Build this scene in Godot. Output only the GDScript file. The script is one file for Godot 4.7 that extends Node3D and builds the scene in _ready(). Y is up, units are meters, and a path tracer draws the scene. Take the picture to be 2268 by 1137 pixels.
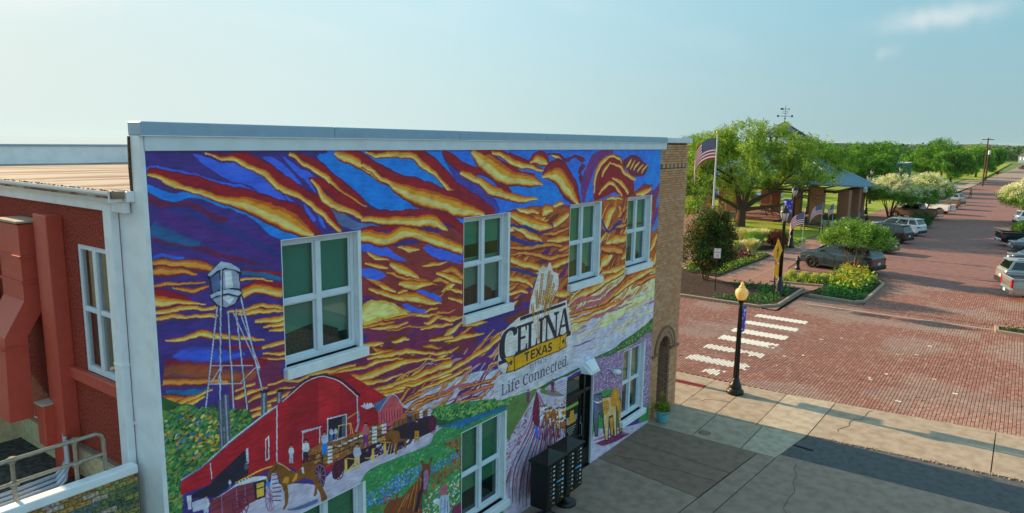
extends Node3D

func _ready() -> void:
	# ---- camera, sky, sun, exposure
	var cam := Camera3D.new()
	cam.name = "camera"
	var r := Vector3(0.58714406, 0.01520037, 0.80933973)
	var u := Vector3(0.12192158, 0.98675733, -0.10698178)
	var f := Vector3(0.80024807, -0.16148969, -0.57751545)
	cam.transform = Transform3D(Basis(r, u, -f).orthonormalized(), Vector3(0, 8.8, 8.983))
	cam.fov = 39.78
	cam.near = 0.1
	cam.far = 9000.0
	add_child(cam)
	cam.current = true
	var we := WorldEnvironment.new()
	we.name = "world_environment"
	var e := Environment.new()
	e.background_mode = Environment.BG_SKY
	var sky := Sky.new()
	sky.sky_material = make_sky()
	e.sky = sky
	e.tonemap_mode = Environment.TONE_MAPPER_LINEAR
	e.tonemap_exposure = 2.55
	e.fog_enabled = true
	e.fog_density = 0.00004
	e.fog_light_color = Color(0.62, 0.72, 0.74)
	e.sdfgi_enabled = true
	e.ssao_enabled = true
	e.ssil_enabled = true
	we.environment = e
	add_child(we)
	var sun := DirectionalLight3D.new()
	sun.name = "sun"
	sun.light_energy = 1.08
	sun.light_color = Color(1.0, 0.86, 0.68)
	sun.light_angular_distance = 0.5
	sun.shadow_enabled = true
	sun.basis = Basis.looking_at(Vector3(0.0, -0.342, 0.94).normalized(), Vector3.UP)
	add_child(sun)
	# ---- structure first, then objects, then small details
	make_materials()
	build_ground()
	build_town_building()
	build_red_building()
	build_annex()
	build_square()
	build_trees()
	build_vehicles()
	build_street_things()
	build_far()


func make_sky() -> PanoramaSkyMaterial:
	var w := 1024
	var h := 512
	var img := Image.create(w, h, false, Image.FORMAT_RGBF)
	var n := FastNoiseLite.new()
	n.seed = 4
	n.frequency = 0.9
	n.fractal_octaves = 5
	var sun := Vector3(0.0, 0.342, -0.94).normalized()
	var zen := Vector3(0.15, 0.31, 0.41)
	var mid := Vector3(0.19, 0.345, 0.405)
	var hor := Vector3(0.225, 0.325, 0.335)
	for y in h:
		var el := (0.5 - (y + 0.5) / h) * PI
		for x in w:
			var az := (x + 0.5) / w * TAU   # a panorama's left edge lies towards -z
			var d := Vector3(sin(az) * cos(el), sin(el), -cos(az) * cos(el))
			var up := maxf(0.0, d.y)
			var c := hor.lerp(mid, clampf(up / 0.16, 0, 1)).lerp(zen, pow(clampf((up - 0.08) / 0.92, 0, 1), 0.7))
			var cs := d.dot(sun)
			c *= 0.64 * (1.0 + cs * cs)   # clear air scatters least at right angles to the sun
			var g := maxf(0.0, cs)
			c = c.lerp(Vector3(0.30, 0.325, 0.305), clampf(pow(g, 1.8) * 1.05, 0.0, 1.0) * (1.0 - 0.5 * clampf((up - 0.08) * 3.0, 0, 1)))
			c += Vector3(0.4, 0.36, 0.28) * pow(g, 40.0)
			var lay := n.get_noise_3d(d.x / (up + 0.12) * 0.55, d.z / (up + 0.12) * 1.5, 3.0)
			var cl := clampf((lay - 0.12) * 2.4, 0, 1) * clampf((up - 0.1) / 0.12, 0, 1) * 0.3
			for w_ in [[84.3, 8.6, 3.2, 0.55, 0.55], [81.0, 6.4, 0.6, 0.25, 0.3], [22.0, 9.0, 5.0, 1.1, 0.5], [16.0, 10.4, 6.0, 1.4, 0.4]]:
				var da: float = (rad_to_deg(az) - w_[0] - n.get_noise_2d(az * 40.0, 5.0) * 1.2) / w_[2]
				var de: float = (rad_to_deg(el) - w_[1] - da * 0.55 * w_[3] - n.get_noise_2d(az * 60.0, el * 60.0) * 0.5) / w_[3]
				cl = maxf(cl, exp(-da * da - de * de) * w_[4])
			c = c.lerp(Vector3(0.37, 0.375, 0.36), cl)
			if d.y < 0.0:
				c = Vector3(0.3, 0.325, 0.308)
			img.set_pixel(x, y, Color(c.x, c.y, c.z))
	var m := PanoramaSkyMaterial.new()
	m.panorama = ImageTexture.create_from_image(img)
	return m


# ------------------------------------------------------------------ naming and small builders
var taken := {}
var M := {}


func numbered(called: String) -> String:
	var n: int = taken.get(called, 0)
	taken[called] = n + 1
	return called if n == 0 else "%s_%03d" % [called, n]


func tag(o: Node, label: String, category: String, group := "") -> Node:
	o.set_meta("label", label)
	o.set_meta("category", category)
	if group:
		o.set_meta("group", group)
	return o


func thing(called: String, label: String, category: String, at := Vector3.ZERO, turn := 0.0, group := "") -> Node3D:
	var o := Node3D.new()
	o.name = numbered(called)
	add_child(o)
	o.position = at
	o.rotation.y = turn
	tag(o, label, category, group)
	return o


func structure(o: Node) -> Node:
	o.set_meta("kind", "structure")
	return o


func stuff(o: Node) -> Node:
	o.set_meta("kind", "stuff")
	return o


func copy_of(o: Node3D, at: Vector3, turn: float, label := "") -> Node3D:
	var c: Node3D = o.duplicate()
	c.name = numbered(str(o.name).rstrip("0123456789_"))
	add_child(c)
	c.position = at
	c.rotation.y = turn
	if label:
		c.set_meta("label", label)
	return c


func begin() -> SurfaceTool:
	var s := SurfaceTool.new()
	s.begin(Mesh.PRIMITIVE_TRIANGLES)
	s.set_smooth_group(-1)
	return s


func commit(s: SurfaceTool, called: String, m: Material, parent: Node = null) -> MeshInstance3D:
	s.generate_normals()
	return put(s.commit(), called, m, parent)


func put(mesh: Mesh, called: String, m: Material, parent: Node = null) -> MeshInstance3D:
	var o := MeshInstance3D.new()
	o.mesh = mesh
	o.material_override = m
	if parent == null:
		o.name = numbered(called)
		add_child(o)
	else:
		o.name = called
		parent.add_child(o, true)
	return o


func tri(s: SurfaceTool, a: Vector3, b: Vector3, c: Vector3) -> void:
	s.add_vertex(a)
	s.add_vertex(b)
	s.add_vertex(c)


# corners run clockwise seen from outside
func quad(s: SurfaceTool, a: Vector3, b: Vector3, c: Vector3, d: Vector3) -> void:
	tri(s, a, b, c)
	tri(s, a, c, d)


func quad_uv(s: SurfaceTool, a: Vector3, b: Vector3, c: Vector3, d: Vector3, ua: Vector2, ub: Vector2, uc: Vector2, ud: Vector2) -> void:
	var p := [a, b, c, a, c, d]
	var q := [ua, ub, uc, ua, uc, ud]
	for i in 6:
		s.set_uv(q[i])
		s.add_vertex(p[i])


func bx(s: SurfaceTool, lo: Vector3, hi: Vector3, t := Transform3D()) -> void:
	var v: Array[Vector3] = []
	for i in 8:
		v.append(t * Vector3(hi.x if i & 1 else lo.x, hi.y if i & 2 else lo.y, hi.z if i & 4 else lo.z))
	quad(s, v[4], v[6], v[7], v[5])
	quad(s, v[1], v[3], v[2], v[0])
	quad(s, v[5], v[7], v[3], v[1])
	quad(s, v[0], v[2], v[6], v[4])
	quad(s, v[6], v[2], v[3], v[7])
	quad(s, v[0], v[4], v[5], v[1])


# a box with its edges cut at 45 degrees
func cham(s: SurfaceTool, lo: Vector3, hi: Vector3, c: float, t := Transform3D()) -> void:
	var mid := (lo + hi) * 0.5
	var hs := (hi - lo) * 0.5
	for axis in 3:
		var a1 := (axis + 1) % 3
		var a2 := (axis + 2) % 3
		for sg in [-1.0, 1.0]:
			var f: Array[Vector3] = []
			for k in [[-1, -1], [1, -1], [1, 1], [-1, 1]]:
				var v := Vector3.ZERO
				v[axis] = sg * hs[axis]
				v[a1] = k[0] * (hs[a1] - c)
				v[a2] = k[1] * (hs[a2] - c)
				f.append(t * (mid + v))
			if sg > 0:
				quad(s, f[0], f[3], f[2], f[1])
			else:
				quad(s, f[0], f[1], f[2], f[3])
		for k in [[-1.0, -1.0], [1.0, -1.0], [1.0, 1.0], [-1.0, 1.0]]:
			var p: Array[Vector3] = []
			for e in [[0, -1], [0, 1], [1, 1], [1, -1]]:
				var v := Vector3.ZERO
				v[axis] = e[1] * (hs[axis] - c)
				v[a1] = k[0] * (hs[a1] - (c if e[0] == 0 else 0.0))
				v[a2] = k[1] * (hs[a2] - (0.0 if e[0] == 0 else c))
				p.append(t * (mid + v))
			if k[0] * k[1] < 0:
				quad(s, p[0], p[1], p[2], p[3])
			else:
				quad(s, p[3], p[2], p[1], p[0])
	for i in 8:
		var sx := 1.0 if i & 1 else -1.0
		var sy := 1.0 if i & 2 else -1.0
		var sz := 1.0 if i & 4 else -1.0
		var p := t * (mid + Vector3(sx * hs.x, sy * (hs.y - c), sz * (hs.z - c)))
		var q := t * (mid + Vector3(sx * (hs.x - c), sy * hs.y, sz * (hs.z - c)))
		var w := t * (mid + Vector3(sx * (hs.x - c), sy * (hs.y - c), sz * hs.z))
		if sx * sy * sz > 0:
			tri(s, p, w, q)
		else:
			tri(s, p, q, w)


func side_frame(d: Vector3) -> Array[Vector3]:
	var a := d.cross(Vector3.UP if absf(d.y) < 0.9 else Vector3.RIGHT).normalized()
	return [a, a.cross(d).normalized()]


func tube(s: SurfaceTool, pts: Array, radii: Array, n := 8, cap := true) -> void:
	var rings: Array = []
	for i in pts.size():
		var d: Vector3 = (pts[mini(i + 1, pts.size() - 1)] - pts[maxi(i - 1, 0)]).normalized()
		var fr := side_frame(d)
		var ring: Array[Vector3] = []
		var r: float = radii[mini(i, radii.size() - 1)]
		for k in n:
			var a := TAU * k / n
			ring.append(pts[i] + (fr[0] * cos(a) + fr[1] * sin(a)) * r)
		rings.append(ring)
	loft(s, rings, cap)


func loft(s: SurfaceTool, rings: Array, cap := true, flip := false) -> void:
	var n: int = rings[0].size()
	for i in rings.size() - 1:
		for k in n:
			var a: Vector3 = rings[i][k]
			var b: Vector3 = rings[i][(k + 1) % n]
			var c: Vector3 = rings[i + 1][(k + 1) % n]
			var d: Vector3 = rings[i + 1][k]
			if flip:
				quad(s, a, d, c, b)
			else:
				quad(s, a, b, c, d)
	if cap:
		for e in [0, rings.size() - 1]:
			var ring: Array = rings[e]
			for k in range(1, n - 1):
				if (e == 0) != flip:
					tri(s, ring[0], ring[k + 1], ring[k])
				else:
					tri(s, ring[0], ring[k], ring[k + 1])


# profile of [radius, height] turned round the y axis
func lathe(s: SurfaceTool, profile: Array, n := 16, at := Vector3.ZERO, smooth := true) -> void:
	if smooth:
		s.set_smooth_group(0)
	var rings: Array = []
	for p in profile:
		var ring: Array[Vector3] = []
		for k in n:
			var a := TAU * k / n
			ring.append(at + Vector3(cos(a) * p[0], p[1], sin(a) * p[0]))
		rings.append(ring)
	loft(s, rings)
	s.set_smooth_group(-1)


func ball(s: SurfaceTool, at: Vector3, r: Vector3, n := 10) -> void:
	var prof: Array = []
	s.set_smooth_group(0)
	var rings: Array = []
	for i in range(0, n / 2 + 1):
		var t := PI * (0.02 + 0.96 * i / (n / 2)) - PI / 2
		var ring: Array[Vector3] = []
		for k in n:
			var a := TAU * k / n
			ring.append(at + Vector3(cos(a) * cos(t) * r.x, sin(t) * r.y, sin(a) * cos(t) * r.z))
		rings.append(ring)
	loft(s, rings)
	s.set_smooth_group(-1)


# flat outline [x, z] pulled up from y0 to y1
func slab(s: SurfaceTool, outline: Array, y0: float, y1: float) -> void:
	var p := PackedVector2Array()
	for q in outline:
		p.append(Vector2(q[0], q[1]))
	if not Geometry2D.is_polygon_clockwise(p):
		p.reverse()
	var ix := Geometry2D.triangulate_polygon(p)
	for i in range(0, ix.size(), 3):
		var a := p[ix[i]]
		var b := p[ix[i + 1]]
		var c := p[ix[i + 2]]
		if (b - a).cross(c - a) < 0:
			var keep := b
			b = c
			c = keep
		tri(s, Vector3(a.x, y1, a.y), Vector3(b.x, y1, b.y), Vector3(c.x, y1, c.y))
	if y1 - y0 > 0.0005:
		for i in p.size():
			var a := p[i]
			var b := p[(i + 1) % p.size()]
			quad(s, Vector3(a.x, y0, a.y), Vector3(a.x, y1, a.y), Vector3(b.x, y1, b.y), Vector3(b.x, y0, b.y))


func scatter(called: String, mesh: Mesh, m: Material, list: Array, colors: Array, parent: Node = null) -> MultiMeshInstance3D:
	var mm := MultiMesh.new()
	mm.transform_format = MultiMesh.TRANSFORM_3D
	mm.use_colors = not colors.is_empty()
	mm.mesh = mesh
	mm.instance_count = list.size()
	for i in list.size():
		mm.set_instance_transform(i, list[i])
		if not colors.is_empty():
			mm.set_instance_color(i, colors[i])
	var o := MultiMeshInstance3D.new()
	o.multimesh = mm
	o.material_override = m
	if parent == null:
		o.name = numbered(called)
		add_child(o)
	else:
		o.name = called
		parent.add_child(o, true)
	stuff(o)
	return o


# ------------------------------------------------------------------ materials
func noise_tex(seed_: int, freq: float, stops: Array, oct := 5, size := 512) -> NoiseTexture2D:
	var n := FastNoiseLite.new()
	n.seed = seed_
	n.frequency = freq
	n.fractal_octaves = oct
	var t := NoiseTexture2D.new()
	t.width = size
	t.height = size
	t.seamless = true
	t.noise = n
	var g := Gradient.new()
	g.offsets = PackedFloat32Array(stops.map(func(q): return q[0]))
	g.colors = PackedColorArray(stops.map(func(q): return q[1]))
	t.color_ramp = g
	return t


func bump_tex(seed_: int, freq: float, strength: float, oct := 4) -> NoiseTexture2D:
	var n := FastNoiseLite.new()
	n.seed = seed_
	n.frequency = freq
	n.fractal_octaves = oct
	var t := NoiseTexture2D.new()
	t.width = 512
	t.height = 512
	t.seamless = true
	t.noise = n
	t.as_normal_map = true
	t.bump_strength = strength
	return t


func flat(key: String, c: Color, rough := 0.7, metal := 0.0) -> StandardMaterial3D:
	var m := StandardMaterial3D.new()
	m.albedo_color = c
	m.roughness = rough
	m.metallic = metal
	M[key] = m
	return m


# a colour broken up by a shared noise picture, laid in world metres
func worn(key: String, c: Color, rough: float, tex: Texture2D, metres: float, bump: Texture2D = null, depth := 0.6) -> StandardMaterial3D:
	var m := flat(key, c, rough)
	m.albedo_texture = tex
	m.uv1_triplanar = true
	m.uv1_world_triplanar = true
	m.uv1_scale = Vector3.ONE / metres
	if bump:
		m.normal_enabled = true
		m.normal_texture = bump
		m.normal_scale = depth
	return m


func grey(v: float) -> Color:
	return Color(v, v, v)


func make_materials() -> void:
	var soft_t := noise_tex(1, 0.012, [[0.2, grey(0.955)], [0.5, grey(0.985)], [0.8, grey(1.0)]])
	var hard_t := noise_tex(2, 0.02, [[0.2, grey(0.55)], [0.45, grey(0.82)], [0.7, grey(1.0)]], 6)
	var stain_t := noise_tex(3, 0.011, [[0.1, Color(0.86, 0.84, 0.81)], [0.5, Color(0.95, 0.94, 0.93)], [0.85, grey(1.0)]], 8, 1024)
	var fine_b := bump_tex(5, 0.12, 4.0)
	var rough_b := bump_tex(6, 0.035, 12.0)
	worn("white_paint", Color(0.93, 0.94, 0.96), 0.5, soft_t, 2.5)
	worn("trim_paint", Color(0.86, 0.89, 0.93), 0.45, soft_t, 3.0)
	worn("coping_metal", Color(0.58, 0.68, 0.78), 0.4, soft_t, 2.0)
	worn("stucco_red", Color(0.8, 0.31, 0.225), 0.9, noise_tex(7, 0.04, [[0.2, grey(0.6)], [0.5, grey(0.86)], [0.8, grey(1.0)]], 6), 0.9, bump_tex(16, 0.06, 12.0), 1.5)
	worn("red_metal", Color(0.76, 0.31, 0.24), 0.55, soft_t, 1.2)
	worn("roof_tan", Color(0.68, 0.65, 0.62), 0.9, noise_tex(9, 0.006, [[0.25, Color(0.66, 0.5, 0.4)], [0.42, Color(0.88, 0.8, 0.72)], [0.6, Color(1, 0.97, 0.92)]], 6), 6.0)
	M.roof_tan.uv1_scale = Vector3(0.07, 0.5, 0.45)   # streaks of rust run along the sheets
	worn("cream_paint", Color(0.86, 0.82, 0.66), 0.7, stain_t, 1.6)
	worn("flat_roof", Color(0.3, 0.29, 0.28), 0.95, hard_t, 1.4)
	worn("galvanised", Color(0.66, 0.63, 0.57), 0.35, stain_t, 0.6).metallic = 0.45
	worn("conduit", Color(0.74, 0.79, 0.84), 0.4, soft_t, 0.5).metallic = 0.15
	worn("concrete", Color(0.69, 0.62, 0.54), 0.85, stain_t, 5.5, fine_b, 0.12)
	worn("concrete_pale", Color(0.74, 0.68, 0.6), 0.85, stain_t, 4.4, fine_b, 0.12)
	worn("concrete_brown", Color(0.54, 0.445, 0.38), 0.85, stain_t, 4.8, fine_b, 0.12)
	worn("concrete_grey", Color(0.63, 0.54, 0.48), 0.85, stain_t, 5.0, fine_b, 0.12)
	worn("asphalt", Color(0.36, 0.36, 0.37), 0.95, stain_t, 3.5, fine_b, 0.25)
	worn("kerb", Color(0.66, 0.58, 0.5), 0.85, stain_t, 1.8, fine_b, 0.3)
	worn("kerb_red", Color(0.72, 0.2, 0.17), 0.7, stain_t, 0.8)
	worn("joint", Color(0.4, 0.28, 0.24), 1.0, hard_t, 0.8)
	for i in 5:
		worn("paver_%d" % i, [Color(0.66, 0.49, 0.43), Color(0.69, 0.53, 0.47), Color(0.64, 0.46, 0.41), Color(0.7, 0.57, 0.51), Color(0.66, 0.52, 0.47)][i], 0.85, stain_t, 2.6)
	var pv := worn("pavers", Color.WHITE, 0.85, stain_t, 4.0)
	pv.vertex_color_use_as_albedo = true
	worn("far_brick", Color(0.56, 0.395, 0.365), 0.9, stain_t, 9.0, bump_tex(8, 0.2, 5.0), 0.4)
	worn("brick_walk", Color(0.62, 0.455, 0.4), 0.9, stain_t, 5.0, fine_b, 0.5)
	worn("stripe", Color(0.93, 0.92, 0.89), 0.7, stain_t, 0.8)
	worn("mortar", Color(0.6, 0.48, 0.38), 1.0, hard_t, 0.7)
	var wb := worn("wall_bricks", Color.WHITE, 0.9, soft_t, 1.0)
	wb.vertex_color_use_as_albedo = true
	for i in 8:
		worn("painted_brick_%d" % i, [Color(0.78, 0.62, 0.34), Color(0.72, 0.54, 0.28), Color(0.68, 0.66, 0.38), Color(0.46, 0.54, 0.36), Color(0.8, 0.72, 0.66), Color(0.4, 0.5, 0.5), Color(0.74, 0.58, 0.42), Color(0.34, 0.44, 0.36)][i], 0.8, hard_t, 0.5)
	flat("black_metal", Color(0.07, 0.075, 0.08), 0.4)
	flat("mail_black", Color(0.055, 0.06, 0.06), 0.45)
	flat("silver", Color(0.75, 0.75, 0.74), 0.3, 0.9)
	flat("brass", Color(0.85, 0.66, 0.25), 0.35, 0.9)
	flat("label_white", Color(0.85, 0.85, 0.82), 0.6)
	flat("label_blue", Color(0.25, 0.65, 0.85), 0.5)
	flat("rubber", Color(0.045, 0.045, 0.05), 0.9)
	flat("pot_blue", Color(0.4, 0.72, 0.76), 0.35)
	flat("soil", Color(0.16, 0.11, 0.08), 1.0)
	worn("mulch", Color(0.26, 0.17, 0.12), 1.0, hard_t, 0.8, rough_b, 1.2)
	worn("lawn", Color(0.64, 0.7, 0.16), 0.95, noise_tex(12, 0.03, [[0.2, Color(0.7, 0.72, 0.6)], [0.5, Color(0.9, 0.9, 0.8)], [0.8, Color(1, 1, 0.95)]], 6), 4.0, fine_b, 1.0)
	worn("field", Color(0.42, 0.5, 0.2), 1.0, noise_tex(13, 0.01, [[0.2, Color(0.6, 0.7, 0.5)], [0.5, Color(0.85, 0.9, 0.7)], [0.8, Color(1, 0.95, 0.8)]], 6), 90.0)
	worn("ground", Color(0.45, 0.42, 0.3), 1.0, stain_t, 14.0)
	worn("bark", Color(0.42, 0.31, 0.22), 0.95, hard_t, 0.5, rough_b, 1.0)
	worn("bark_pale", Color(0.62, 0.46, 0.36), 0.9, hard_t, 0.5)
	worn("wood_pole", Color(0.4, 0.3, 0.24), 0.95, hard_t, 0.9)
	var lf := flat("leaf", Color.WHITE, 0.75)
	lf.metallic_specular = 0.25
	lf.vertex_color_use_as_albedo = true
	lf.backlight_enabled = true
	lf.backlight = Color(0.6, 0.66, 0.2)
	lf.cull_mode = BaseMaterial3D.CULL_DISABLED
	var gl := flat("glass", Color(0.05, 0.26, 0.21, 0.14), 0.02)
	gl.transparency = BaseMaterial3D.TRANSPARENCY_ALPHA
	gl.metallic_specular = 0.9
	flat("shade_green", Color(0.2, 0.62, 0.54), 0.9)
	flat("shade_pale", Color(0.36, 0.62, 0.46), 0.9)
	flat("shade_grey", Color(0.46, 0.66, 0.57), 0.9)
	flat("shade_leaf", Color(0.3, 0.6, 0.42), 0.9)
	flat("shade_dusk", Color(0.3, 0.4, 0.38), 0.9)
	flat("room_dark", Color(0.16, 0.14, 0.11), 0.95)
	flat("room_wall", Color(0.5, 0.46, 0.38), 0.95)
	worn("metal_roof", Color(0.32, 0.5, 0.56), 0.4, soft_t, 4.0)
	worn("pillar_base", Color(0.62, 0.54, 0.46), 0.9, stain_t, 1.5)
	worn("pillar_brick", Color(0.72, 0.5, 0.37), 0.9, stain_t, 1.2, bump_tex(9, 0.25, 5.0), 0.5)
	worn("metal_roof_dark", Color(0.3, 0.32, 0.34), 0.45, soft_t, 3.0)
	var lg := flat("lamp_glass", Color(0.85, 0.86, 0.84), 0.25)
	lg.backlight_enabled = true
	lg.backlight = Color(0.5, 0.5, 0.48)
	var ag := flat("amber_glass", Color(0.98, 0.9, 0.62), 0.2)
	ag.backlight_enabled = true
	ag.backlight = Color(0.95, 0.85, 0.55)
	ag.clearcoat_enabled = true
	flat("bronze", Color(0.13, 0.12, 0.1), 0.4, 0.3)
	flat("black_plastic", Color(0.06, 0.06, 0.065), 0.6)
	flat("chrome", Color(0.75, 0.76, 0.77), 0.18, 0.95)
	flat("tail_red", Color(0.62, 0.05, 0.06), 0.25)
	var cg := flat("car_glass", Color(0.03, 0.04, 0.045), 0.04)
	cg.metallic_specular = 0.8
	flat("sign_yellow", Color(0.95, 0.68, 0.06), 0.5)
	flat("sign_black", Color(0.04, 0.04, 0.04), 0.6)
	flat("silver_paint", Color(0.78, 0.79, 0.8), 0.4)
	flat("rust_iron", Color(0.2, 0.13, 0.1), 0.7)
	flat("house_blue", Color(0.36, 0.44, 0.5), 0.8)
	flat("house_green", Color(0.5, 0.62, 0.6), 0.8)
	flat("house_roof", Color(0.24, 0.26, 0.32), 0.85)
	worn("far_green", Color(0.3, 0.38, 0.2), 1.0, hard_t, 160.0)
	var ps := flat("person_skin", Color.WHITE, 0.8)
	ps.vertex_color_use_as_albedo = true
	flag_material()
	banner_material("banner")

# ------------------------------------------------------------------ ground, roads, pavements
func sheet(called: String, outline: Array, y: float, m: Material) -> MeshInstance3D:
	var s := begin()
	slab(s, outline, y, y)
	var o := commit(s, called, m)
	structure(o)
	return o


func brick_mesh(size: Vector3, c: float) -> ArrayMesh:
	var s := begin()
	var h := size * 0.5
	# top face with a sloping edge all round, then the sides
	var t: Array[Vector3] = [Vector3(-h.x + c, h.y, -h.z + c), Vector3(h.x - c, h.y, -h.z + c), Vector3(h.x - c, h.y, h.z - c), Vector3(-h.x + c, h.y, h.z - c)]
	var m: Array[Vector3] = [Vector3(-h.x, h.y - c, -h.z), Vector3(h.x, h.y - c, -h.z), Vector3(h.x, h.y - c, h.z), Vector3(-h.x, h.y - c, h.z)]
	quad(s, t[0], t[1], t[2], t[3])
	for i in 4:
		var k := (i + 1) % 4
		quad(s, m[i], m[k], t[k], t[i])
		quad(s, m[i] - Vector3(0, size.y - c, 0), m[k] - Vector3(0, size.y - c, 0), m[k], m[i])
	s.generate_normals()
	return s.commit()


func build_ground() -> void:
	sheet("ground", [[-300, -100], [-300, 400], [2000, 3000], [9000, 6000], [9000, -4300], [420, -190], [200, -100]], -0.3, M.field)
	sheet("yard", [[-40, -60], [-40, 80], [25.5, 80], [25.5, -60]], -0.16, M.ground)
	# the brick road
	var road := sheet("brick_road", [[25.5, -70], [25.5, 90], [40.0, 90], [40, 14], [110, 14.5], [110, -0.9], [52.8, -4.8], [44, -1.2], [38.6, -1.2], [38.6, -70]], -0.075, M.joint)
	sheet("street", [[110, -3], [110, 12], [236, 9.5], [236, -0.2]], -0.06, M.far_brick)
	sheet("parking_strip", [[60, -4.6], [52, -4.5], [52.0, 14], [111, 13], [111, -5]], -0.045, M.far_brick)
	sheet("far_street", [[236, -1], [236, 9.5], [900, 26], [900, 20]], -0.05, M.concrete_grey)
	var rng := RandomNumberGenerator.new()
	rng.seed = 21
	var n := FastNoiseLite.new()
	n.seed = 31
	n.frequency = 0.16
	n.fractal_octaves = 4
	var mesh := brick_mesh(Vector3(0.212, 0.06, 0.096), 0.008)
	var list: Array = []
	var cols: Array = []
	var near: Array = []
	var single := 0
	var keys := ["paver_0", "paver_1", "paver_2", "paver_3", "paver_4"]
	for ix in 118:
		var x := 25.62 + ix * 0.224
		var z0 := -9.0 if x < 38.5 else (-1.1 if x < 44 else 1.6)
		if x > 52.0:
			break
		var z1 := 12.0
		for iz in int((z1 - z0) / 0.11):
			var z := z0 + iz * 0.11
			var xx := x + (0.112 if iz % 2 else 0.0)
			if x > 43.2 and x < 44.2 and z < 2.2:
				continue
			var v := n.get_noise_2d(xx, z)
			var tone := Color(0.35, 0.155, 0.115).lerp(Color(0.3, 0.128, 0.098), rng.randf())
			if rng.randf() < 0.2:
				tone = tone.lerp(Color(0.46, 0.26, 0.2), 0.6)
			var dirt := clampf((v - 0.06) * 1.8, 0.0, 0.42)
			if x > 38.7 and x < 40.4 and z > -0.5 and z < 8:
				dirt = maxf(dirt, 0.6 - absf(x - 39.5) * 0.45)
			var track := 0.0   # wheel tracks worn dark along both streets
			for q in [27.6, 29.4, 32.4, 34.2]:
				track = maxf(track, exp(-pow((xx - q - n.get_noise_2d(q * 9.0, z * 0.3) * 0.6) / 0.34, 2.0)))
			tone = tone.lerp(Color(0.42, 0.34, 0.29), dirt).lerp(Color(0.2, 0.11, 0.09), track * 0.26)
			var drop := rng.randf_range(-0.008, 0.0) - (0.012 if rng.randf() < 0.03 else 0.0)
			var tr := Transform3D(Basis.from_euler(Vector3(rng.randf_range(-0.02, 0.02), rng.randf_range(-0.012, 0.012), rng.randf_range(-0.015, 0.015))), Vector3(xx, -0.066 + drop, z))
			if single < 300 and x < 27.9 and z > 6.6 and z < 9.9:
				single += 1
				var b := put(mesh, "brick", M[keys[rng.randi() % 5]], road)
				b.transform = tr
			else:
				list.append(tr)
				cols.append(tone)
	scatter("brick_field", mesh, M.pavers, list, cols, road)
	# painted crossing: the paint follows the bricks and has worn off some of them
	var xs := [36.8, 35.05, 33.2, 31.6, 29.7, 27.75, 26.35]
	for k in xs.size():
		var s := begin()
		for ix in 118:
			var x := 25.62 + ix * 0.224
			if x < xs[k] - 0.42 or x > xs[k] + 0.36:
				continue
			for iz in int(20.5 / 0.11):
				var z := -9.0 + iz * 0.11
				var xx := x + (0.112 if iz % 2 else 0.0)
				if z < -1.82 or z > 0.72 or absf(xx - xs[k]) > 0.4:
					continue
				var lost: float = [0.0, 0.04, 0.1, 0.14, 0.2, 0.36, 0.66][k]
				if (n.get_noise_2d(xx * 5.0, z * 3.0) + 0.62) * 0.8 + rng.randf() * 0.12 < lost:
					continue
				var a := 0.104 if absf(xx - xs[k]) < 0.32 else 0.09
				bx(s, Vector3(xx - a, -0.0355, z - 0.046), Vector3(xx + a, -0.0322, z + 0.046 + (0.018 if k < 4 else 0.0)))
		commit(s, "crosswalk_stripe", M.stripe, road)
	# white paint and mortar chips on the bricks
	var chips := begin()
	for i in 15:
		var x := rng.randf_range(26, 37)
		var z := rng.randf_range(1.0, 9.5)
		bx(chips, Vector3(x, -0.0355, z), Vector3(x + rng.randf_range(0.05, 0.14), -0.032, z + rng.randf_range(0.05, 0.2)))
	commit(chips, "paint_chips", M.stripe, road)
	# concrete header across the street mouth
	var hd := begin()
	bx(hd, Vector3(41.25, -0.09, -0.4), Vector3(41.55, -0.028, 9.8))
	commit(hd, "concrete_header", M.kerb, road)
	# pavements of cast slabs with open joints
	var base := sheet("pavement", [[-30, -0.3], [-30, 60], [25.55, 60], [25.55, -30], [22.3, -30], [22.3, -0.3]], -0.09, M.joint)
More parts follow.
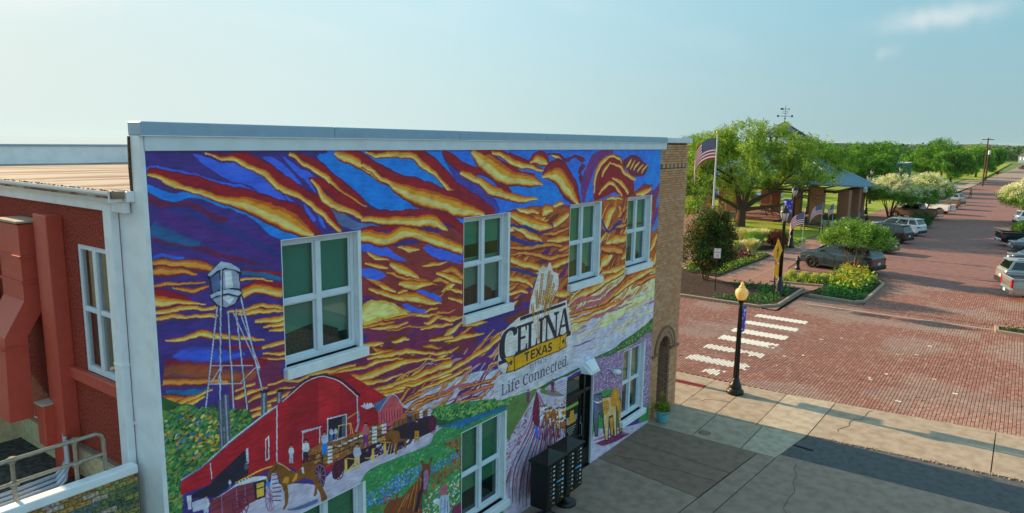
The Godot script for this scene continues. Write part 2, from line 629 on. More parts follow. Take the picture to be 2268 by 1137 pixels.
	var slabs := [
		["concrete_grey", [[4.4, 0.0], [9.6, 0.0], [9.6, 2.4], [4.4, 2.3]]], ["concrete_grey", [[9.62, 0.0], [14.0, 0.0], [14.0, 2.85], [9.62, 2.4]]], ["concrete_grey", [[14.02, 0.0], [16.75, 0.0], [16.3, 3.1], [14.02, 2.87]]],
		["concrete_brown", [[16.77, 0.0], [18.4, 0.0], [18.1, 3.28], [16.32, 3.1]]], ["concrete_brown", [[18.42, 0.0], [19.84, 0.0], [19.84, 3.48], [18.12, 3.29]]], ["concrete_grey", [[4.4, 2.33], [14.0, 2.9], [14.0, 3.5], [4.4, 2.9]]], ["concrete_grey", [[14.02, 2.9], [19.84, 3.51], [19.84, 4.0], [14.02, 3.52]]],
		["concrete_grey", [[-30, 3.0], [4.4, 2.95], [14.0, 3.55], [20.15, 4.05], [20.3, 9.5], [-30, 9.0]]], ["concrete_grey", [[-30, 9.03], [20.3, 9.53], [20.6, 40], [-30, 40]]],
		["concrete", [[19.87, -0.2], [21.95, -0.2], [21.95, 1.5], [19.87, 1.5]]], ["concrete", [[19.87, 1.53], [21.95, 1.53], [21.95, 3.0], [19.87, 3.0]]], ["concrete_pale", [[19.87, 3.03], [21.95, 3.03], [22.1, 4.3], [19.87, 4.0]]],
		["concrete", [[21.98, -1.7], [24.2, -1.7], [24.2, 0.2], [21.98, 0.2]]], ["concrete", [[21.98, 0.23], [24.2, 0.23], [24.35, 1.45], [21.98, 1.45]]], ["concrete", [[21.98, 1.48], [24.35, 1.48], [24.5, 2.8], [21.98, 2.8]]],
		["concrete_pale", [[21.98, 2.83], [25.45, 2.83], [25.65, 4.4], [22.1, 4.32]]], ["concrete", [[24.23, 0.23], [25.35, 0.23], [25.45, 2.8], [24.52, 2.8], [24.37, 1.46]]], ["concrete", [[22.13, 4.35], [25.66, 4.43], [26.1, 9.0], [22.5, 9.0]]], ["concrete", [[22.52, 9.03], [26.1, 9.03], [26.5, 20], [23.4, 20]]],
		["concrete", [[21.98, -12], [24.2, -12], [24.2, -5.2], [21.98, -5.2]]], ["concrete", [[21.98, -5.17], [24.2, -5.17], [24.2, -1.73], [21.98, -1.73]]], ["concrete", [[24.55, -12], [25.5, -12], [25.4, 0.2], [24.55, 0.2]]],
	]
	for q in slabs:
		var s := begin()
		slab(s, q[1], -0.07, 0.0 + rng.randf_range(-0.004, 0.003))
		commit(s, "slab", M[q[0]], base)
	var ks := begin()
	cham(ks, Vector3(24.22, -0.07, -12), Vector3(24.53, 0.012, 0.2), 0.01)
	commit(ks, "kerb_painted_red", M.kerb_red, base)
	var st := begin()
	slab(st, [[20.18, 4.05], [22.1, 4.36], [22.48, 9.0], [23.3, 20], [20.9, 20], [20.35, 9.5]], -0.06, -0.018)
	commit(st, "asphalt_strip", M.asphalt, base)
	# crumbled edge where the asphalt meets the concrete
	var cr := begin()
	for i in 150:
		var t := rng.randf()
		var p := Vector3(lerpf(22.12, 22.55, t), -0.02, lerpf(4.6, 10.2, t)) + Vector3(rng.randf_range(-0.05, 0.09), 0, 0)
		var r := rng.randf_range(0.008, 0.034) * (1.5 if rng.randf() < 0.1 else 1.0)
		ball(cr, p + Vector3(0, r * 0.4, 0), Vector3(r * 1.4, r, r), 6)
	stuff(commit(cr, "rubble", M.kerb, base))
	var cover := begin()
	lathe(cover, [[0.19, -0.01], [0.19, 0.006], [0.175, 0.009], [0.0, 0.009]], 24, Vector3(20.3, 0, 1.75))
	commit(cover, "access_cover", M.concrete_brown, base)
	var crack_line := begin()
	for q in [[Vector3(11.2, 0.003, 0.3), Vector3(12.6, 0.003, 2.6)], [Vector3(17.2, 0.003, 0.2), Vector3(17.5, 0.003, 3.1)], [Vector3(8.0, 0.003, 4.4), Vector3(15.5, 0.003, 6.2)], [Vector3(23.0, 0.003, 5.0), Vector3(25.6, 0.003, 5.6)], [Vector3(22.8, 0.003, 0.3), Vector3(23.5, 0.003, 1.4)], [Vector3(16.2, 0.003, 5.2), Vector3(19.8, 0.003, 4.6)], [Vector3(13.4, 0.003, 7.0), Vector3(19.0, 0.003, 9.0)]]:
		var pts: Array = []
		for k in 13:
			pts.append(q[0].lerp(q[1], k / 12.0) + Vector3(rng.randf_range(-0.09, 0.09), 0, rng.randf_range(-0.09, 0.09)))
		tube(crack_line, pts, [0.005], 4)
	commit(crack_line, "crack", M.joint, base)
	var crack := begin()
	tube(crack, [Vector3(21.1, 0.0, 4.2), Vector3(21.05, 0.0, 4.75)], [0.02], 6)
	commit(crack, "metal_bar", M.black_metal, base)

# ------------------------------------------------------------------ the building with the painted wall
const UP_W := [[6.52, 8.08], [10.80, 12.35], [14.86, 16.42], [17.95, 19.5]]
const LOW_W := [[6.52, 8.08], [10.76, 12.33], [18.06, 19.52]]


func pierced_wall(s: SurfaceTool, x0: float, x1: float, y0: float, y1: float, z: float, holes: Array, uv: bool) -> void:
	var xs: Array = [x0, x1]
	var ys: Array = [y0, y1]
	for h in holes:
		xs.append_array([h[0], h[1]])
		ys.append_array([h[2], h[3]])
	xs.sort()
	ys.sort()
	for i in xs.size() - 1:
		for j in ys.size() - 1:
			var a := Vector2(xs[i], ys[j])
			var b := Vector2(xs[i + 1], ys[j + 1])
			if b.x - a.x < 0.001 or b.y - a.y < 0.001:
				continue
			var c := (a + b) * 0.5
			var open := false
			for h in holes:
				if c.x > h[0] and c.x < h[1] and c.y > h[2] and c.y < h[3]:
					open = true
			if open:
				continue
			var f := func(p: Vector2) -> Vector2: return Vector2((p.x - 4.56) / 15.44, (8.6 - p.y) / 8.6)
			quad_uv(s, Vector3(a.x, a.y, z), Vector3(a.x, b.y, z), Vector3(b.x, b.y, z), Vector3(b.x, a.y, z), f.call(a), f.call(Vector2(a.x, b.y)), f.call(b), f.call(Vector2(b.x, a.y)))


func window(parent: Node3D, x0: float, x1: float, y0: float, y1: float, upper: bool, shade_upto: float, label: String) -> void:
	var w := Node3D.new()
	w.name = "window"
	parent.add_child(w, true)
	w.set_meta("label", label)
	w.position = Vector3(x0, y0, 0)
	var ww := x1 - x0
	var hh := y1 - y0
	var rv := begin()   # white lining of the opening, standing 4 mm proud of the wall
	bx(rv, Vector3(-0.012, 0, -0.24), Vector3(0.0, hh + 0.012, 0.004))
	bx(rv, Vector3(ww, 0, -0.24), Vector3(ww + 0.012, hh + 0.012, 0.004))
	bx(rv, Vector3(0, hh, -0.24), Vector3(ww, hh + 0.012, 0.004))
	bx(rv, Vector3(ww - 0.05, 0.0, -0.12), Vector3(ww, hh, -0.004))
	commit(rv, "lining", M.white_paint, w)
	var fr := begin()
	cham(fr, Vector3(0.0, 0.0, -0.2), Vector3(0.07, hh, -0.115), 0.008)
	cham(fr, Vector3(ww - 0.12, 0.0, -0.2), Vector3(ww - 0.05, hh, -0.115), 0.008)
	cham(fr, Vector3(0.07, hh - 0.08, -0.2), Vector3(ww - 0.12, hh, -0.115), 0.008)
	cham(fr, Vector3(0.07, 0.0, -0.2), Vector3(ww - 0.12, 0.1, -0.11), 0.008)
	commit(fr, "frame", M.trim_paint, w)
	var mid := (ww - 0.05) * 0.5
	var mu := begin()
	cham(mu, Vector3(mid - 0.055, 0.1, -0.2), Vector3(mid + 0.055, hh - 0.08, -0.1), 0.01)
	commit(mu, "mullion", M.trim_paint, w)
	for k in 2:
		var a := 0.07 if k == 0 else mid + 0.055
		var b := mid - 0.055 if k == 0 else ww - 0.12
		var my := hh * 0.5
		var rail := begin()
		cham(rail, Vector3(a, my - 0.035, -0.19), Vector3(b, my + 0.035, -0.105), 0.008)
		commit(rail, "meeting_rail", M.trim_paint, w)
		for j in 2:
			var lo := 0.1 if j == 0 else my + 0.035
			var hi := my - 0.035 if j == 0 else hh - 0.08
			var sash := begin()
			var z := -0.155 if j == 1 else -0.175
			bx(sash, Vector3(a, lo, z - 0.012), Vector3(a + 0.028, hi, z + 0.012))
			bx(sash, Vector3(b - 0.028, lo, z - 0.012), Vector3(b, hi, z + 0.012))
			bx(sash, Vector3(a + 0.028, lo, z - 0.012), Vector3(b - 0.028, lo + 0.028, z + 0.012))
			bx(sash, Vector3(a + 0.028, hi - 0.028, z - 0.012), Vector3(b - 0.028, hi, z + 0.012))
			commit(sash, "sash", M.trim_paint, w)
			var pane := begin()
			bx(pane, Vector3(a + 0.02, lo + 0.02, z - 0.003), Vector3(b - 0.02, hi - 0.02, z + 0.003))
			commit(pane, "pane", M.glass, w)
	var sh := begin()
	bx(sh, Vector3(0.03, hh * (1.0 - shade_upto), -0.236), Vector3(ww - 0.06, hh, -0.23))
	commit(sh, "roller_shade", M.shade_green if upper else M.shade_leaf, w)
	if upper:   # a pale blind and furniture stand in the room's lower half
		sh = begin()
		bx(sh, Vector3(0.03, hh * 0.14, -0.262), Vector3(ww - 0.06, hh * 0.56, -0.256))
		commit(sh, "inner_blind", M.shade_grey, w)
		sh = begin()
		quad(sh, Vector3(0.04, 0.02, -0.25), Vector3(0.04, hh * 0.22, -0.25), Vector3(ww * 0.5, hh * 0.27, -0.25), Vector3(ww * 0.5, 0.02, -0.25))
		quad(sh, Vector3(ww * 0.5, 0.02, -0.247), Vector3(ww * 0.5, hh * 0.27, -0.247), Vector3(ww * 0.8, hh * 0.17, -0.247), Vector3(ww * 0.8, 0.02, -0.247))
		commit(sh, "cabinet_top", M.bark, w)
	var sill := begin()
	cham(sill, Vector3(-0.05, -0.17, -0.24), Vector3(ww + 0.07, 0.0, 0.11), 0.012)
	commit(sill, "sill", M.white_paint, w)


func wall_brick_list(area: Callable, x0: float, x1: float, y0: float, y1: float, rng: RandomNumberGenerator, list: Array, cols: Array) -> void:
	var row := 0
	var y := y0 + 0.036
	while y < y1:
		var x := x0 + (0.0 if row % 2 else 0.105)
		while x < x1 + 0.05:
			var a := maxf(x - 0.1, x0)
			var b := minf(x + 0.1, x1)
			var hole: Vector2 = area.call(y)   # bricks are cut where the opening's edge passes
			for part in 2:
				var l := a if part == 0 else maxf(a, hole.y)
				var r := minf(b, hole.x) if part == 0 else b
				if r - l < 0.025:
					continue
				list.append(Transform3D(Basis.from_scale(Vector3((r - l) / 0.2, 1, 1)), Vector3((l + r) * 0.5, y, -0.03 + rng.randf_range(-0.003, 0.003))))
				var c := Color(0.68, 0.35, 0.18).lerp(Color(0.52, 0.25, 0.125), rng.randf())
				cols.append(c.lerp(Color(0.64, 0.44, 0.29), 0.6) if rng.randf() < 0.15 else c)
			x += 0.21
		row += 1
		y += 0.0735


func build_town_building() -> void:
	var t := thing("town_building", "two-storey building whose long side wall carries a painted sunset, barn and town emblem", "building", Vector3.ZERO)
	var holes: Array = []
	for h in UP_W:
		holes.append([h[0], h[1], 5.27, 7.26])
	for h in LOW_W:
		holes.append([h[0], h[1], 0.64, 2.77])
	holes.append([14.92, 16.34, 0.0, 2.78])
	var s := begin()
	pierced_wall(s, 4.56, 20.0, 0.0, 8.6, 0.0, holes, true)
	var mural := StandardMaterial3D.new()
	mural.albedo_texture = paint_mural()
	mural.roughness = 0.62
	mural.normal_enabled = true
	mural.normal_texture = bump_tex(41, 0.2, 3.0)
	mural.normal_scale = 0.08
	M["mural"] = mural
	commit(s, "painted_wall", mural, t).set_meta("label", "wall painted with a sunset sky, red barn, water tower and town emblem")
	# the wall's body behind the paint, floors, roof and the other sides
	s = begin()
	var hs: Array = []
	for h in holes:
		hs.append(h)
	pierced_wall(s, 4.56, 20.0, 0.0, 8.6, -0.02, hs, false)
	for y in [[0.0, 0.64], [2.77, 5.27], [7.26, 8.79]]:
		bx(s, Vector3(4.55, y[0], -0.24), Vector3(14.92 if y[0] == 0.0 else 20.0, y[1], -0.02))
	bx(s, Vector3(16.34, 0, -0.24), Vector3(20.0, 0.64, -0.02))
	for y in [[0.64, 2.77, LOW_W], [5.27, 7.26, UP_W]]:
		var x := 4.55
		var list: Array = y[2].duplicate()
		if y[0] < 1.0:
			list.insert(2, [14.92, 16.34])
		for h in list:
			bx(s, Vector3(x, y[0], -0.24), Vector3(h[0], y[1], -0.02))
			x = h[1]
		bx(s, Vector3(x, y[0], -0.24), Vector3(20.0, y[1], -0.02))
	bx(s, Vector3(4.55, 8.6, -0.02), Vector3(20.3, 8.79, 0.0))
	commit(s, "wall_core", M.white_paint, t)
	s = begin()
	bx(s, Vector3(4.52, 4.3, -9.8), Vector3(20.0, 4.5, -0.24))
	bx(s, Vector3(4.52, -0.05, -9.8), Vector3(20.0, 0.03, -0.24))
	commit(s, "floor", M.room_dark, t)
	s = begin()
	bx(s, Vector3(4.55, 0.03, -3.2), Vector3(20.0, 4.3, -3.1))
	bx(s, Vector3(4.55, 4.5, -3.2), Vector3(20.0, 7.8, -3.1))
	for x in [9.4, 13.6, 17.1]:
		bx(s, Vector3(x, 0.03, -3.1), Vector3(x + 0.1, 4.3, -0.24))
		bx(s, Vector3(x, 4.5, -3.1), Vector3(x + 0.1, 7.8, -0.24))
	commit(s, "partition", M.room_wall, t)
	s = begin()
	bx(s, Vector3(19.9, 0.0, -9.8), Vector3(20.0, 8.0, -0.24))
	commit(s, "cross_wall", M.room_wall, t)
	# white band under the coping, and the metal coping itself
	s = begin()
	cham(s, Vector3(4.56, 8.6, 0.0), Vector3(20.32, 8.79, 0.035), 0.008)
	commit(s, "band", M.trim_paint, t)
	var x0 := 4.5
	for x1 in [7.55, 10.6, 13.65, 16.7, 20.3]:
		s = begin()
		cham(s, Vector3(x0, 8.79, -0.27), Vector3(x1 - 0.004, 8.965, 0.06), 0.012)
		commit(s, "coping", M.coping_metal, t)
		x0 = x1
	s = begin()
	cham(s, Vector3(20.3, 8.8, -0.27), Vector3(22.24, 8.955, 0.08), 0.012)
	commit(s, "coping", M.trim_paint, t)
	s = begin()
	bx(s, Vector3(4.5, 8.785, 0.03), Vector3(20.3, 8.797, 0.068))
	commit(s, "drip_edge", M.white_paint, t)
	# white corner return at the left end
	s = begin()
	bx(s, Vector3(4.5, 0.0, -0.68), Vector3(4.56, 8.05, 0.0))
	bx(s, Vector3(4.5, 8.05, -0.24), Vector3(4.56, 8.79, 0.0))
	commit(s, "corner_return", M.white_paint, t)
	s = begin()
	tube(s, [Vector3(4.49, 8.78, -0.235), Vector3(4.48, 8.4, -0.24), Vector3(4.49, 8.06, -0.25)], [0.018], 6)
	commit(s, "sealant_strip", M.bark, t)
	for i in UP_W.size():
		window(t, UP_W[i][0], UP_W[i][1], 5.27, 7.26, true, [0.55, 0.3, 0.5, 0.4][i], ["upper window above the painted barn", "upper window left of the wheat ears", "upper window right of the wheat ears", "upper window nearest the brick pier"][i])
	for i in LOW_W.size():
		window(t, LOW_W[i][0], LOW_W[i][1], 0.64, 2.77, false, [0.6, 0.72, 0.55][i], ["ground floor window under the painted barn", "ground floor window beside the mailboxes", "ground floor window beside the painted cotton field"][i])
	door_of(t)
	# the hood over the door
	var hood := Node3D.new()
	hood.name = "door_light"
	t.add_child(hood, true)
	s = begin()
	var a := [Vector3(15.62, 3.06, 0.0), Vector3(15.66, 3.1, 0.1), Vector3(15.72, 2.86, 0.3), Vector3(15.66, 2.78, 0.3), Vector3(15.62, 2.78, 0)]
	var ring0: Array[Vector3] = []
	var ring1: Array[Vector3] = []
	for p in a:
		ring0.append(p)
		ring1.append(Vector3(15.62 + 0.56 - (p.x - 15.62), p.y, p.z))
	loft(s, [ring1, ring0])
	commit(s, "hood", M.white_paint, hood)
	# low floodlights on the painted wall
	for p in [Vector3(8.78, 1.36, 0.0), Vector3(17.36, 2.4, 0.0)]:
		s = begin()
		lathe(s, [[0.02, -0.05], [0.12, -0.05], [0.13, 0.0], [0.11, 0.05], [0.02, 0.07]], 14, p + Vector3(0, 0, 0.16))
		bx(s, p + Vector3(-0.03, -0.03, 0.0), p + Vector3(0.03, 0.03, 0.08))
		commit(s, "wall_lamp", M.white_paint, t)
	brick_pier(t)


func door_of(t: Node3D) -> void:
	var d := Node3D.new()
	d.name = "door"
	t.add_child(d, true)
	d.set_meta("label", "black glazed shop door with a transom, posters behind the glass")
	var s := begin()
	var z0 := -0.2
	cham(s, Vector3(14.92, 0, z0), Vector3(14.99, 2.78, -0.05), 0.006)
	cham(s, Vector3(15.9, 0, z0), Vector3(15.97, 2.78, -0.05), 0.006)
	cham(s, Vector3(16.24, 0, z0), Vector3(16.3, 2.78, -0.05), 0.006)
	cham(s, Vector3(14.99, 2.7, z0), Vector3(16.24, 2.78, -0.05), 0.006)
	cham(s, Vector3(14.99, 2.16, z0), Vector3(16.24, 2.26, -0.05), 0.006)
	cham(s, Vector3(15.97, 0.0, z0), Vector3(16.24, 0.5, -0.06), 0.006)
	commit(s, "frame", M.black_metal, d)
	s = begin()
	bx(s, Vector3(16.3, 0.0, -0.24), Vector3(16.34, 2.78, 0.004))
	commit(s, "jamb", M.trim_paint, d)
	s = begin()
	cham(s, Vector3(15.0, 0.01, -0.16), Vector3(15.09, 2.15, -0.1), 0.006)
	cham(s, Vector3(15.8, 0.01, -0.16), Vector3(15.89, 2.15, -0.1), 0.006)
	cham(s, Vector3(15.09, 2.03, -0.16), Vector3(15.8, 2.15, -0.1), 0.006)
	cham(s, Vector3(15.09, 0.01, -0.16), Vector3(15.8, 0.24, -0.1), 0.006)
	cham(s, Vector3(15.09, 0.92, -0.16), Vector3(15.8, 1.0, -0.1), 0.006)
	commit(s, "leaf", M.black_metal, d)
	for g in [[15.09, 15.8, 0.24, 0.92], [15.09, 15.8, 1.0, 2.03], [14.99, 15.9, 2.26, 2.7], [15.97, 16.24, 2.26, 2.7], [15.97, 16.24, 0.5, 2.16]]:
		s = begin()
		bx(s, Vector3(g[0], g[2], -0.134), Vector3(g[1], g[3], -0.128))
		commit(s, "pane", M.glass, d)
	s = begin()
	bx(s, Vector3(14.99, 0.24, -0.22), Vector3(16.24, 2.7, -0.215))
	commit(s, "back_panel", M.room_dark, d)
	s = begin()
	tube(s, [Vector3(15.83, 0.95, -0.1), Vector3(15.83, 0.97, -0.04), Vector3(15.83, 1.3, -0.04), Vector3(15.83, 1.32, -0.1)], [0.014], 8)
	commit(s, "handle", M.silver, d)
	s = begin()
	bx(s, Vector3(15.84, 1.32, -0.1), Vector3(15.88, 1.5, -0.085))
	commit(s, "lock_plate", M.silver, d)
	# posters on the inside of the glass
	var im := Image.create(160, 220, false, Image.FORMAT_RGB8)
	im.fill(Color8(26, 28, 26))
	im.fill_rect(Rect2i(0, 8, 160, 22), Color8(150, 178, 72))
	for i in 3:
		im.fill_rect(Rect2i(58 - i * 6, 50 + i * 18, 44 + i * 12, 16), Color8(236, 172, 40))
	im.fill_rect(Rect2i(30, 104, 100, 34), Color8(224, 158, 44))
	im.fill_rect(Rect2i(14, 84, 26, 46), Color8(176, 180, 178))
	im.fill_rect(Rect2i(118, 88, 30, 40), Color8(150, 156, 160))
	for i in 4:
		for k in 9 - i:
			im.fill_rect(Rect2i(24 + k * 13, 158 + i * 15, 8, 5), Color8(214, 216, 212))
	var pm := flat("poster", Color.WHITE, 0.5)
	pm.albedo_texture = ImageTexture.create_from_image(im)
	s = begin()
	quad_uv(s, Vector3(15.12, 1.08, -0.126), Vector3(15.12, 1.98, -0.126), Vector3(15.76, 1.98, -0.126), Vector3(15.76, 1.08, -0.126), Vector2(0, 1), Vector2(0, 0), Vector2(1, 0), Vector2(1, 1))
	commit(s, "poster", pm, d)


func brick_pier(t: Node3D) -> void:
	var cx := 21.0
	var half := 0.46
	var spring := 2.16
	var rng := RandomNumberGenerator.new()
	rng.seed = 5
	var s := begin()
	# the mortar body: pieces round the arch, then the solid wall above it
	bx(s, Vector3(20.0, 0, -0.5), Vector3(cx - half, spring, -0.055))
	bx(s, Vector3(cx + half, 0, -0.55), Vector3(22.06, spring, -0.055))
	bx(s, Vector3(20.0, spring + half, -0.5), Vector3(22.06, 8.8, -0.055))
	var steps := 14
	for i in steps:
		var a := -half + 2 * half * i / steps
		var b := -half + 2 * half * (i + 1) / steps
		var h := minf(sqrt(maxf(0.0, half * half - a * a)), sqrt(maxf(0.0, half * half - b * b)))
		bx(s, Vector3(cx + a, spring + h, -0.5), Vector3(cx + b, spring + half, -0.055))
	bx(s, Vector3(20.0, spring, -0.5), Vector3(cx - half, spring + half, -0.055))
	bx(s, Vector3(cx + half, spring, -0.5), Vector3(22.06, spring + half, -0.055))
	bx(s, Vector3(20.0, 3.5, -9.8), Vector3(22.06, 8.6, -0.5))
	bx(s, Vector3(21.4, 0.0, -4.6), Vector3(22.06, 3.5, -3.7))
	bx(s, Vector3(21.4, 0.0, -9.8), Vector3(22.06, 3.5, -8.9))
	bx(s, Vector3(20.0, 0, -9.8), Vector3(20.1, 3.5, -0.5))
	commit(s, "brick_core", M.mortar, t)
	var list: Array = []
	var cols: Array = []
	var outer := half + 0.3
	var face := func(y: float) -> Vector2:
		if y > 8.03 and y < 8.17:
			return Vector2(-1e9, 1e9)
		var r := half
		if y > spring:
			r = sqrt(maxf(0.0, outer * outer - (y - spring) * (y - spring)))
		return Vector2(cx - r, cx + r) if r > 0.0 else Vector2(1e9, 1e9)
	wall_brick_list(face, 20.0, 22.1, 0.0, 8.78, rng, list, cols)
	# dentil course: every second brick missing
	for i in 14:
		if i % 2:
			list.append(Transform3D(Basis.from_scale(Vector3(0.9, 1.9, 1.3)), Vector3(20.08 + i * 0.15, 8.1, -0.02)))
			cols.append(Color(0.54, 0.32, 0.2))
	# two rings of bricks on edge round the arch
	for ringn in 2:
		var r := half + 0.07 + ringn * 0.145
		var n := 22 + ringn * 7
		for i in n:
			var a := PI * (i + 0.5) / n
			var tr := Transform3D(Basis(Vector3.BACK, a) * Basis.from_scale(Vector3(0.68, 0.82, 1.0 + 0.4 * ringn)), Vector3(cx + cos(a) * r, spring + sin(a) * r, -0.022 + 0.01 * ringn))
			list.append(tr)
			cols.append(Color(0.52, 0.29, 0.18).lerp(Color(0.4, 0.22, 0.13), rng.randf()))
	# returns: inner side of the pier and the right-hand end
	for k in 2:
		var y := 0.036
		var row := 0
		while y < (spring if k == 0 else 8.78):
			for i in 2:
				var z: float = -0.14 - i * 0.21 - (0.1 if row % 2 else 0.0)
				list.append(Transform3D(Basis(Vector3.UP, PI / 2), Vector3(cx + half + 0.028 if k == 0 else 22.07, y, z)))
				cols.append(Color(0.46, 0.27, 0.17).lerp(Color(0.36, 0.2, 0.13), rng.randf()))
			row += 1
			y += 0.0735
	var bm := begin()
	cham(bm, Vector3(-0.1, -0.031, -0.035), Vector3(0.1, 0.031, 0.03), 0.006)
	bm.generate_normals()
	scatter("pier_bricks", bm.commit(), M.wall_bricks, list, cols, t)
	# mouldings: impost band and the hood round the arch
	s = begin()
	for i in 24:
		var a := PI * i / 24
		var b := PI * (i + 1) / 24
		var r0 := half + 0.28
		var r1 := half + 0.34
		var q := func(r: float, an: float, z: float) -> Vector3: return Vector3(cx + cos(an) * r, spring + sin(an) * r, z)
		quad(s, q.call(r0, b, 0.045), q.call(r1, b, 0.045), q.call(r1, a, 0.045), q.call(r0, a, 0.045))
		quad(s, q.call(r1, b, -0.02), q.call(r1, a, -0.02), q.call(r1, a, 0.045), q.call(r1, b, 0.045))
		quad(s, q.call(r0, a, -0.02), q.call(r0, b, -0.02), q.call(r0, b, 0.045), q.call(r0, a, 0.045))
	bx(s, Vector3(20.06, spring - 0.09, -0.01), Vector3(cx - half, spring - 0.01, 0.04))
	bx(s, Vector3(cx + half, spring - 0.09, -0.01), Vector3(22.12, spring - 0.01, 0.04))
	commit(s, "arch_moulding", M.bark_pale, t)
	for y in [3.75, 3.3]:
		s = begin()
		bx(s, Vector3(22.1, y - 0.02, -0.2), Vector3(22.2, y + 0.02, -0.16))
		bx(s, Vector3(22.16, y - 0.05, -0.24), Vector3(22.24, y + 0.05, -0.12))
		commit(s, "bracket", M.black_metal, t)
	s = begin()
	bx(s, Vector3(4.52, 7.9, -9.8), Vector3(22.06, 8.06, -0.24))
	commit(s, "roof", M.roof_tan, t)
	s = begin()
	bx(s, Vector3(4.52, 0.0, -10.1), Vector3(22.06, 8.06, -9.8))
	commit(s, "rear_wall", M.mortar, t)


func build_red_building() -> void:
	var t := thing("red_wing", "red stuccoed side wing with a white gutter, tan roof and a tall white window", "building")
	var s := begin()
	# stuccoed wall facing left, with one window opening
	var wz0 := -1.9
	var wz1 := -0.92
	var wy0 := 5.38
	var wy1 := 7.26
	bx(s, Vector3(4.28, 0, -12), Vector3(4.5, 7.88, wz0))
	bx(s, Vector3(4.28, 0, wz1), Vector3(4.5, 7.88, -0.66))
	bx(s, Vector3(4.28, 0, wz0), Vector3(4.5, wy0, wz1))
	bx(s, Vector3(4.28, wy1, wz0), Vector3(4.5, 7.88, wz1))
	var wall := commit(s, "stucco_wall", M.stucco_red, t)
	wall.position.x = 0.18
	var ox := 0.18
	s = begin()
	cham(s, Vector3(4.215 + ox, 7.8, -12.0), Vector3(4.29 + ox, 8.02, -0.68), 0.008)
	commit(s, "fascia", M.white_paint, t)
	s = begin()
	# gutter with a curved front
	var prof := [[0.0, 0.0], [-0.1, 0.0], [-0.13, 0.06], [-0.16, 0.1], [-0.16, 0.13], [-0.145, 0.13], [-0.13, 0.115], [0.0, 0.115]]
	var r0: Array[Vector3] = []
	var r1: Array[Vector3] = []
	for p in prof:
		r0.append(Vector3(4.2 + ox + p[0], 7.96 + p[1], -12.0))
		r1.append(Vector3(4.2 + ox + p[0], 7.96 + p[1], -0.3))
	loft(s, [r0, r1])
	bx(s, Vector3(4.04 + ox, 7.955, -0.31), Vector3(4.21 + ox, 8.095, -0.295))
	commit(s, "gutter", M.white_paint, t)
	s = begin()
	cham(s, Vector3(4.22 + ox, 7.8, -0.68), Vector3(4.3 + ox, 7.95, -0.3), 0.01)
	cham(s, Vector3(4.4, 7.952, -0.69), Vector3(4.5, 8.09, -0.2), 0.006)
	commit(s, "gutter_return", M.white_paint, t)
	s = begin()
	for y in [[5.72, 7.9], [3.0, 5.705]]:
		cham(s, Vector3(4.2 + ox, y[0], -0.86), Vector3(4.31 + ox, y[1], -0.64), 0.012)
	cham(s, Vector3(4.195 + ox, 5.69, -0.865), Vector3(4.315 + ox, 5.73, -0.635), 0.008)
	commit(s, "downspout", M.white_paint, t)
	s = begin()
	bx(s, Vector3(4.3 + ox, 4.86, -0.64), Vector3(4.33 + ox, 4.9, -0.58))
	commit(s, "strap", M.white_paint, t)
	# roof sheet with ribs and the low parapet behind it
	s = begin()
	bx(s, Vector3(4.06 + ox, 8.0, -12), Vector3(4.6, 8.09, -0.25))
	bx(s, Vector3(4.6, 8.02, -10.15), Vector3(21, 8.085, -0.26))
	commit(s, "roof_sheet", M.roof_tan, t)
	s = begin()
	var rng := RandomNumberGenerator.new()
	rng.seed = 3
	for i in 130:
		var z := -0.3 - i * 0.085
		var r := rng.randf_range(0.008, 0.018)
		ball(s, Vector3(4.24 + rng.randf_range(0.0, 0.05), 8.095, z), Vector3(r, r * 0.7, r * 2.0), 6)
	stuff(commit(s, "gravel_edge", M.bark, t))
	s = begin()
	bx(s, Vector3(3.5, 7.6, -10.4), Vector3(21, 8.5, -10.15))
	commit(s, "rear_parapet", M.white_paint, t)
	s = begin()
	cham(s, Vector3(3.45, 8.5, -10.45), Vector3(21, 8.545, -10.1), 0.008)
	commit(s, "parapet_cap", M.coping_metal, t)
	# its window
	var w := Node3D.new()
	w.name = "window"
	t.add_child(w, true)
	s = begin()
	var wx := 4.3 + ox
	bx(s, Vector3(wx, wy0, wz0), Vector3(wx + 0.07, wy1, wz0 + 0.07))
	bx(s, Vector3(wx, wy0, wz1 - 0.07), Vector3(wx + 0.07, wy1, wz1))
	bx(s, Vector3(wx, wy1 - 0.07, wz0 + 0.07), Vector3(wx + 0.07, wy1, wz1 - 0.07))
	bx(s, Vector3(wx, wy0, wz0 + 0.07), Vector3(wx + 0.07, wy0 + 0.09, wz1 - 0.07))
	commit(s, "frame", M.trim_paint, w)
	s = begin()
	var mz := (wz0 + wz1) / 2
	cham(s, Vector3(wx - 0.01, wy0 + 0.09, mz - 0.05), Vector3(wx + 0.07, wy1 - 0.07, mz + 0.05), 0.008)
	commit(s, "mullion", M.trim_paint, w)
	for k in 2:
		var a := wz0 + 0.07 if k == 0 else mz + 0.05
		var b := mz - 0.05 if k == 0 else wz1 - 0.07
		var my := (wy0 + wy1) / 2
		s = begin()
		cham(s, Vector3(wx, my - 0.035, a), Vector3(wx + 0.06, my + 0.035, b), 0.006)
		commit(s, "meeting_rail", M.trim_paint, w)
		for j in 2:
			s = begin()
			bx(s, Vector3(wx + 0.03, wy0 + 0.09 if j == 0 else my + 0.035, a), Vector3(wx + 0.035, my - 0.035 if j == 0 else wy1 - 0.07, b))
			commit(s, "pane", M.glass, w)
	s = begin()
	bx(s, Vector3(wx + 0.13, wy0, wz0), Vector3(wx + 0.135, wy1, wz1))
	commit(s, "blind", M.shade_dusk, w)
	s = begin()
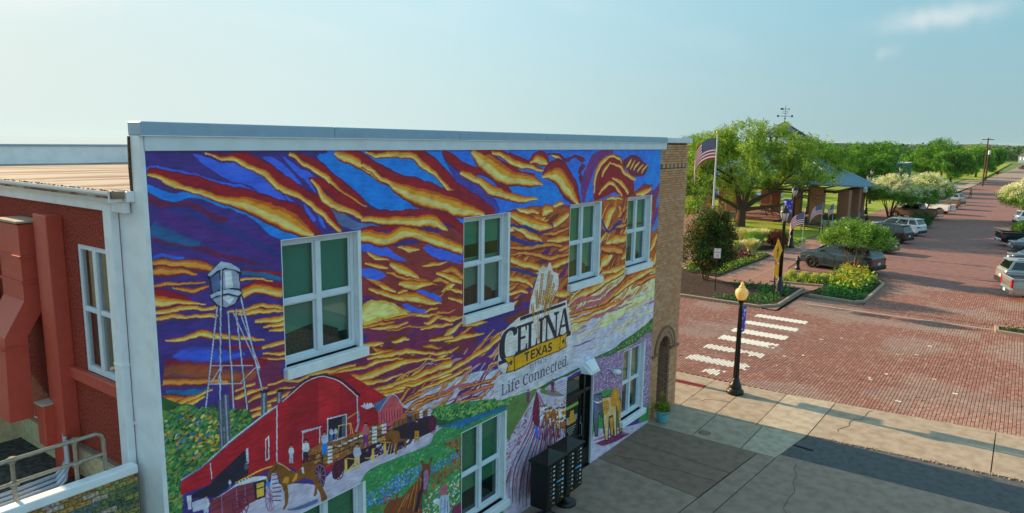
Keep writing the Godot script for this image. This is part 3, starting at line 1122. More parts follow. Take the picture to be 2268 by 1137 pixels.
	cham(s, Vector3(4.2 + ox, 5.2, -2.3), Vector3(4.36 + ox, wy0, -0.87), 0.012)
	commit(s, "ledge", M.red_metal, w)
	# the boxed pipe chase
	for q in [[4.14, 4.46, -2.28, -2.09, 3.6, 7.66], [4.2, 4.46, -2.07, -1.93, 3.6, 7.66]]:
		pass
	s = begin()
	cham(s, Vector3(4.24, 3.6, -2.62), Vector3(4.46, 7.64, -2.28), 0.01)
	cham(s, Vector3(4.27, 3.6, -2.8), Vector3(4.46, 7.64, -2.66), 0.01)
	commit(s, "pipe_chase", M.red_metal, t)
	s = begin()
	cham(s, Vector3(4.1, 4.1, -2.86), Vector3(4.3, 4.75, -2.6), 0.012)
	commit(s, "junction_box", M.red_metal, t)
	s = begin()
	cham(s, Vector3(4.08, 4.75, -2.88), Vector3(4.32, 4.775, -2.58), 0.006)
	commit(s, "box_lid", M.concrete_pale, t)
	# the big air duct
	var d := thing("air_duct", "large red painted sheet metal duct cranked down the stuccoed wall", "duct")
	s = begin()
	var za := -2.97
	var zb := -3.75
	var pr := [[4.46, 7.48], [4.13, 7.46], [4.12, 6.32], [3.82, 5.8], [3.78, 4.5], [4.1, 4.5], [4.12, 5.78], [4.46, 6.31]]
	var ra: Array[Vector3] = []
	var rb_: Array[Vector3] = []
	for p in pr:
		ra.append(Vector3(p[0], p[1], za))
		rb_.append(Vector3(p[0], p[1], zb))
	# the two ends are not convex, so they are laid as strips
	loft(s, [ra, rb_], false, true)
	for e in [[ra, false], [rb_, true]]:
		var g: Array = e[0]
		for q in [[0, 1, 2, 7], [7, 2, 3, 6], [6, 3, 4, 5]]:
			if e[1]:
				quad(s, g[q[0]], g[q[1]], g[q[2]], g[q[3]])
			else:
				quad(s, g[q[3]], g[q[2]], g[q[1]], g[q[0]])
	commit(s, "duct_body", M.red_metal, d)
	for y in [7.5, 6.98, 6.6]:
		s = begin()
		bx(s, Vector3(4.095, y - 0.015, zb - 0.03), Vector3(4.46, y + 0.015, za + 0.025))
		commit(s, "flange", M.red_metal if y < 7.4 else M.concrete_pale, d)
	s = begin()
	bx(s, Vector3(3.755, 5.62, zb - 0.02), Vector3(4.13, 5.65, za + 0.02))
	commit(s, "flange", M.red_metal, d)
	var d2 := thing("air_duct", "second red duct, cut off by the left edge behind the first", "duct")
	s = begin()
	cham(s, Vector3(3.75, 3.7, -6.0), Vector3(4.44, 7.55, -4.9), 0.02)
	commit(s, "duct_body", M.red_metal, d2)
	s = begin()
	bx(s, Vector3(3.7, 7.55, -6.05), Vector3(4.46, 7.58, -4.85))
	commit(s, "flange", M.red_metal, d2)


func build_annex() -> void:
	var t := thing("annex", "one-storey annexe of painted brick with a white capped parapet and flat roof", "building")
	var s := begin()
	bx(s, Vector3(-6, 0, -0.6), Vector3(4.4, 4.25, -0.47))
	commit(s, "parapet_core", M.mortar, t)
	s = begin()
	cham(s, Vector3(-6, 4.24, -0.6), Vector3(4.4, 4.36, -0.43), 0.012)
	commit(s, "parapet_cap", M.white_paint, t)
	s = begin()
	bx(s, Vector3(-6, 3.5, -12), Vector3(4.46, 3.66, -0.6))
	commit(s, "flat_roof", M.flat_roof, t)
	s = begin()
	bx(s, Vector3(4.4, 3.66, -12), Vector3(4.452, 4.12, -0.6))
	commit(s, "flashing", M.cream_paint, t)
	s = begin()
	cham(s, Vector3(4.37, 4.12, -12), Vector3(4.47, 4.15, -0.6), 0.006)
	for i in 40:
		ball(s, Vector3(4.38, 4.14, -0.9 - i * 0.2), Vector3(0.012, 0.014, 0.012), 6)
	commit(s, "flashing_bar", M.galvanised, t)
	# cream wall further back under the ducts
	s = begin()
	bx(s, Vector3(-6, 3.66, -4.7), Vector3(4.4, 4.45, -4.5))
	commit(s, "rear_upstand", M.cream_paint, t)
	# painted bricks, one by one
	var rng := RandomNumberGenerator.new()
	rng.seed = 8
	var meshes: Array = []
	for L in [0.2, 0.095]:
		var b := begin()
		cham(b, Vector3(-L / 2, -0.031, -0.03), Vector3(L / 2, 0.031, 0.012), 0.006)
		b.generate_normals()
		meshes.append(b.commit())
	for row in 11:
		var y := 4.215 - row * 0.073
		var head := row == 0 or row == 6
		var step := 0.105 if head else 0.21
		var x := 4.42 - (0.0 if row % 2 else 0.1)
		while x > 2.2:
			# a brick counts if it shows: the frame cuts the wall along a slanting line
			if y > 3.62 + (4.4 - x) * 0.42 - 0.35:
				var b := put(meshes[1 if head else 0], "brick", null, t)
				b.position = Vector3(minf(x, 4.3), y, -0.47 + rng.randf_range(-0.002, 0.003))
				var u := (4.4 - x) + (4.2 - y) * 0.6
				var pick := 0
				if u < 0.55:
					pick = [2, 3, 5, 7, 3][rng.randi() % 5] if y < 4.1 else [0, 2, 2, 3][rng.randi() % 4]
				elif u < 1.0:
					pick = [4, 5, 0, 2, 3][rng.randi() % 5] if y < 4.05 else [0, 1, 6, 4][rng.randi() % 4]
				else:
					pick = [0, 1, 6, 0, 4][rng.randi() % 5]
				b.material_override = M["painted_brick_%d" % pick]
			x -= step
	# pipe railing standing on the parapet
	var r := thing("roof_railing", "galvanised pipe railing on the parapet of the low brick annexe", "railing", Vector3(0, 4.34, -0.64))
	s = begin()
	tube(s, [Vector3(-5.5, 0.54, 0), Vector3(3.98, 0.54, 0), Vector3(4.05, 0.5, 0), Vector3(4.07, 0.42, 0), Vector3(4.08, -0.68, 0)], [0.026], 10)
	commit(s, "top_rail", M.galvanised, r)
	s = begin()
	tube(s, [Vector3(-5.5, 0.22, 0), Vector3(4.07, 0.24, 0)], [0.023], 10)
	commit(s, "middle_rail", M.galvanised, r)
	for x in [0.75, 1.5, 2.27, 3.02, 3.72]:
		s = begin()
		tube(s, [Vector3(x, -0.68, 0), Vector3(x, 0.54, 0)], [0.026], 10)
		for y in [0.23, 0.54]:
			tube(s, [Vector3(x - 0.05, y, 0), Vector3(x + 0.05, y, 0)], [0.034], 10)
			tube(s, [Vector3(x, y - 0.05, 0), Vector3(x, y + 0.035, 0)], [0.034], 10)
		commit(s, "post", M.galvanised, r)
	# bundled conduits on the roof
	for k in 6:
		var y := 3.7 + 0.03 * (k % 2)
		var zz := -1.75 - k * 0.085
		s = begin()
		var bend := 4.05 + 0.03 * k
		tube(s, [Vector3(-4, y, zz - 0.2), Vector3(2.6, y, zz - 0.1), Vector3(3.5, y + 0.01, zz - 0.1), Vector3(bend - 0.12, y + 0.03, zz - 0.12), Vector3(bend, y + 0.12, zz - 0.14), Vector3(bend + 0.06, y + 0.3, zz - 0.16), Vector3(bend + 0.07, y + 0.62, zz - 0.2)], [0.022 + 0.006 * (k % 3)], 8)
		var c := commit(s, numbered("conduit"), M.conduit)
		tag(c, "grey conduit in the bundle on the annexe roof, bending up the wall", "conduit", "bundled conduits on the annexe roof")
	for k in 3:
		s = begin()
		tube(s, [Vector3(-4, 3.72, -1.2 - k * 0.12), Vector3(3.9, 3.72, -1.15 - k * 0.1)], [0.018], 8)
		var c := commit(s, numbered("roof_pipe"), M.galvanised)
		tag(c, "thin pipe lying along the annexe roof behind the railing", "pipe", "thin pipes on the annexe roof")
	for p in [[2.9, -1.5], [3.35, -1.7], [3.7, -1.35]]:
		s = begin()
		tube(s, [Vector3(p[0], 3.7, p[1]), Vector3(p[0] + 0.28, 3.76, p[1] + 0.22)], [0.04, 0.03], 8)
		tube(s, [Vector3(p[0] + 0.1, 3.66, p[1] + 0.06), Vector3(p[0] + 0.1, 3.86, p[1] + 0.06)], [0.03], 8)
		var c := commit(s, numbered("pipe_fitting"), M.conduit)
		tag(c, "short metal pipe fitting lying on the annexe roof", "pipe fitting", "fittings on the annexe roof")

# ------------------------------------------------------------------ the town square
func bed(called: String, outline: Array, kerb_sides: Array) -> MeshInstance3D:
	var b := sheet(called, outline, 0.05, M.mulch)
	for i in kerb_sides:
		var p := Vector3(outline[i][0], 0, outline[i][1])
		var q := Vector3(outline[(i + 1) % outline.size()][0], 0, outline[(i + 1) % outline.size()][1])
		var s := begin()
		var d := q - p
		var t := Transform3D(Basis(Vector3.UP, atan2(-d.z, d.x)), p)
		cham(s, Vector3(-0.06, -0.08, -0.09), Vector3(d.length() + 0.06, 0.1, 0.09), 0.02, t)
		commit(s, "kerb", M.kerb, b)
	return b


func leaf_mesh(n: int, seed_: int, longness := 1.0) -> ArrayMesh:
	var rng := RandomNumberGenerator.new()
	rng.seed = seed_
	var s := begin()
	for i in n:
		var p := Vector3(rng.randf_range(-1, 1), rng.randf_range(-1, 1), rng.randf_range(-1, 1)) * 0.5
		var d := Vector3(rng.randf_range(-1, 1), rng.randf_range(-0.8, 0.9), rng.randf_range(-1, 1)).normalized()
		var w := d.cross(Vector3(rng.randf_range(-1, 1), rng.randf_range(-0.3, 1), rng.randf_range(-1, 1))).normalized()
		var l := rng.randf_range(0.25, 0.4) * longness
		var k := l * 0.36 / longness
		tri(s, p, p + d * l * 0.5 + w * k, p + d * l)
		tri(s, p, p + d * l, p + d * l * 0.5 - w * k + Vector3(0, -0.02, 0))
	s.generate_normals()
	return s.commit()


func plants(called: String, outline: Array, gap: float, size: float, tones: Array, rng: RandomNumberGenerator, mesh: Mesh, flower := Color.BLACK, share := 0.0, y := 0.06) -> void:
	var p := PackedVector2Array()
	for q in outline:
		p.append(Vector2(q[0], q[1]))
	var box := Rect2(p[0], Vector2.ZERO)
	for q in p:
		box = box.expand(q)
	var list: Array = []
	var cols: Array = []
	var n := int(box.get_area() / (gap * gap))
	for i in n:
		var q := Vector2(rng.randf_range(box.position.x, box.end.x), rng.randf_range(box.position.y, box.end.y))
		if not Geometry2D.is_point_in_polygon(q, p):
			continue
		var sc := size * rng.randf_range(0.7, 1.3)
		list.append(Transform3D(Basis(Vector3.UP, rng.randf() * TAU) * Basis.from_scale(Vector3(sc, sc * 0.9, sc)), Vector3(q.x, y + sc * 0.35, q.y)))
		var c: Color = tones[rng.randi() % tones.size()]
		cols.append(c.lerp(c * 0.6, rng.randf() * 0.6))
		if rng.randf() < share:
			list.append(Transform3D(Basis(Vector3.UP, rng.randf() * TAU) * Basis.from_scale(Vector3.ONE * size * 0.34), Vector3(q.x, y + sc * 0.85, q.y)))
			cols.append(flower)
	var o := scatter(called, mesh, M.leaf, list, cols)
	o.name = numbered(called)


func bush(called: String, label: String, at: Vector3, r: Vector3, n: int, leaf: float, tones: Array, rng: RandomNumberGenerator, mesh: Mesh, group := "") -> void:
	var t := thing(called, label, "shrub", at, 0.0, group)
	var s := begin()
	for i in 4:
		tube(s, [Vector3.ZERO, Vector3(rng.randf_range(-0.5, 0.5) * r.x, r.y, rng.randf_range(-0.5, 0.5) * r.z)], [0.02, 0.01], 5)
	commit(s, "stem", M.bark, t)
	var list: Array = []
	var cols: Array = []
	for i in n:
		var d := Vector3(rng.randfn(), rng.randfn(), rng.randfn()).normalized() * pow(rng.randf(), 0.35)
		if d.y < -0.75:
			continue
		var sc := leaf * rng.randf_range(0.7, 1.3)
		list.append(Transform3D(Basis.from_euler(Vector3(rng.randf() * 6, rng.randf() * 6, rng.randf() * 6)) * Basis.from_scale(Vector3.ONE * sc), Vector3(d.x * r.x, r.y + d.y * r.y, d.z * r.z)))
		cols.append(tones[rng.randi() % tones.size()])
	scatter("foliage", mesh, M.leaf, list, cols, t)


func tuft(label: String, at: Vector3, r: float, h: float, n: int, rng: RandomNumberGenerator, tones: Array) -> void:
	var t := thing("ornamental_grass", label, "grass clump", at, 0.0, "ornamental grasses in the square's beds")
	var s := begin()
	var blade := begin()
	blade.set_smooth_group(-1)
	tri(blade, Vector3(-0.018, 0, 0), Vector3(0.0, 0.6, 0.08), Vector3(0.018, 0, 0))
	tri(blade, Vector3(-0.012, 0.45, 0.05), Vector3(0.0, 1.0, 0.32), Vector3(0.012, 0.45, 0.05))
	tri(blade, Vector3(-0.03, 0.7, 0.13), Vector3(0.0, 1.04, 0.34), Vector3(0.03, 0.78, 0.16))
	blade.generate_normals()
	var m := blade.commit()
	var list: Array = []
	var cols: Array = []
	for i in n:
		var a := rng.randf() * TAU
		var k := rng.randf()
		var lean := Basis(Vector3.UP, a) * Basis.from_scale(Vector3(1.6, h * rng.randf_range(0.7, 1.15), r * 2.2 * k))
		list.append(Transform3D(lean, Vector3(sin(a), 0, cos(a)) * r * 0.35 * k))
		cols.append(tones[rng.randi() % tones.size()])
	scatter("blades", m, M.leaf, list, cols, t)
	tube(s, [Vector3(0, 0, 0), Vector3(0, h * 0.2, 0)], [r * 0.25, r * 0.2], 7)
	commit(s, "crown_base", M.soil, t)


func build_square() -> void:
	var rng := RandomNumberGenerator.new()
	rng.seed = 77
	sheet("plaza", [[38.7, -70], [38.7, -1.3], [44, -1.3], [48, -0.6], [52.6, -4.4], [72, -5.6], [110, -5.0], [110, -70]], -0.02, M.brick_walk)
	# soldier lines of pavers across the square
	var s := begin()
	for x in [46.3, 51.0, 59.0, 63.2]:
		bx(s, Vector3(x, -0.03, -14), Vector3(x + 0.12, -0.014, -5.2))
	for z in [-5.3, -6.6, -10.2]:
		bx(s, Vector3(46.5, -0.03, z), Vector3(70, -0.0135, z + 0.1))
	var lines := commit(s, "paver_line", M.kerb)
	structure(lines)
	sheet("lawn", [[63.0, -9.4], [67.6, -7.6], [76, -7.2], [83.0, -7.6], [83.6, -19.6], [73, -19.8], [66, -15.0]], 0.03, M.lawn)
	sheet("lawn", [[92, -5.6], [110, -5.4], [150, -9], [150, -40], [99.6, -40], [99.6, -7.4]], 0.02, M.lawn)
	sheet("path", [[90, -4.6], [120, -4.4], [120, -7.0], [101, -7.4], [92, -6.8]], 0.035, M.brick_walk)
	var leafy := leaf_mesh(9, 3)
	var greens := [Color(0.06, 0.26, 0.045), Color(0.045, 0.2, 0.04), Color(0.12, 0.34, 0.06), Color(0.035, 0.14, 0.045)]
	var limes := [Color(0.45, 0.54, 0.06), Color(0.3, 0.45, 0.06), Color(0.54, 0.56, 0.1), Color(0.18, 0.33, 0.045)]
	# bed at the street corner
	bed("corner_bed", [[38.75, -14], [38.75, -2.2], [39.7, -1.5], [45.4, -1.55], [45.2, -3.2], [44.4, -6.0], [46.3, -9.6], [46.0, -14]], [0, 1, 2, 3])
	plants("ground_cover", [[39.0, -4.9], [39.0, -2.4], [39.8, -1.8], [45.0, -1.8], [44.9, -3.0], [43.4, -4.4], [41.6, -2.9], [40.4, -4.0]], 0.24, 0.34, greens, rng, leafy, Color(0.8, 0.8, 0.78), 0.09)
	plants("ground_cover", [[43.2, -4.6], [44.9, -3.0], [44.7, -4.6], [44.0, -5.4]], 0.26, 0.32, greens, rng, leafy, Color(0.8, 0.8, 0.78), 0.05)
	plants("leaf_litter", [[39.0, -12], [39.0, -5.0], [41.5, -3.2], [44.0, -5.6], [45.8, -9.6], [45.8, -12]], 0.34, 0.1, [Color(0.2, 0.12, 0.06), Color(0.3, 0.2, 0.1), Color(0.1, 0.06, 0.04)], rng, leafy)
	# bed at the parking row's end
	bed("parking_bed", [[43.75, -0.75], [43.35, 1.7], [44.0, 2.15], [50.4, 2.15], [53.4, 0.9], [53.7, -0.95], [49.2, -0.6]], [0, 1, 2, 3, 4])
	plants("ground_cover", [[44.0, -0.5], [43.7, 1.6], [44.3, 1.9], [50.2, 1.9], [53.2, 0.7], [53.4, -0.7]], 0.22, 0.36, greens, rng, leafy, Color(0.85, 0.84, 0.8), 0.06)
	plants("orange_shrubs", [[46.4, -0.3], [46.4, 1.3], [50.2, 1.6], [53.2, 0.6], [53.4, -0.8], [48.5, -0.6]], 0.26, 0.6, limes, rng, leafy, Color(0.75, 0.34, 0.04), 0.3, 0.2)
	bed("hedge_bed", [[46.6, -3.9], [49.4, -3.7], [50.2, -0.85], [47.2, -0.75]], [3])
	plants("ground_cover", [[46.8, -3.7], [49.2, -3.5], [49.9, -1.0], [47.3, -0.9]], 0.2, 0.3, limes, rng, leafy, Color(0.85, 0.84, 0.75), 0.12)
	var places := ["leftmost, beside the bollard", "second from the bollard", "third from the bollard", "nearest the young tree"]
	for i in 4:
		var p: Vector3 = [Vector3(48.2, 0.08, -2.95), Vector3(48.0, 0.08, -2.15), Vector3(47.9, 0.08, -1.45), Vector3(48.3, 0.08, -0.95)][i]
		bush("ball_shrub", "yellow-green ball-clipped shrub in the row before the parked car, " + places[i], p, Vector3(0.3, 0.29, 0.3), 520, 0.13, [Color(0.55, 0.58, 0.1), Color(0.45, 0.52, 0.08), Color(0.65, 0.66, 0.16)], rng, leafy, "ball-clipped shrubs in the hedge bed")
	# long bed with grasses and red shrubs
	bed("grass_bed", [[45.9, -7.2], [57.6, -7.0], [58.6, -7.6], [56.0, -10.2], [46.4, -10.4]], [])
	plants("flower_border", [[46.2, -7.35], [57.4, -7.15], [57.6, -7.8], [46.4, -8.2]], 0.22, 0.36, limes, rng, leafy, Color(0.75, 0.7, 0.3), 0.1)
	plants("red_shrubs", [[48.6, -8.4], [55.6, -8.0], [56.4, -9.0], [49.4, -9.4]], 0.3, 0.6, [Color(0.13, 0.03, 0.035), Color(0.2, 0.05, 0.04), Color(0.09, 0.02, 0.03)], rng, leafy)
	plants("yellow_shrubs", [[46.4, -8.3], [48.8, -8.3], [49.2, -10.0], [46.6, -10.0]], 0.3, 0.6, limes, rng, leafy, Color(0.7, 0.5, 0.05), 0.2)
	var straw := [Color(0.75, 0.66, 0.4), Color(0.62, 0.56, 0.28), Color(0.82, 0.76, 0.54), Color(0.44, 0.48, 0.16)]
	for q in [[50.6, -9.8, "broad pale tuft behind the red shrubs, nearest the dark evergreen"], [52.6, -9.9, "pale tuft behind the middle of the red shrubs"], [55.6, -9.3, "small pale tuft at the red shrubs' far end"], [57.0, -8.4, "last pale tuft of the bed, close to the crossing sign"]]:
		tuft("feathery straw-coloured grass, " + q[2], Vector3(q[0], 0.05, q[1]), 0.75, 1.15, 420, rng, straw)
	bed("lawn_bed", [[58.2, -8.9], [63.4, -7.4], [66.4, -8.2], [66.0, -12.6], [60.4, -12.8]], [])
	for q in [[61.6, -10.6, "large feathery clump at the lawn's edge left of the lamp post"], [62.6, -9.6, "large feathery clump at the lawn's edge behind the crossing sign"]]:
		tuft("pale feathery grass, " + q[2], Vector3(q[0], 0.05, q[1]), 1.0, 1.35, 620, rng, straw)
	plants("flower_border", [[62.4, -14.8], [65.6, -14.6], [66.2, -11.4], [63.6, -11.4]], 0.3, 0.85, limes, rng, leafy, Color(0.75, 0.42, 0.05), 0.25)
	plants("flower_border", [[62.6, -8.0], [66.4, -7.6], [67.2, -6.6], [64.2, -6.9]], 0.26, 0.5, greens, rng, leafy, Color(0.8, 0.78, 0.6), 0.14)
	bush("ball_shrub", "round bright green shrub at the lawn's edge, left of the crossing sign's post", Vector3(60.4, 0.05, -9.3), Vector3(0.75, 0.7, 0.75), 700, 0.26, [Color(0.22, 0.4, 0.05), Color(0.16, 0.32, 0.04)], rng, leafy)
	bush("dark_red_shrub", "dark red rounded shrub between the two lamp posts", Vector3(62.4, 0.05, -7.9), Vector3(0.9, 0.75, 0.9), 700, 0.26, [Color(0.13, 0.03, 0.03), Color(0.2, 0.05, 0.03)], rng, leafy)
	build_pavilion()


func build_pavilion() -> void:
	var t := thing("pavilion", "open brick market pavilion with a blue metal hip roof and louvred cupola", "pavilion")
	sheet("pavilion_floor", [[83.7, -24], [83.7, -7.4], [99.5, -7.0], [99.5, -24]], 0.06, M.far_brick)
	for p in [[84.2, 85.4, -20.2, -18.9], [84.0, 85.2, -10.6, -9.2], [85.4, 86.4, -12.9, -11.9], [87.5, 89.0, -8.4, -7.2], [93.6, 95.0, -8.4, -7.2], [97.4, 98.6, -8.6, -7.4], [97.4, 98.6, -14, -12.8], [97.4, 98.6, -20, -18.8], [84.4, 85.6, -23.4, -22.2], [90.6, 91.8, -23.4, -22.2], [95.2, 96.0, -18.0, -17.0]]:
		var s := begin()
		cham(s, Vector3(p[0], 0.85, p[2]), Vector3(p[1], 4.2 if p[2] < -9.0 else 3.75, p[3]), 0.03)
		var pl := commit(s, "pillar", M.pillar_brick, t)
		s = begin()
		cham(s, Vector3(p[0] - 0.09, 0.02, p[2] - 0.09), Vector3(p[1] + 0.09, 0.85, p[3] + 0.09), 0.05)
		commit(s, "plinth", M.pillar_base, pl)
	var roof := func(s: SurfaceTool, a: Array, b: Array, th: float) -> void:
		# a: eave corners, b: ridge ends
		for q in [[a[0], a[1], b[1], b[0]], [a[1], a[2], b[1], b[1]], [a[2], a[3], b[0], b[1]], [a[3], a[0], b[0], b[0]]]:
			quad(s, q[1], q[2], q[3], q[0])
			quad(s, q[0] - Vector3(0, th, 0), q[3] - Vector3(0, th, 0), q[2] - Vector3(0, th, 0), q[1] - Vector3(0, th, 0))
		for i in 4:
			var p: Vector3 = a[i]
			var q: Vector3 = a[(i + 1) % 4]
			quad(s, p - Vector3(0, th, 0), p, q, q - Vector3(0, th, 0))
	var e := [Vector3(82.8, 4.6, -24.6), Vector3(82.8, 4.6, -7.4), Vector3(99.6, 3.8, -6.2), Vector3(99.8, 4.6, -24.6)]
	var g := [Vector3(91, 8.3, -17.5), Vector3(90.0, 8.2, -13.6)]
	var s := begin()
	roof.call(s, e, g, 0.18)
	var rf := commit(s, "roof", M.metal_roof, t)
	# standing seams
	s = begin()
	for i in 17:
		var k := (i + 0.5) / 17.0
		var lo: Vector3 = e[0].lerp(e[1], k)
		var hi: Vector3 = g[0].lerp(g[1], clampf((k - 0.34) / 0.3, 0, 1))
		var cut := 1.0 if k > 0.34 and k < 0.64 else (k / 0.34 if k <= 0.34 else (1 - k) / 0.36)
		tube(s, [lo + Vector3(0, 0.03, 0), lo.lerp(Vector3(lerpf(lo.x, hi.x, cut), lerpf(lo.y, hi.y, cut), lo.z), 1.0) + Vector3(0, 0.03, 0)], [0.045], 4)
	for i in 15:
		var k := (i + 0.5) / 15.0
		var lo: Vector3 = e[1].lerp(e[2], k)
		var c := k / 0.43 if k < 0.43 else (1 - k) / 0.57
		tube(s, [lo + Vector3(0, 0.03, 0), lo.lerp(Vector3(lo.x, g[1].y, g[1].z), c) + Vector3(0, 0.03, 0)], [0.045], 4)
	for q in [[e[1], g[1]], [e[2], g[1]], [e[0], g[0]], [g[0], g[1]]]:
		tube(s, [q[0] + Vector3(0, 0.05, 0), q[1] + Vector3(0, 0.05, 0)], [0.09], 6)
	commit(s, "standing_seams", M.coping_metal, rf)
	s = begin()
	for z in [-24.0, -8.0]:
		bx(s, Vector3(83.6, 3.6, z - 0.15), Vector3(98.4, 3.85, z + 0.15))
	for x in [84.4, 98.4]:
		bx(s, Vector3(x - 0.15, 3.6, -23.8), Vector3(x + 0.15, 3.86, -8.2))
	for i in 7:
		bx(s, Vector3(84.6, 3.9, -22.4 + i * 2.1), Vector3(97.6, 4.05, -22.3 + i * 2.1))
	commit(s, "beams", M.black_metal, t)
	# cupola
	var c := Node3D.new()
	c.name = "cupola"
	t.add_child(c, true)
	c.position = Vector3(90.0, 0, -15.6)
	s = begin()
	for k in 4:
		var x := 1.15 if k & 1 else -1.15
		var z := 1.15 if k & 2 else -1.15
		bx(s, Vector3(x - 0.14, 6.6, z - 0.14), Vector3(x + 0.14, 9.95, z + 0.14))
	for y in [6.6, 8.2, 9.7]:
		bx(s, Vector3(-1.0, y, -1.2), Vector3(1.0, y + 0.24, -1.05))
		bx(s, Vector3(-1.0, y, 1.05), Vector3(1.0, y + 0.24, 1.2))
		bx(s, Vector3(-1.2, y, -1.0), Vector3(-1.05, y + 0.24, 1.0))
		bx(s, Vector3(1.05, y, -1.0), Vector3(1.2, y + 0.24, 1.0))
	commit(s, "cupola_frame", M.bark, c)
	s = begin()
	var ce := [Vector3(-2.4, 9.8, -2.4), Vector3(-2.4, 9.8, 2.4), Vector3(2.4, 9.8, 2.4), Vector3(2.4, 9.8, -2.4)]
	roof.call(s, ce, [Vector3(0, 11.6, 0), Vector3(0, 11.6, 0.001)], 0.12)
	for i in 9:
		var k := (i + 0.5) / 9.0
		for q in [[ce[0], ce[1]], [ce[1], ce[2]]]:
			var lo: Vector3 = q[0].lerp(q[1], k)
			tube(s, [lo + Vector3(0, 0.02, 0), lo.lerp(Vector3(0, 11.6, 0), 0.0 + 1.0 - absf(k - 0.5) * 2.0) * Vector3(1, 1, 1) + Vector3(0, 0.02, 0)], [0.035], 4)
	commit(s, "cupola_roof", M.metal_roof_dark, c)
	# weathervane
	var w := Node3D.new()
	w.name = "weathervane"
	t.add_child(w, true)
	w.position = Vector3(90.0, 11.65, -15.6)
	s = begin()
	tube(s, [Vector3(0, 0, 0), Vector3(0, 1.85, 0)], [0.035, 0.02], 6)
	ball(s, Vector3(0, 0.28, 0), Vector3(0.1, 0.12, 0.1), 8)
	commit(s, "rod", M.black_metal, w)
	s = begin()
	var side := Vector3(0.587, 0, 0.81)
	tube(s, [side * -0.85 + Vector3(0, 0.55, 0), side * 0.85 + Vector3(0, 0.55, 0)], [0.025], 6)
	tube(s, [Vector3(-0.5, 0.55, 0.36), Vector3(0.5, 0.55, -0.36)], [0.025], 6)
	for k in [-1.0, 1.0]:
		bx(s, side * 0.85 * k + Vector3(-0.09, 0.45, -0.09), side * 0.85 * k + Vector3(0.09, 0.67, 0.09))
	commit(s, "compass_arms", M.black_metal, w)
	s = begin()
	tube(s, [side * -0.5 + Vector3(0, 1.4, 0), side * 0.5 + Vector3(0, 1.4, 0)], [0.03], 6)
	bx(s, side * -0.42 + Vector3(-0.12, 1.3, -0.14), side * -0.42 + Vector3(0.12, 1.5, 0.14))
	tube(s, [side * 0.4 + Vector3(0, 1.4, 0), side * 0.55 + Vector3(0, 1.4, 0)], [0.1, 0.01], 6)
	commit(s, "arrow", M.black_metal, w)
	s = begin()
	for i in 10:
		var a := TAU * i / 10
		var b := TAU * (i + 1) / 10
		tube(s, [side * cos(a) * 0.36 + Vector3(0, 1.0 + sin(a) * 0.14, 0), side * cos(b) * 0.36 + Vector3(0, 1.0 + sin(b) * 0.14, 0)], [0.022], 5)
	commit(s, "scroll", M.red_metal, w)
	# hanging lantern under the near corner, picnic tables inside
	s = begin()
	cham(s, Vector3(92.6, 3.35, -6.7), Vector3(93.1, 3.95, -6.3), 0.05)
	tube(s, [Vector3(92.85, 3.95, -6.5), Vector3(92.85, 4.2, -6.5)], [0.03], 6)
	tag(commit(s, "hanging_lantern", M.lamp_glass), "small square lantern hanging under the pavilion's right eave", "lantern")
	for q in [[88.5, -16.5, "nearer the oak trunk"], [91.5, -14.5, "nearer the middle pillar"]]:
		var p := thing("picnic_table", "dark picnic table in the pavilion's shade, " + q[2], "table", Vector3(q[0], 0.06, q[1]), 0.9, "picnic tables in the pavilion")
		s = begin()
		cham(s, Vector3(-0.9, 0.7, -0.38), Vector3(0.9, 0.76, 0.38), 0.015)
		commit(s, "tabletop", M.black_metal, p)
		for k in [-0.7, 0.62]:
			s = begin()
			cham(s, Vector3(-0.9, 0.42, k - 0.14 + 0.04), Vector3(0.9, 0.46, k + 0.18), 0.01)
			commit(s, "seat", M.black_metal, p)
		for x in [-0.65, 0.65]:
			for k in [-1.0, 1.0]:
				s = begin()
				tube(s, [Vector3(x, 0.7, 0.15 * k), Vector3(x, 0.0, 0.6 * k)], [0.035], 6)
				commit(s, "leg", M.black_metal, p)

# ------------------------------------------------------------------ trees
func limb(s: SurfaceTool, p: Vector3, d: Vector3, length: float, r: float, level: int, rng: RandomNumberGenerator, tips: Array, spread: float, droop: float) -> void:
	var pts: Array = [p]
	var rad: Array = [r]
	var steps := 4
	var q := p
	var dir := d
	for i in steps:
		dir = (dir + Vector3(rng.randf_range(-1, 1), rng.randf_range(-0.6, 0.6) - droop * level * 0.14, rng.randf_range(-1, 1)) * 0.17).normalized()
		q += dir * length / steps
		pts.append(q)
		rad.append(r * (1.0 - 0.42 * (i + 1) / steps))
	tube(s, pts, rad, 9 if level < 2 else 5, false)
	if level >= 4 or r < 0.012:
		tips.append(q)
		return
	if level >= 2:
		tips.append(pts[2])
		tips.append(q)
	var n := 3 if level < 2 else 2
	var turn := rng.randf() * TAU
	for i in n:
		var fr := side_frame(dir)
		var a := turn + TAU * i / n + rng.randf_range(-0.4, 0.4)
		var out: Vector3 = (dir + (fr[0] * cos(a) + fr[1] * sin(a)) * spread * rng.randf_range(0.7, 1.2)).normalized()
		limb(s, q if i else pts[3], out, length * rng.randf_range(0.62, 0.82), rad[-1] * rng.randf_range(0.62, 0.8), level + 1, rng, tips, spread, droop)


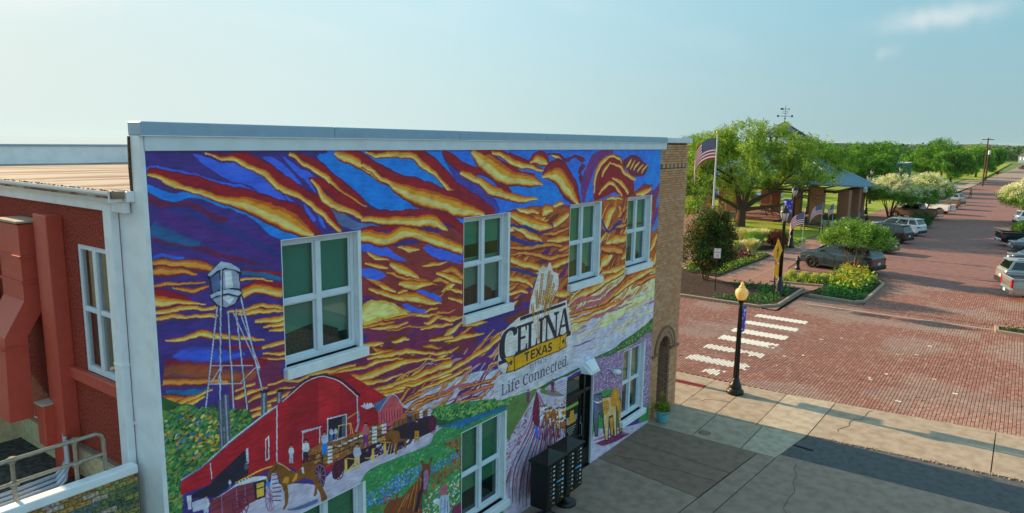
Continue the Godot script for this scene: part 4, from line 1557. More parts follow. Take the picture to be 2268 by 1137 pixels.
# lobes: [centre, radii]; leaves sit in the lobes' outer part, thinned by noise so the sky shows through
func crown(t: Node3D, called: String, lobes: Array, n: int, leaf: float, tones: Array, rng: RandomNumberGenerator, mesh: Mesh, holes := 0.0, blossom := 0.0, shell := 0.4) -> void:
	var noise := FastNoiseLite.new()
	noise.seed = rng.randi() % 1000
	noise.frequency = 0.9 / maxf(0.4, leaf * 3.2)
	noise.fractal_octaves = 2
	var total := 0.0
	for l in lobes:
		total += l[1].x * l[1].y
	var list: Array = []
	var cols: Array = []
	for l in lobes:
		var want := int(n * l[1].x * l[1].y / total)
		for i in want:
			var d := Vector3(rng.randfn(), rng.randfn(), rng.randfn()).normalized()
			var k := pow(rng.randf(), shell)
			var lump := 1.0 + 0.24 * noise.get_noise_3dv(d * 2.2 + l[0])
			var p: Vector3 = l[0] + d * l[1] * k * lump
			var v := noise.get_noise_3dv(p)
			if v < holes - 0.5:
				continue
			var sc := leaf * rng.randf_range(0.65, 1.35)
			list.append(Transform3D(Basis.from_euler(Vector3(rng.randf() * TAU, rng.randf() * TAU, rng.randf() * TAU)) * Basis.from_scale(Vector3.ONE * sc), p))
			var c: Color = tones[rng.randi() % tones.size()]
			if blossom > 0.0 and k > 0.75 and d.y > -0.1 and rng.randf() < blossom * (0.45 + 0.7 * d.y):
				c = [Color(0.9, 0.84, 0.58), Color(0.85, 0.76, 0.46), Color(0.93, 0.88, 0.72)][rng.randi() % 3]
			cols.append(c.lerp(c * 0.55, clampf(0.35 - v, 0, 1) * 0.8))
	scatter(called, mesh, M.leaf, list, cols, t)


func build_trees() -> void:
	var rng := RandomNumberGenerator.new()
	rng.seed = 404
	var fine := leaf_mesh(9, 15, 1.5)
	var broad := leaf_mesh(8, 16, 0.9)
	var tones := [Color(0.36, 0.5, 0.07), Color(0.25, 0.4, 0.05), Color(0.5, 0.6, 0.12), Color(0.14, 0.27, 0.04)]
	# the big airy tree on the lawn
	var t := thing("shade_tree", "large airy spreading shade tree on the lawn before the pavilion", "tree", Vector3(76.1, 0, -15.7))
	var s := begin()
	var tips: Array = []
	tube(s, [Vector3(-0.05, -0.1, -0.05), Vector3(0, 0.15, 0), Vector3(0.06, 0.9, 0.05), Vector3(0.12, 1.9, 0.1)], [0.78, 0.62, 0.5, 0.46], 12, false)
	for q in [[Vector3(-0.15, 1.0, -0.25), 3.6, 0.3], [Vector3(0.5, 0.75, 0.75), 3.8, 0.32], [Vector3(0.1, 1.0, 0.35), 3.9, 0.26], [Vector3(-0.55, 0.8, -0.9), 3.4, 0.24], [Vector3(0.75, 0.45, -0.2), 3.4, 0.22], [Vector3(0.2, 0.35, 1.0), 3.8, 0.24]]:
		limb(s, Vector3(0.12, 1.75, 0.1), q[0].normalized(), q[1], q[2], 0, rng, tips, 0.62, 0.4)
	commit(s, "trunk", M.bark, t)
	var lobes: Array = []
	for q in tips:
		if rng.randf() < 0.5 and (q.z < 4.5 or q.y > 5.2):
			lobes.append([q, Vector3(1.15, 0.8, 1.15) * rng.randf_range(0.7, 1.25)])
	for q in [[-1.5, 7.6, -3.6, 2.6], [0.5, 8.6, -0.6, 2.5], [1.6, 8.2, 2.4, 2.6], [2.0, 7.2, 4.6, 2.2], [-1.2, 5.4, -5.4, 2.1], [1.0, 6.2, -1.0, 2.6], [2.2, 6.2, 5.8, 1.5], [-0.8, 4.6, -6.2, 1.5], [2.4, 5.9, 3.4, 1.8], [0.8, 9.7, 1.2, 1.4], [-0.2, 9.4, -2.6, 1.5], [-2.2, 5.6, -7.2, 1.7], [-1.6, 7.4, -6.0, 1.8], [3.0, 7.0, 6.4, 1.6], [2.6, 6.1, 6.9, 1.2], [-2.4, 4.6, -3.0, 1.8], [-0.6, 4.4, 0.6, 1.6], [-2.0, 6.2, 1.6, 2.0], [3.2, 7.0, 8.2, 1.5], [2.8, 7.9, 6.8, 1.5], [2.4, 6.4, 9.0, 1.1], [-2.6, 3.9, -6.6, 1.4], [-2.8, 3.6, -4.6, 1.2]]:
		lobes.append([Vector3(q[0], q[1], q[2]), Vector3(1.0, 0.72, 1.0) * q[3]])
	crown(t, "crown", lobes, 19000, 0.36, tones, rng, fine, 0.38, 0.0, 0.6)
	# dark evergreen at the corner bed
	t = thing("magnolia", "dense dark evergreen with rusty leaf backs in the corner bed beside the brick pier", "tree", Vector3(44.0, 0.05, -7.3))
	s = begin()
	tips = []
	for i in 5:
		var a := TAU * i / 5.0
		tube(s, [Vector3(cos(a) * 0.12, 0, sin(a) * 0.12), Vector3(cos(a) * 0.4, 1.0, sin(a) * 0.4), Vector3(cos(a) * 0.6, 2.6, sin(a) * 0.6)], [0.07, 0.05, 0.03], 6)
	commit(s, "trunk", M.bark_pale, t)
	var dark := [Color(0.039, 0.095, 0.024), Color(0.052, 0.121, 0.030), Color(0.026, 0.068, 0.024), Color(0.260, 0.135, 0.036), Color(0.078, 0.162, 0.036)]
	crown(t, "crown", [[Vector3(-0.1, 2.0, -0.2), Vector3(1.75, 1.3, 1.75)], [Vector3(0.1, 3.1, 0.2), Vector3(1.6, 1.25, 1.6)], [Vector3(0.2, 3.9, 0.4), Vector3(1.05, 0.85, 1.05)], [Vector3(0.4, 2.3, 0.9), Vector3(1.1, 1.0, 1.1)], [Vector3(0, 1.2, 0.2), Vector3(0.9, 0.7, 0.9)]], 4200, 0.36, dark, rng, broad, 0.28, 0.0, 0.4)
	# young tree by the parked car
	var bright := [Color(0.250, 0.432, 0.060), Color(0.163, 0.324, 0.042), Color(0.350, 0.513, 0.096), Color(0.112, 0.230, 0.036)]
	t = thing("young_tree", "young multi-stemmed bright green tree in the bed hiding the dark parked car", "tree", Vector3(52.75, -0.12, -0.1))
	s = begin()
	for q in [[Vector3(-0.35, 1.9, -0.55)], [Vector3(0.45, 2.0, 0.5)], [Vector3(0.05, 2.2, 0.1)], [Vector3(0.35, 1.8, -0.7)], [Vector3(-0.4, 1.8, 0.75)]]:
		var e: Vector3 = q[0]
		tube(s, [Vector3(e.x * 0.12, 0, e.z * 0.12), Vector3(e.x * 0.35, 0.8, e.z * 0.35), e], [0.055, 0.045, 0.025], 7)
		for k in 3:
			tube(s, [e * Vector3(0.7, 0.75, 0.7), e + Vector3(rng.randf_range(-0.7, 0.7), rng.randf_range(0.3, 1.0), rng.randf_range(-0.8, 0.8))], [0.022, 0.008], 5)
	commit(s, "trunk", M.bark_pale, t)
	crown(t, "crown", [[Vector3(0, 2.9, 0.1), Vector3(1.6, 0.95, 1.9)], [Vector3(0.2, 3.3, -0.5), Vector3(1.2, 0.7, 1.3)], [Vector3(-0.2, 2.6, 1.6), Vector3(1.0, 0.65, 1.1)], [Vector3(0, 2.55, -1.6), Vector3(1.0, 0.6, 0.9)], [Vector3(0.2, 3.0, 0.9), Vector3(1.2, 0.8, 1.1)]], 4200, 0.28, bright, rng, broad, 0.3, 0.015, 0.5)
	# white-flowering crape myrtles
	var mt := [Color(0.195, 0.384, 0.036), Color(0.120, 0.272, 0.030), Color(0.300, 0.480, 0.060)]
	for q in [[99.5, -4.6, 5.5, "left of the white-flowered pair over the tan pickup"], [103.0, -1.4, 5.6, "right of the white-flowered pair over the tan pickup"], [104.5, 9.6, 5.6, "alone at the right edge of the street"]]:
		t = thing("flowering_tree", "small tree covered in creamy white blossom, " + q[3], "tree", Vector3(q[0], 0, q[1]), 0.0, "white-flowering street trees")
		s = begin()
		for i in 7:
			var a := TAU * i / 7.0 + rng.randf() * 0.5
			var o := Vector3(cos(a), 0, sin(a))
			tube(s, [o * 0.15, o * 0.5 + Vector3(0, 1.1, 0), o * rng.randf_range(1.1, 1.7) + Vector3(0, 2.9, 0)], [0.09, 0.065, 0.035], 6)
		commit(s, "trunk", M.bark, t)
		var h: float = q[2]
		var lb: Array = [[Vector3(0, h - 1.9, 0), Vector3(2.6, 1.5, 2.8)], [Vector3(0.3, h - 1.1, 0.4), Vector3(1.7, 1.1, 1.8)]]
		for i in 7:
			var a := TAU * i / 7.0
			lb.append([Vector3(cos(a) * 2.0, h - 2.3 + rng.randf_range(-0.5, 0.5), sin(a) * 2.2), Vector3(1.3, 1.1, 1.4)])
		crown(t, "crown", lb, 6200, 0.4, mt, rng, broad, 0.24, 1.1, 0.35)
	# trees behind the square and along the street
	var deep := [Color(0.15, 0.36, 0.036), Color(0.07, 0.21, 0.036), Color(0.27, 0.5, 0.05), Color(0.035, 0.11, 0.03)]
	var pale := [Color(0.240, 0.374, 0.070), Color(0.180, 0.289, 0.070), Color(0.330, 0.425, 0.112)]
	var list := [
		[110, -35, 10.4, 6.5, "dark rounded tree showing just right of the brick building's corner", deep], [128, -42, 10.5, 7.5, "rounded tree behind the shade tree's left half", deep], [150, -46, 11, 8.5, "broad tree behind the shade tree and cupola", deep], [138, -26, 11.6, 3.4, "taller open-crowned tree rising behind the pavilion's cupola", pale],
		[152, -25.5, 10.0, 8.0, "broad sunlit tree behind the pavilion roof, left of its neighbour", deep], [164, -17.5, 9.9, 8.2, "broad sunlit tree right of the pavilion roof", deep], [150, -14.5, 7.2, 4.4, "low dark tree below the broad trees right of the pavilion", deep], [182, -23, 8.6, 5.6, "tree at the right end of the green bank behind the square", deep],
		[222, -10, 11.4, 8.4, "largest round tree on the left side of the street's far end", deep], [210, -6.8, 8.2, 6.2, "shaded lower tree under the largest round tree by the street", deep], [236, -15, 8.6, 6.6, "tree leaning out left of the largest round tree by the street", deep], [258, -4, 9.2, 6.2, "tree just behind the largest round tree by the street, to its right", deep],
		[322, -8.0, 10.4, 7.6, "pale loose tree behind the utility poles", pale], [340, -2.5, 9.0, 5.6, "greener tree right of the utility poles", deep], [390, -34, 8.0, 9, "small green tree beside the far white building", deep], [450, -60, 8.0, 12, "far rounded tree on the left skyline past the pavilion", pale],
		[385, 12.2, 5.2, 4.6, "small tree before the far dark-roofed house", deep], [640, 19, 9, 9, "pale tree at the right edge beyond the house", pale], [500, -20, 7, 9, "far tree between the street trees and the skyline", deep], [620, -52, 9, 13, "far dark tree on the skyline left of the wooden pole", deep], [700, -28, 8, 12, "far dark tree on the skyline right of the wooden pole", deep],
	]
	for q in list:
		t = thing("broad_tree", q[4], "tree", Vector3(q[0], 0, q[1]), 0.0, "")
		var h: float = q[2]
		var w: float = q[3]
		s = begin()
		tips = []
		tube(s, [Vector3(0, -0.2, 0), Vector3(0, h * 0.2, 0), Vector3(0.1, h * 0.45, 0)], [h * 0.035, h * 0.026, h * 0.018], 8)
		for i in 5:
			var a := TAU * i / 5.0
			tube(s, [Vector3(0, h * 0.25, 0), Vector3(cos(a) * w * 0.35, h * 0.55, sin(a) * w * 0.35)], [h * 0.014, h * 0.006], 6)
		commit(s, "trunk", M.bark, t)
		var lb: Array = [[Vector3(0, h * 0.6, 0), Vector3(w * 0.62, h * 0.36, w * 0.62)]]
		for i in 11:
			var a := TAU * i / 11.0 * 2.0
			var k := rng.randf_range(0.45, 0.8)
			var y := rng.randf_range(0.26, 0.84)
			lb.append([Vector3(cos(a) * w * k * (1.15 - y * 0.7), h * y, sin(a) * w * k * (1.15 - y * 0.7)), Vector3(w * 0.34, h * 0.16, w * 0.34) * rng.randf_range(0.7, 1.15)])
		var far: float = q[0]
		crown(t, "crown", lb, int(clampf(7000.0 * 150.0 / far, 1800, 7000)), clampf(0.0036 * far, 0.5, 1.7), q[5], rng, broad, 0.22 if q[5] == deep else 0.38, 0.0, 0.3)

# ------------------------------------------------------------------ vehicles: front towards +x
func wheel_at(t: Node3D, p: Vector3, r: float, side: float, rim_m: Material) -> void:
	var w := Node3D.new()
	w.name = "wheel"
	t.add_child(w, true)
	w.position = p
	w.rotation.x = side * PI / 2   # the lathe's axis turned across the car, outer face away from it
	var s := begin()
	lathe(s, [[r * 0.6, -0.1], [r * 0.92, -0.1], [r, -0.06], [r, 0.06], [r * 0.92, 0.1], [r * 0.66, 0.1], [r * 0.64, 0.06]], 22)
	commit(s, "tyre", M.rubber, w)
	s = begin()
	lathe(s, [[r * 0.64, 0.0], [r * 0.65, 0.085], [r * 0.6, 0.09], [r * 0.57, 0.05], [0.01, 0.04]], 18)
	for i in 5:
		var b := Basis(Vector3.UP, TAU * i / 5.0)
		bx(s, Vector3(0.03, 0.045, -r * 0.1), Vector3(r * 0.58, 0.085, r * 0.1), Transform3D(b, Vector3.ZERO))
	lathe(s, [[0.07, 0.03], [0.07, 0.095], [0.0, 0.1]], 10)
	commit(s, "rim", rim_m, w)


func body_ring(x: float, w: float, y0: float, ym: float, y1: float, tuck: float) -> Array:
	var p := [[-w * 0.86, y0], [-w * 0.985, y0 + 0.12], [-w, ym], [-w * 0.975, y1 - 0.07], [-w * tuck, y1], [w * tuck, y1], [w * 0.975, y1 - 0.07], [w, ym], [w * 0.985, y0 + 0.12], [w * 0.86, y0]]
	var r: Array[Vector3] = []
	for q in p:
		r.append(Vector3(x, q[1], q[0]))
	return r


func car_paint(key: String, c: Color, metal := 0.4) -> StandardMaterial3D:
	var m := flat(key, c, 0.32, metal)
	m.clearcoat_enabled = true
	m.clearcoat = 0.9
	m.clearcoat_roughness = 0.05
	return m


func vehicle(kind: String, label: String, at: Vector3, turn: float, paint: Material, rim_m: Material, cargo := {}) -> Node3D:
	var names := {"suv": "parked_suv", "pickup": "parked_pickup", "sedan": "parked_sedan"}
	var t := thing(names[kind], label, {"suv": "suv", "pickup": "pickup truck", "sedan": "car"}[kind], at, turn, "vehicles parked along the brick street")
	var L: float = {"suv": 4.9, "pickup": 5.8, "sedan": 4.75}[kind]
	var W: float = {"suv": 0.97, "pickup": 1.0, "sedan": 0.91}[kind]
	var H: float = {"suv": 1.76, "pickup": 1.9, "sedan": 1.44}[kind]
	var r: float = {"suv": 0.37, "pickup": 0.4, "sedan": 0.33}[kind]
	var belt: float = {"suv": 1.12, "pickup": 1.18, "sedan": 0.94}[kind]
	var nose: float = {"suv": 0.12, "pickup": 0.1, "sedan": 0.2}[kind]
	var hood: float = {"suv": 1.1, "pickup": 1.16, "sedan": 0.86}[kind]
	var gc: float = {"suv": 0.26, "pickup": 0.36, "sedan": 0.2}[kind]
	var b := -L / 2
	var f := L / 2
	var fa := f - 0.92
	var ra: float = {"suv": b + 1.05, "pickup": b + 1.3, "sedan": b + 1.05}[kind]
	var ws := f - (1.3 if kind != "suv" else 1.15)      # foot of the windscreen
	var rs: float = {"suv": b + 0.12, "pickup": b + 1.95, "sedan": b + 0.75}[kind]   # foot of the rear window
	var ym := gc + (belt - gc) * 0.55
	var s := begin()
	s.set_smooth_group(0 if kind == "sedan" else -1)
	var rings: Array = []
	var rear_top := belt if kind != "sedan" else belt - 0.03
	rings.append(body_ring(b, W * 0.86, gc + 0.16, ym, rear_top - 0.06, 0.86))
	rings.append(body_ring(b + 0.06, W * 0.94, gc + 0.1, ym, rear_top, 0.9))
	rings.append(body_ring(b + 0.3, W, gc + 0.03, ym, rear_top + 0.01, 0.9))
	rings.append(body_ring(rs + 0.2, W, gc, ym, belt + 0.01, 0.9))
	rings.append(body_ring((ws + rs) / 2, W, gc, ym, belt, 0.9))
	rings.append(body_ring(ws, W, gc, ym, belt - 0.01, 0.88))
	rings.append(body_ring(ws + 0.12, W, gc, ym, hood + 0.03, 0.86))
	rings.append(body_ring(f - 0.4, W * 0.98, gc + 0.02, ym, hood - 0.01, 0.84))
	rings.append(body_ring(f - 0.1, W * 0.93, gc + 0.06, ym, hood - 0.04 - nose * 0.5, 0.84))
	rings.append(body_ring(f, W * 0.84, gc + 0.12, ym - 0.03, hood - 0.04 - nose, 0.84))
	loft(s, rings, false)
	s.set_smooth_group(-1)
	var last: Array = rings[-1]
	for k in range(1, 9):
		tri(s, rings[0][0], rings[0][k + 1], rings[0][k])
		tri(s, last[0], last[k], last[k + 1])
	var body := commit(s, "body", paint, t)
	if kind == "pickup":   # the load bed is a well in the back, lined dark
		s = begin()
		bx(s, Vector3(b + 0.1, belt - 0.0, -W * 0.86), Vector3(rs - 0.05, belt + 0.02, -W * 0.8))
		bx(s, Vector3(b + 0.1, belt - 0.0, W * 0.8), Vector3(rs - 0.05, belt + 0.02, W * 0.86))
		bx(s, Vector3(b + 0.08, belt + 0.012, -W * 0.8), Vector3(rs - 0.05, belt + 0.022, W * 0.8))
		commit(s, "load_bed", M.black_plastic, t)
		s = begin()
		for z in [-1.0, 1.0]:
			cham(s, Vector3(b + 0.04, belt - 0.02, z * W * 0.9 - 0.05), Vector3(rs - 0.02, belt + 0.13, z * W * 0.9 + 0.05), 0.02)
		cham(s, Vector3(b - 0.0, gc + 0.42, -W * 0.88), Vector3(b + 0.09, belt + 0.13, W * 0.88), 0.02)
		commit(s, "bed_sides", paint, t)
	# cabin: glass inside, painted pillars and roof round it
	var wf := ws - 0.02
	var rf := ws - (0.85 if kind != "sedan" else 0.95)    # roof starts
	var rr: float = {"suv": b + 0.42, "pickup": rs + 0.22, "sedan": rs + 0.75}[kind]
	var wt := W * 0.74
	var wb := W * 0.9
	var foot := [Vector3(rs, belt, -wb), Vector3(wf, belt, -wb), Vector3(wf, belt, wb), Vector3(rs, belt, wb)]
	var head := [Vector3(rr, H - 0.07, -wt), Vector3(rf, H - 0.07, -wt), Vector3(rf, H - 0.07, wt), Vector3(rr, H - 0.07, wt)]
	var cabin := begin()
	for i in 4:
		var k := (i + 1) % 4
		quad(cabin, foot[k], head[k], head[i], foot[i])
	commit(cabin, "cabin_shell", paint, t)
	# window openings laid just outside that shell
	var shrink := func(i: int, a0: float, a1: float, lo: float, hi: float) -> Array:
		var k := (i + 1) % 4
		var p := func(u: float, v: float) -> Vector3: return foot[i].lerp(foot[k], u).lerp(head[i].lerp(head[k], u), v)
		return [p.call(a0, lo), p.call(a0, hi), p.call(a1, hi), p.call(a1, lo)]
	var out := [Vector3(0, 0, -0.012), Vector3(0.012, 0.008, 0), Vector3(0, 0, 0.012), Vector3(-0.012, 0.008, 0)]
	var splits: Array = {"suv": [[0.04, 0.25], [0.29, 0.6], [0.63, 0.96]], "pickup": [[0.06, 0.46], [0.5, 0.94]], "sedan": [[0.08, 0.48], [0.51, 0.93]]}[kind]
	for i in [0, 2]:
		for q in splits:
			var a0: float = q[0] if i == 0 else 1 - q[1]
			var a1: float = q[1] if i == 0 else 1 - q[0]
			var g: Array = shrink.call(i, a0, a1, 0.1, 0.88)
			s = begin()
			if i == 0:
				quad(s, g[3] + out[i], g[2] + out[i], g[1] + out[i], g[0] + out[i])
			else:
				quad(s, g[3] + out[i], g[2] + out[i], g[1] + out[i], g[0] + out[i])
			commit(s, "side_window", M.car_glass, t)
	for i in [1, 3]:
		var g: Array = shrink.call(i, 0.05, 0.95, 0.08 if i == 1 else (0.12 if kind == "suv" else 0.1), 0.93)
		s = begin()
		quad(s, g[3] + out[i], g[2] + out[i], g[1] + out[i], g[0] + out[i])
		commit(s, "windscreen" if i == 1 else "rear_window", M.car_glass, t)
	s = begin()
	s.set_smooth_group(0)
	var rr_: Array = []
	for q in [[rr - 0.06, 0.98, 0.0], [rr + 0.1, 1.0, 0.045], [(rr + rf) / 2, 1.0, 0.075], [rf - 0.1, 1.0, 0.05], [rf + 0.05, 0.97, -0.005]]:
		var ring: Array[Vector3] = []
		for z in [-1.02, -0.92, -0.5, 0.5, 0.92, 1.02]:
			ring.append(Vector3(q[0], H - 0.075 + q[2] * (1.0 if absf(z) < 0.6 else (0.75 if absf(z) < 1.0 else 0.0)), z * wt * q[1]))
		ring.append(Vector3(q[0], H - 0.09, wt * 0.9))
		ring.append(Vector3(q[0], H - 0.09, -wt * 0.9))
		rr_.append(ring)
	loft(s, rr_, true)
	commit(s, "roof", paint, t)
	if kind == "suv":
		for z in [-1.0, 1.0]:
			s = begin()
			tube(s, [Vector3(rr + 0.2, H + 0.02, z * wt * 0.86), Vector3(rf - 0.25, H + 0.02, z * wt * 0.86)], [0.022], 6)
			commit(s, "roof_rail", M.black_plastic, t)
	# lower trim, arches, wheels
	s = begin()
	for z in [-1.0, 1.0]:
		cham(s, Vector3(ra + r + 0.08, gc - 0.03, z * W * 0.93 - 0.06), Vector3(fa - r - 0.08, gc + 0.12, z * W * 0.97 + 0.05 * z if z > 0 else z * W * 0.93 + 0.06), 0.02)
	commit(s, "rocker_panel", M.black_plastic, t)
	for x in [fa, ra]:
		for z in [-1.0, 1.0]:
			s = begin()
			var ar: Array = []
			for k in 13:
				var a := PI * k / 12.0
				ar.append(Vector3(x + cos(a) * (r + 0.05), r + 0.02 + sin(a) * (r + 0.05), z * (W + 0.0)))
			tube(s, ar, [0.035], 6)
			for k in 12:
				tri(s, Vector3(x, r, z * (W + 0.004)), ar[k + (1 if z > 0 else 0)] + Vector3(0, 0, z * 0.004), ar[k + (0 if z > 0 else 1)] + Vector3(0, 0, z * 0.004))
			bx(s, Vector3(x - r - 0.04, 0.22, z * W * 0.9 - 0.1), Vector3(x + r + 0.04, r, z * W * 0.9 + 0.1))
			commit(s, "wheel_arch", M.black_plastic, t)
			wheel_at(t, Vector3(x, r, z * (W - 0.07)), r, z, rim_m)
	# bumpers, lamps, plates, mirrors, handles
	s = begin()
	cham(s, Vector3(b - 0.07, gc + 0.06, -W * 0.9), Vector3(b + 0.14, gc + 0.34, W * 0.9), 0.05)
	commit(s, "rear_bumper", paint if kind == "sedan" else (M.chrome if kind == "pickup" else M.black_plastic), t)
	s = begin()
	cham(s, Vector3(f - 0.16, gc + 0.02, -W * 0.84), Vector3(f + 0.05, gc + 0.26, W * 0.84), 0.05)
	commit(s, "front_bumper", M.black_plastic, t)
	for z in [-1.0, 1.0]:
		s = begin()
		if kind == "pickup":
			cham(s, Vector3(b - 0.02, belt - 0.42, z * W * 0.86 - 0.09), Vector3(b + 0.07, belt + 0.08, z * W * 0.86 + 0.09), 0.02)
		elif kind == "suv":
			cham(s, Vector3(b - 0.0, belt - 0.26, z * W * 0.7 - 0.24), Vector3(b + 0.2, belt - 0.1, z * W * 0.7 + 0.24), 0.03)
		else:
			cham(s, Vector3(b - 0.0, belt - 0.3, z * W * 0.66 - 0.22), Vector3(b + 0.18, belt - 0.14, z * W * 0.66 + 0.2), 0.03)
		commit(s, "tail_lamp", M.tail_red, t)
		s = begin()
		cham(s, Vector3(f - 0.24, hood - 0.36, z * W * 0.66 - 0.17), Vector3(f + 0.01, hood - 0.22, z * W * 0.66 + 0.15), 0.03)
		commit(s, "head_lamp", M.chrome, t)
		s = begin()
		cham(s, Vector3(ws - 0.5, belt + 0.02, z * (W + 0.08) - 0.1), Vector3(ws - 0.36, belt + 0.19, z * (W + 0.08) + 0.1), 0.03)
		commit(s, "mirror", paint, t)
		for x in [ws - 1.15, ws - 2.0]:
			if kind == "pickup" and x < rs + 0.3:
				continue
			s = begin()
			cham(s, Vector3(x - 0.11, belt - 0.2, z * W * 0.99 - 0.02), Vector3(x + 0.11, belt - 0.16, z * W * 0.99 + 0.02), 0.01)
			commit(s, "door_handle", M.chrome if kind == "pickup" else M.black_plastic, t)
			s = begin()
			bx(s, Vector3(x - 0.18, gc + 0.15, z * W * 1.001 - 0.004), Vector3(x - 0.165, belt - 0.06, z * W * 1.001 + 0.004))
			commit(s, "door_gap", M.rubber, t)
	s = begin()
	bx(s, Vector3(b - 0.012 if kind == "suv" else b - 0.08, gc + 0.38 if kind != "pickup" else gc + 0.12, -0.16), Vector3(b + 0.02, gc + 0.53 if kind != "pickup" else gc + 0.27, 0.16))
	commit(s, "number_plate", M.label_white, t)
	if kind == "suv":
		s = begin()
		cham(s, Vector3(rr - 0.2, H - 0.1, -wt * 0.9), Vector3(rr + 0.02, H - 0.05, wt * 0.9), 0.015)
		commit(s, "spoiler", paint, t)
	return t


func build_vehicles() -> void:
	var slate := car_paint("paint_slate", Color(0.16, 0.235, 0.265))
	var white := car_paint("paint_white", Color(0.86, 0.87, 0.88), 0.0)
	var black := car_paint("paint_black", Color(0.05, 0.06, 0.06), 0.2)
	var tan := car_paint("paint_tan", Color(0.5, 0.42, 0.33))
	var silver := car_paint("paint_silver", Color(0.66, 0.67, 0.67), 0.55)
	var graphite := car_paint("paint_graphite", Color(0.33, 0.36, 0.39))
	var greenb := car_paint("paint_dark_green", Color(0.06, 0.1, 0.09), 0.2)
	var rim_b := flat("rim_dark", Color(0.1, 0.1, 0.1), 0.4, 0.5)
	var rim_s := flat("rim_silver", Color(0.6, 0.6, 0.6), 0.35, 0.8)
	# left row: noses towards the square
	var a := PI / 2 - 0.3
	vehicle("suv", "dark slate-grey SUV with black wheels behind the young tree, nearest on the left", Vector3(54.9, -0.04, -1.3), a, slate, rim_b).scale = Vector3.ONE * 1.1
	vehicle("sedan", "dark saloon mostly hidden behind the young tree", Vector3(66.5, -0.04, -1.6), a, black, rim_s)
	vehicle("suv", "black SUV parked beside the white SUV, its boot towards the street", Vector3(74.4, -0.04, -1.6), a, greenb, rim_s)
	vehicle("suv", "white SUV with dark windows, third in the left row", Vector3(81.6, -0.04, -1.3), a, white, rim_s)
	vehicle("pickup", "tan pickup under the flowering trees", Vector3(101.2, -0.04, -2.0), a, tan, rim_s)
	vehicle("pickup", "white pickup just past the tan pickup", Vector3(111.5, -0.04, -1.4), a, white, rim_s)
	vehicle("pickup", "brown-grey pickup with red tail lamps, last before the street trees", Vector3(121.5, -0.04, -1.0), a, tan, rim_s)
	vehicle("suv", "silver car at the far end of the left row, half behind leaves", Vector3(131, -0.04, -1.2), a, silver, rim_s)
	# right row: noses away to the right
	var c := -PI / 2 + 0.3
	vehicle("pickup", "silver pickup cut off by the right edge, nearest on the right", Vector3(51.6, -0.04, 11.5), c, silver, rim_s).scale = Vector3.ONE * 1.05
	vehicle("suv", "silver SUV with red tail lamps and a blue-grey roof, right row", Vector3(55.7, -0.04, 10.7), c, silver, rim_s).scale = Vector3.ONE * 1.08
	vehicle("sedan", "light grey car, half hidden behind the silver SUV", Vector3(66.5, -0.04, 10.7), c, graphite, rim_s)
	vehicle("sedan", "dark grey saloon with red tail lamps, right row beside the black pickup", Vector3(75.6, -0.04, 10.6), c, graphite, rim_s)
	vehicle("pickup", "black pickup with its tailgate to the street, right row", Vector3(79.4, -0.04, 10.1), c, black, rim_b)
	vehicle("suv", "white car under the right-hand flowering tree", Vector3(101.5, -0.04, 10.6), c, white, rim_s)
	vehicle("suv", "red car on the far street before the dark-roofed house", Vector3(372, 0.0, 6.5), 0.2, car_paint("paint_red", Color(0.45, 0.06, 0.06)), rim_s)
	# cars beyond the square, left of the pavilion
	vehicle("suv", "pale blue car parked beyond the square, seen left of the pavilion's first pillar", Vector3(112, 0.0, -33.6), 2.6, car_paint("paint_blue", Color(0.4, 0.6, 0.7)), rim_s)
	vehicle("sedan", "white car parked beyond the square behind the flagpole", Vector3(118, 0.0, -32.4), 2.6, white, rim_s)
	vehicle("suv", "pale car parked beyond the square, between the brick pillars", Vector3(116, 0.0, -24.5), 2.6, silver, rim_s)

# ------------------------------------------------------------------ lamps, signs, flags, mailboxes
func flag_material() -> StandardMaterial3D:
	var im := Image.create(190, 100, false, Image.FORMAT_RGB8)
	for i in 13:
		im.fill_rect(Rect2i(0, int(i * 100 / 13.0), 190, 8), Color8(186, 30, 46) if i % 2 == 0 else Color8(240, 238, 236))
	im.fill_rect(Rect2i(0, 0, 76, 54), Color8(38, 44, 96))
	for j in 9:
		for i in (6 if j % 2 == 0 else 5):
			im.fill_rect(Rect2i(5 + i * 12 + (6 if j % 2 else 0), 3 + j * 5 + j / 2, 4, 3), Color8(240, 240, 240))
	var m := flat("flag_cloth", Color.WHITE, 0.85)
	m.albedo_texture = ImageTexture.create_from_image(im)
	m.cull_mode = BaseMaterial3D.CULL_DISABLED
	m.backlight_enabled = true
	m.backlight = Color(0.4, 0.36, 0.34)
	return m


# a cloth hanging from a pole: u runs along the fly, v down the hoist
func cloth(w: float, h: float, droop: float, dir: Vector3, wave: float, seed_: float) -> ArrayMesh:
	var s := begin()
	s.set_smooth_group(0)
	var f := func(u: float, v: float) -> Vector3:
		var side := Vector3(-dir.z, 0, dir.x)
		return dir * w * u * cos(droop * u) + Vector3(0, -h * v - w * sin(droop) * u * u * 0.9, 0) + side * sin(u * 6.5 + v * 1.6 + seed_) * wave * u
	for i in 14:
		for j in 6:
			var a := Vector2(i / 14.0, j / 6.0)
			var b := Vector2((i + 1) / 14.0, (j + 1) / 6.0)
			quad_uv(s, f.call(a.x, b.y), f.call(a.x, a.y), f.call(b.x, a.y), f.call(b.x, b.y), Vector2(a.x, b.y), a, Vector2(b.x, a.y), b)
	s.generate_normals()
	return s.commit()


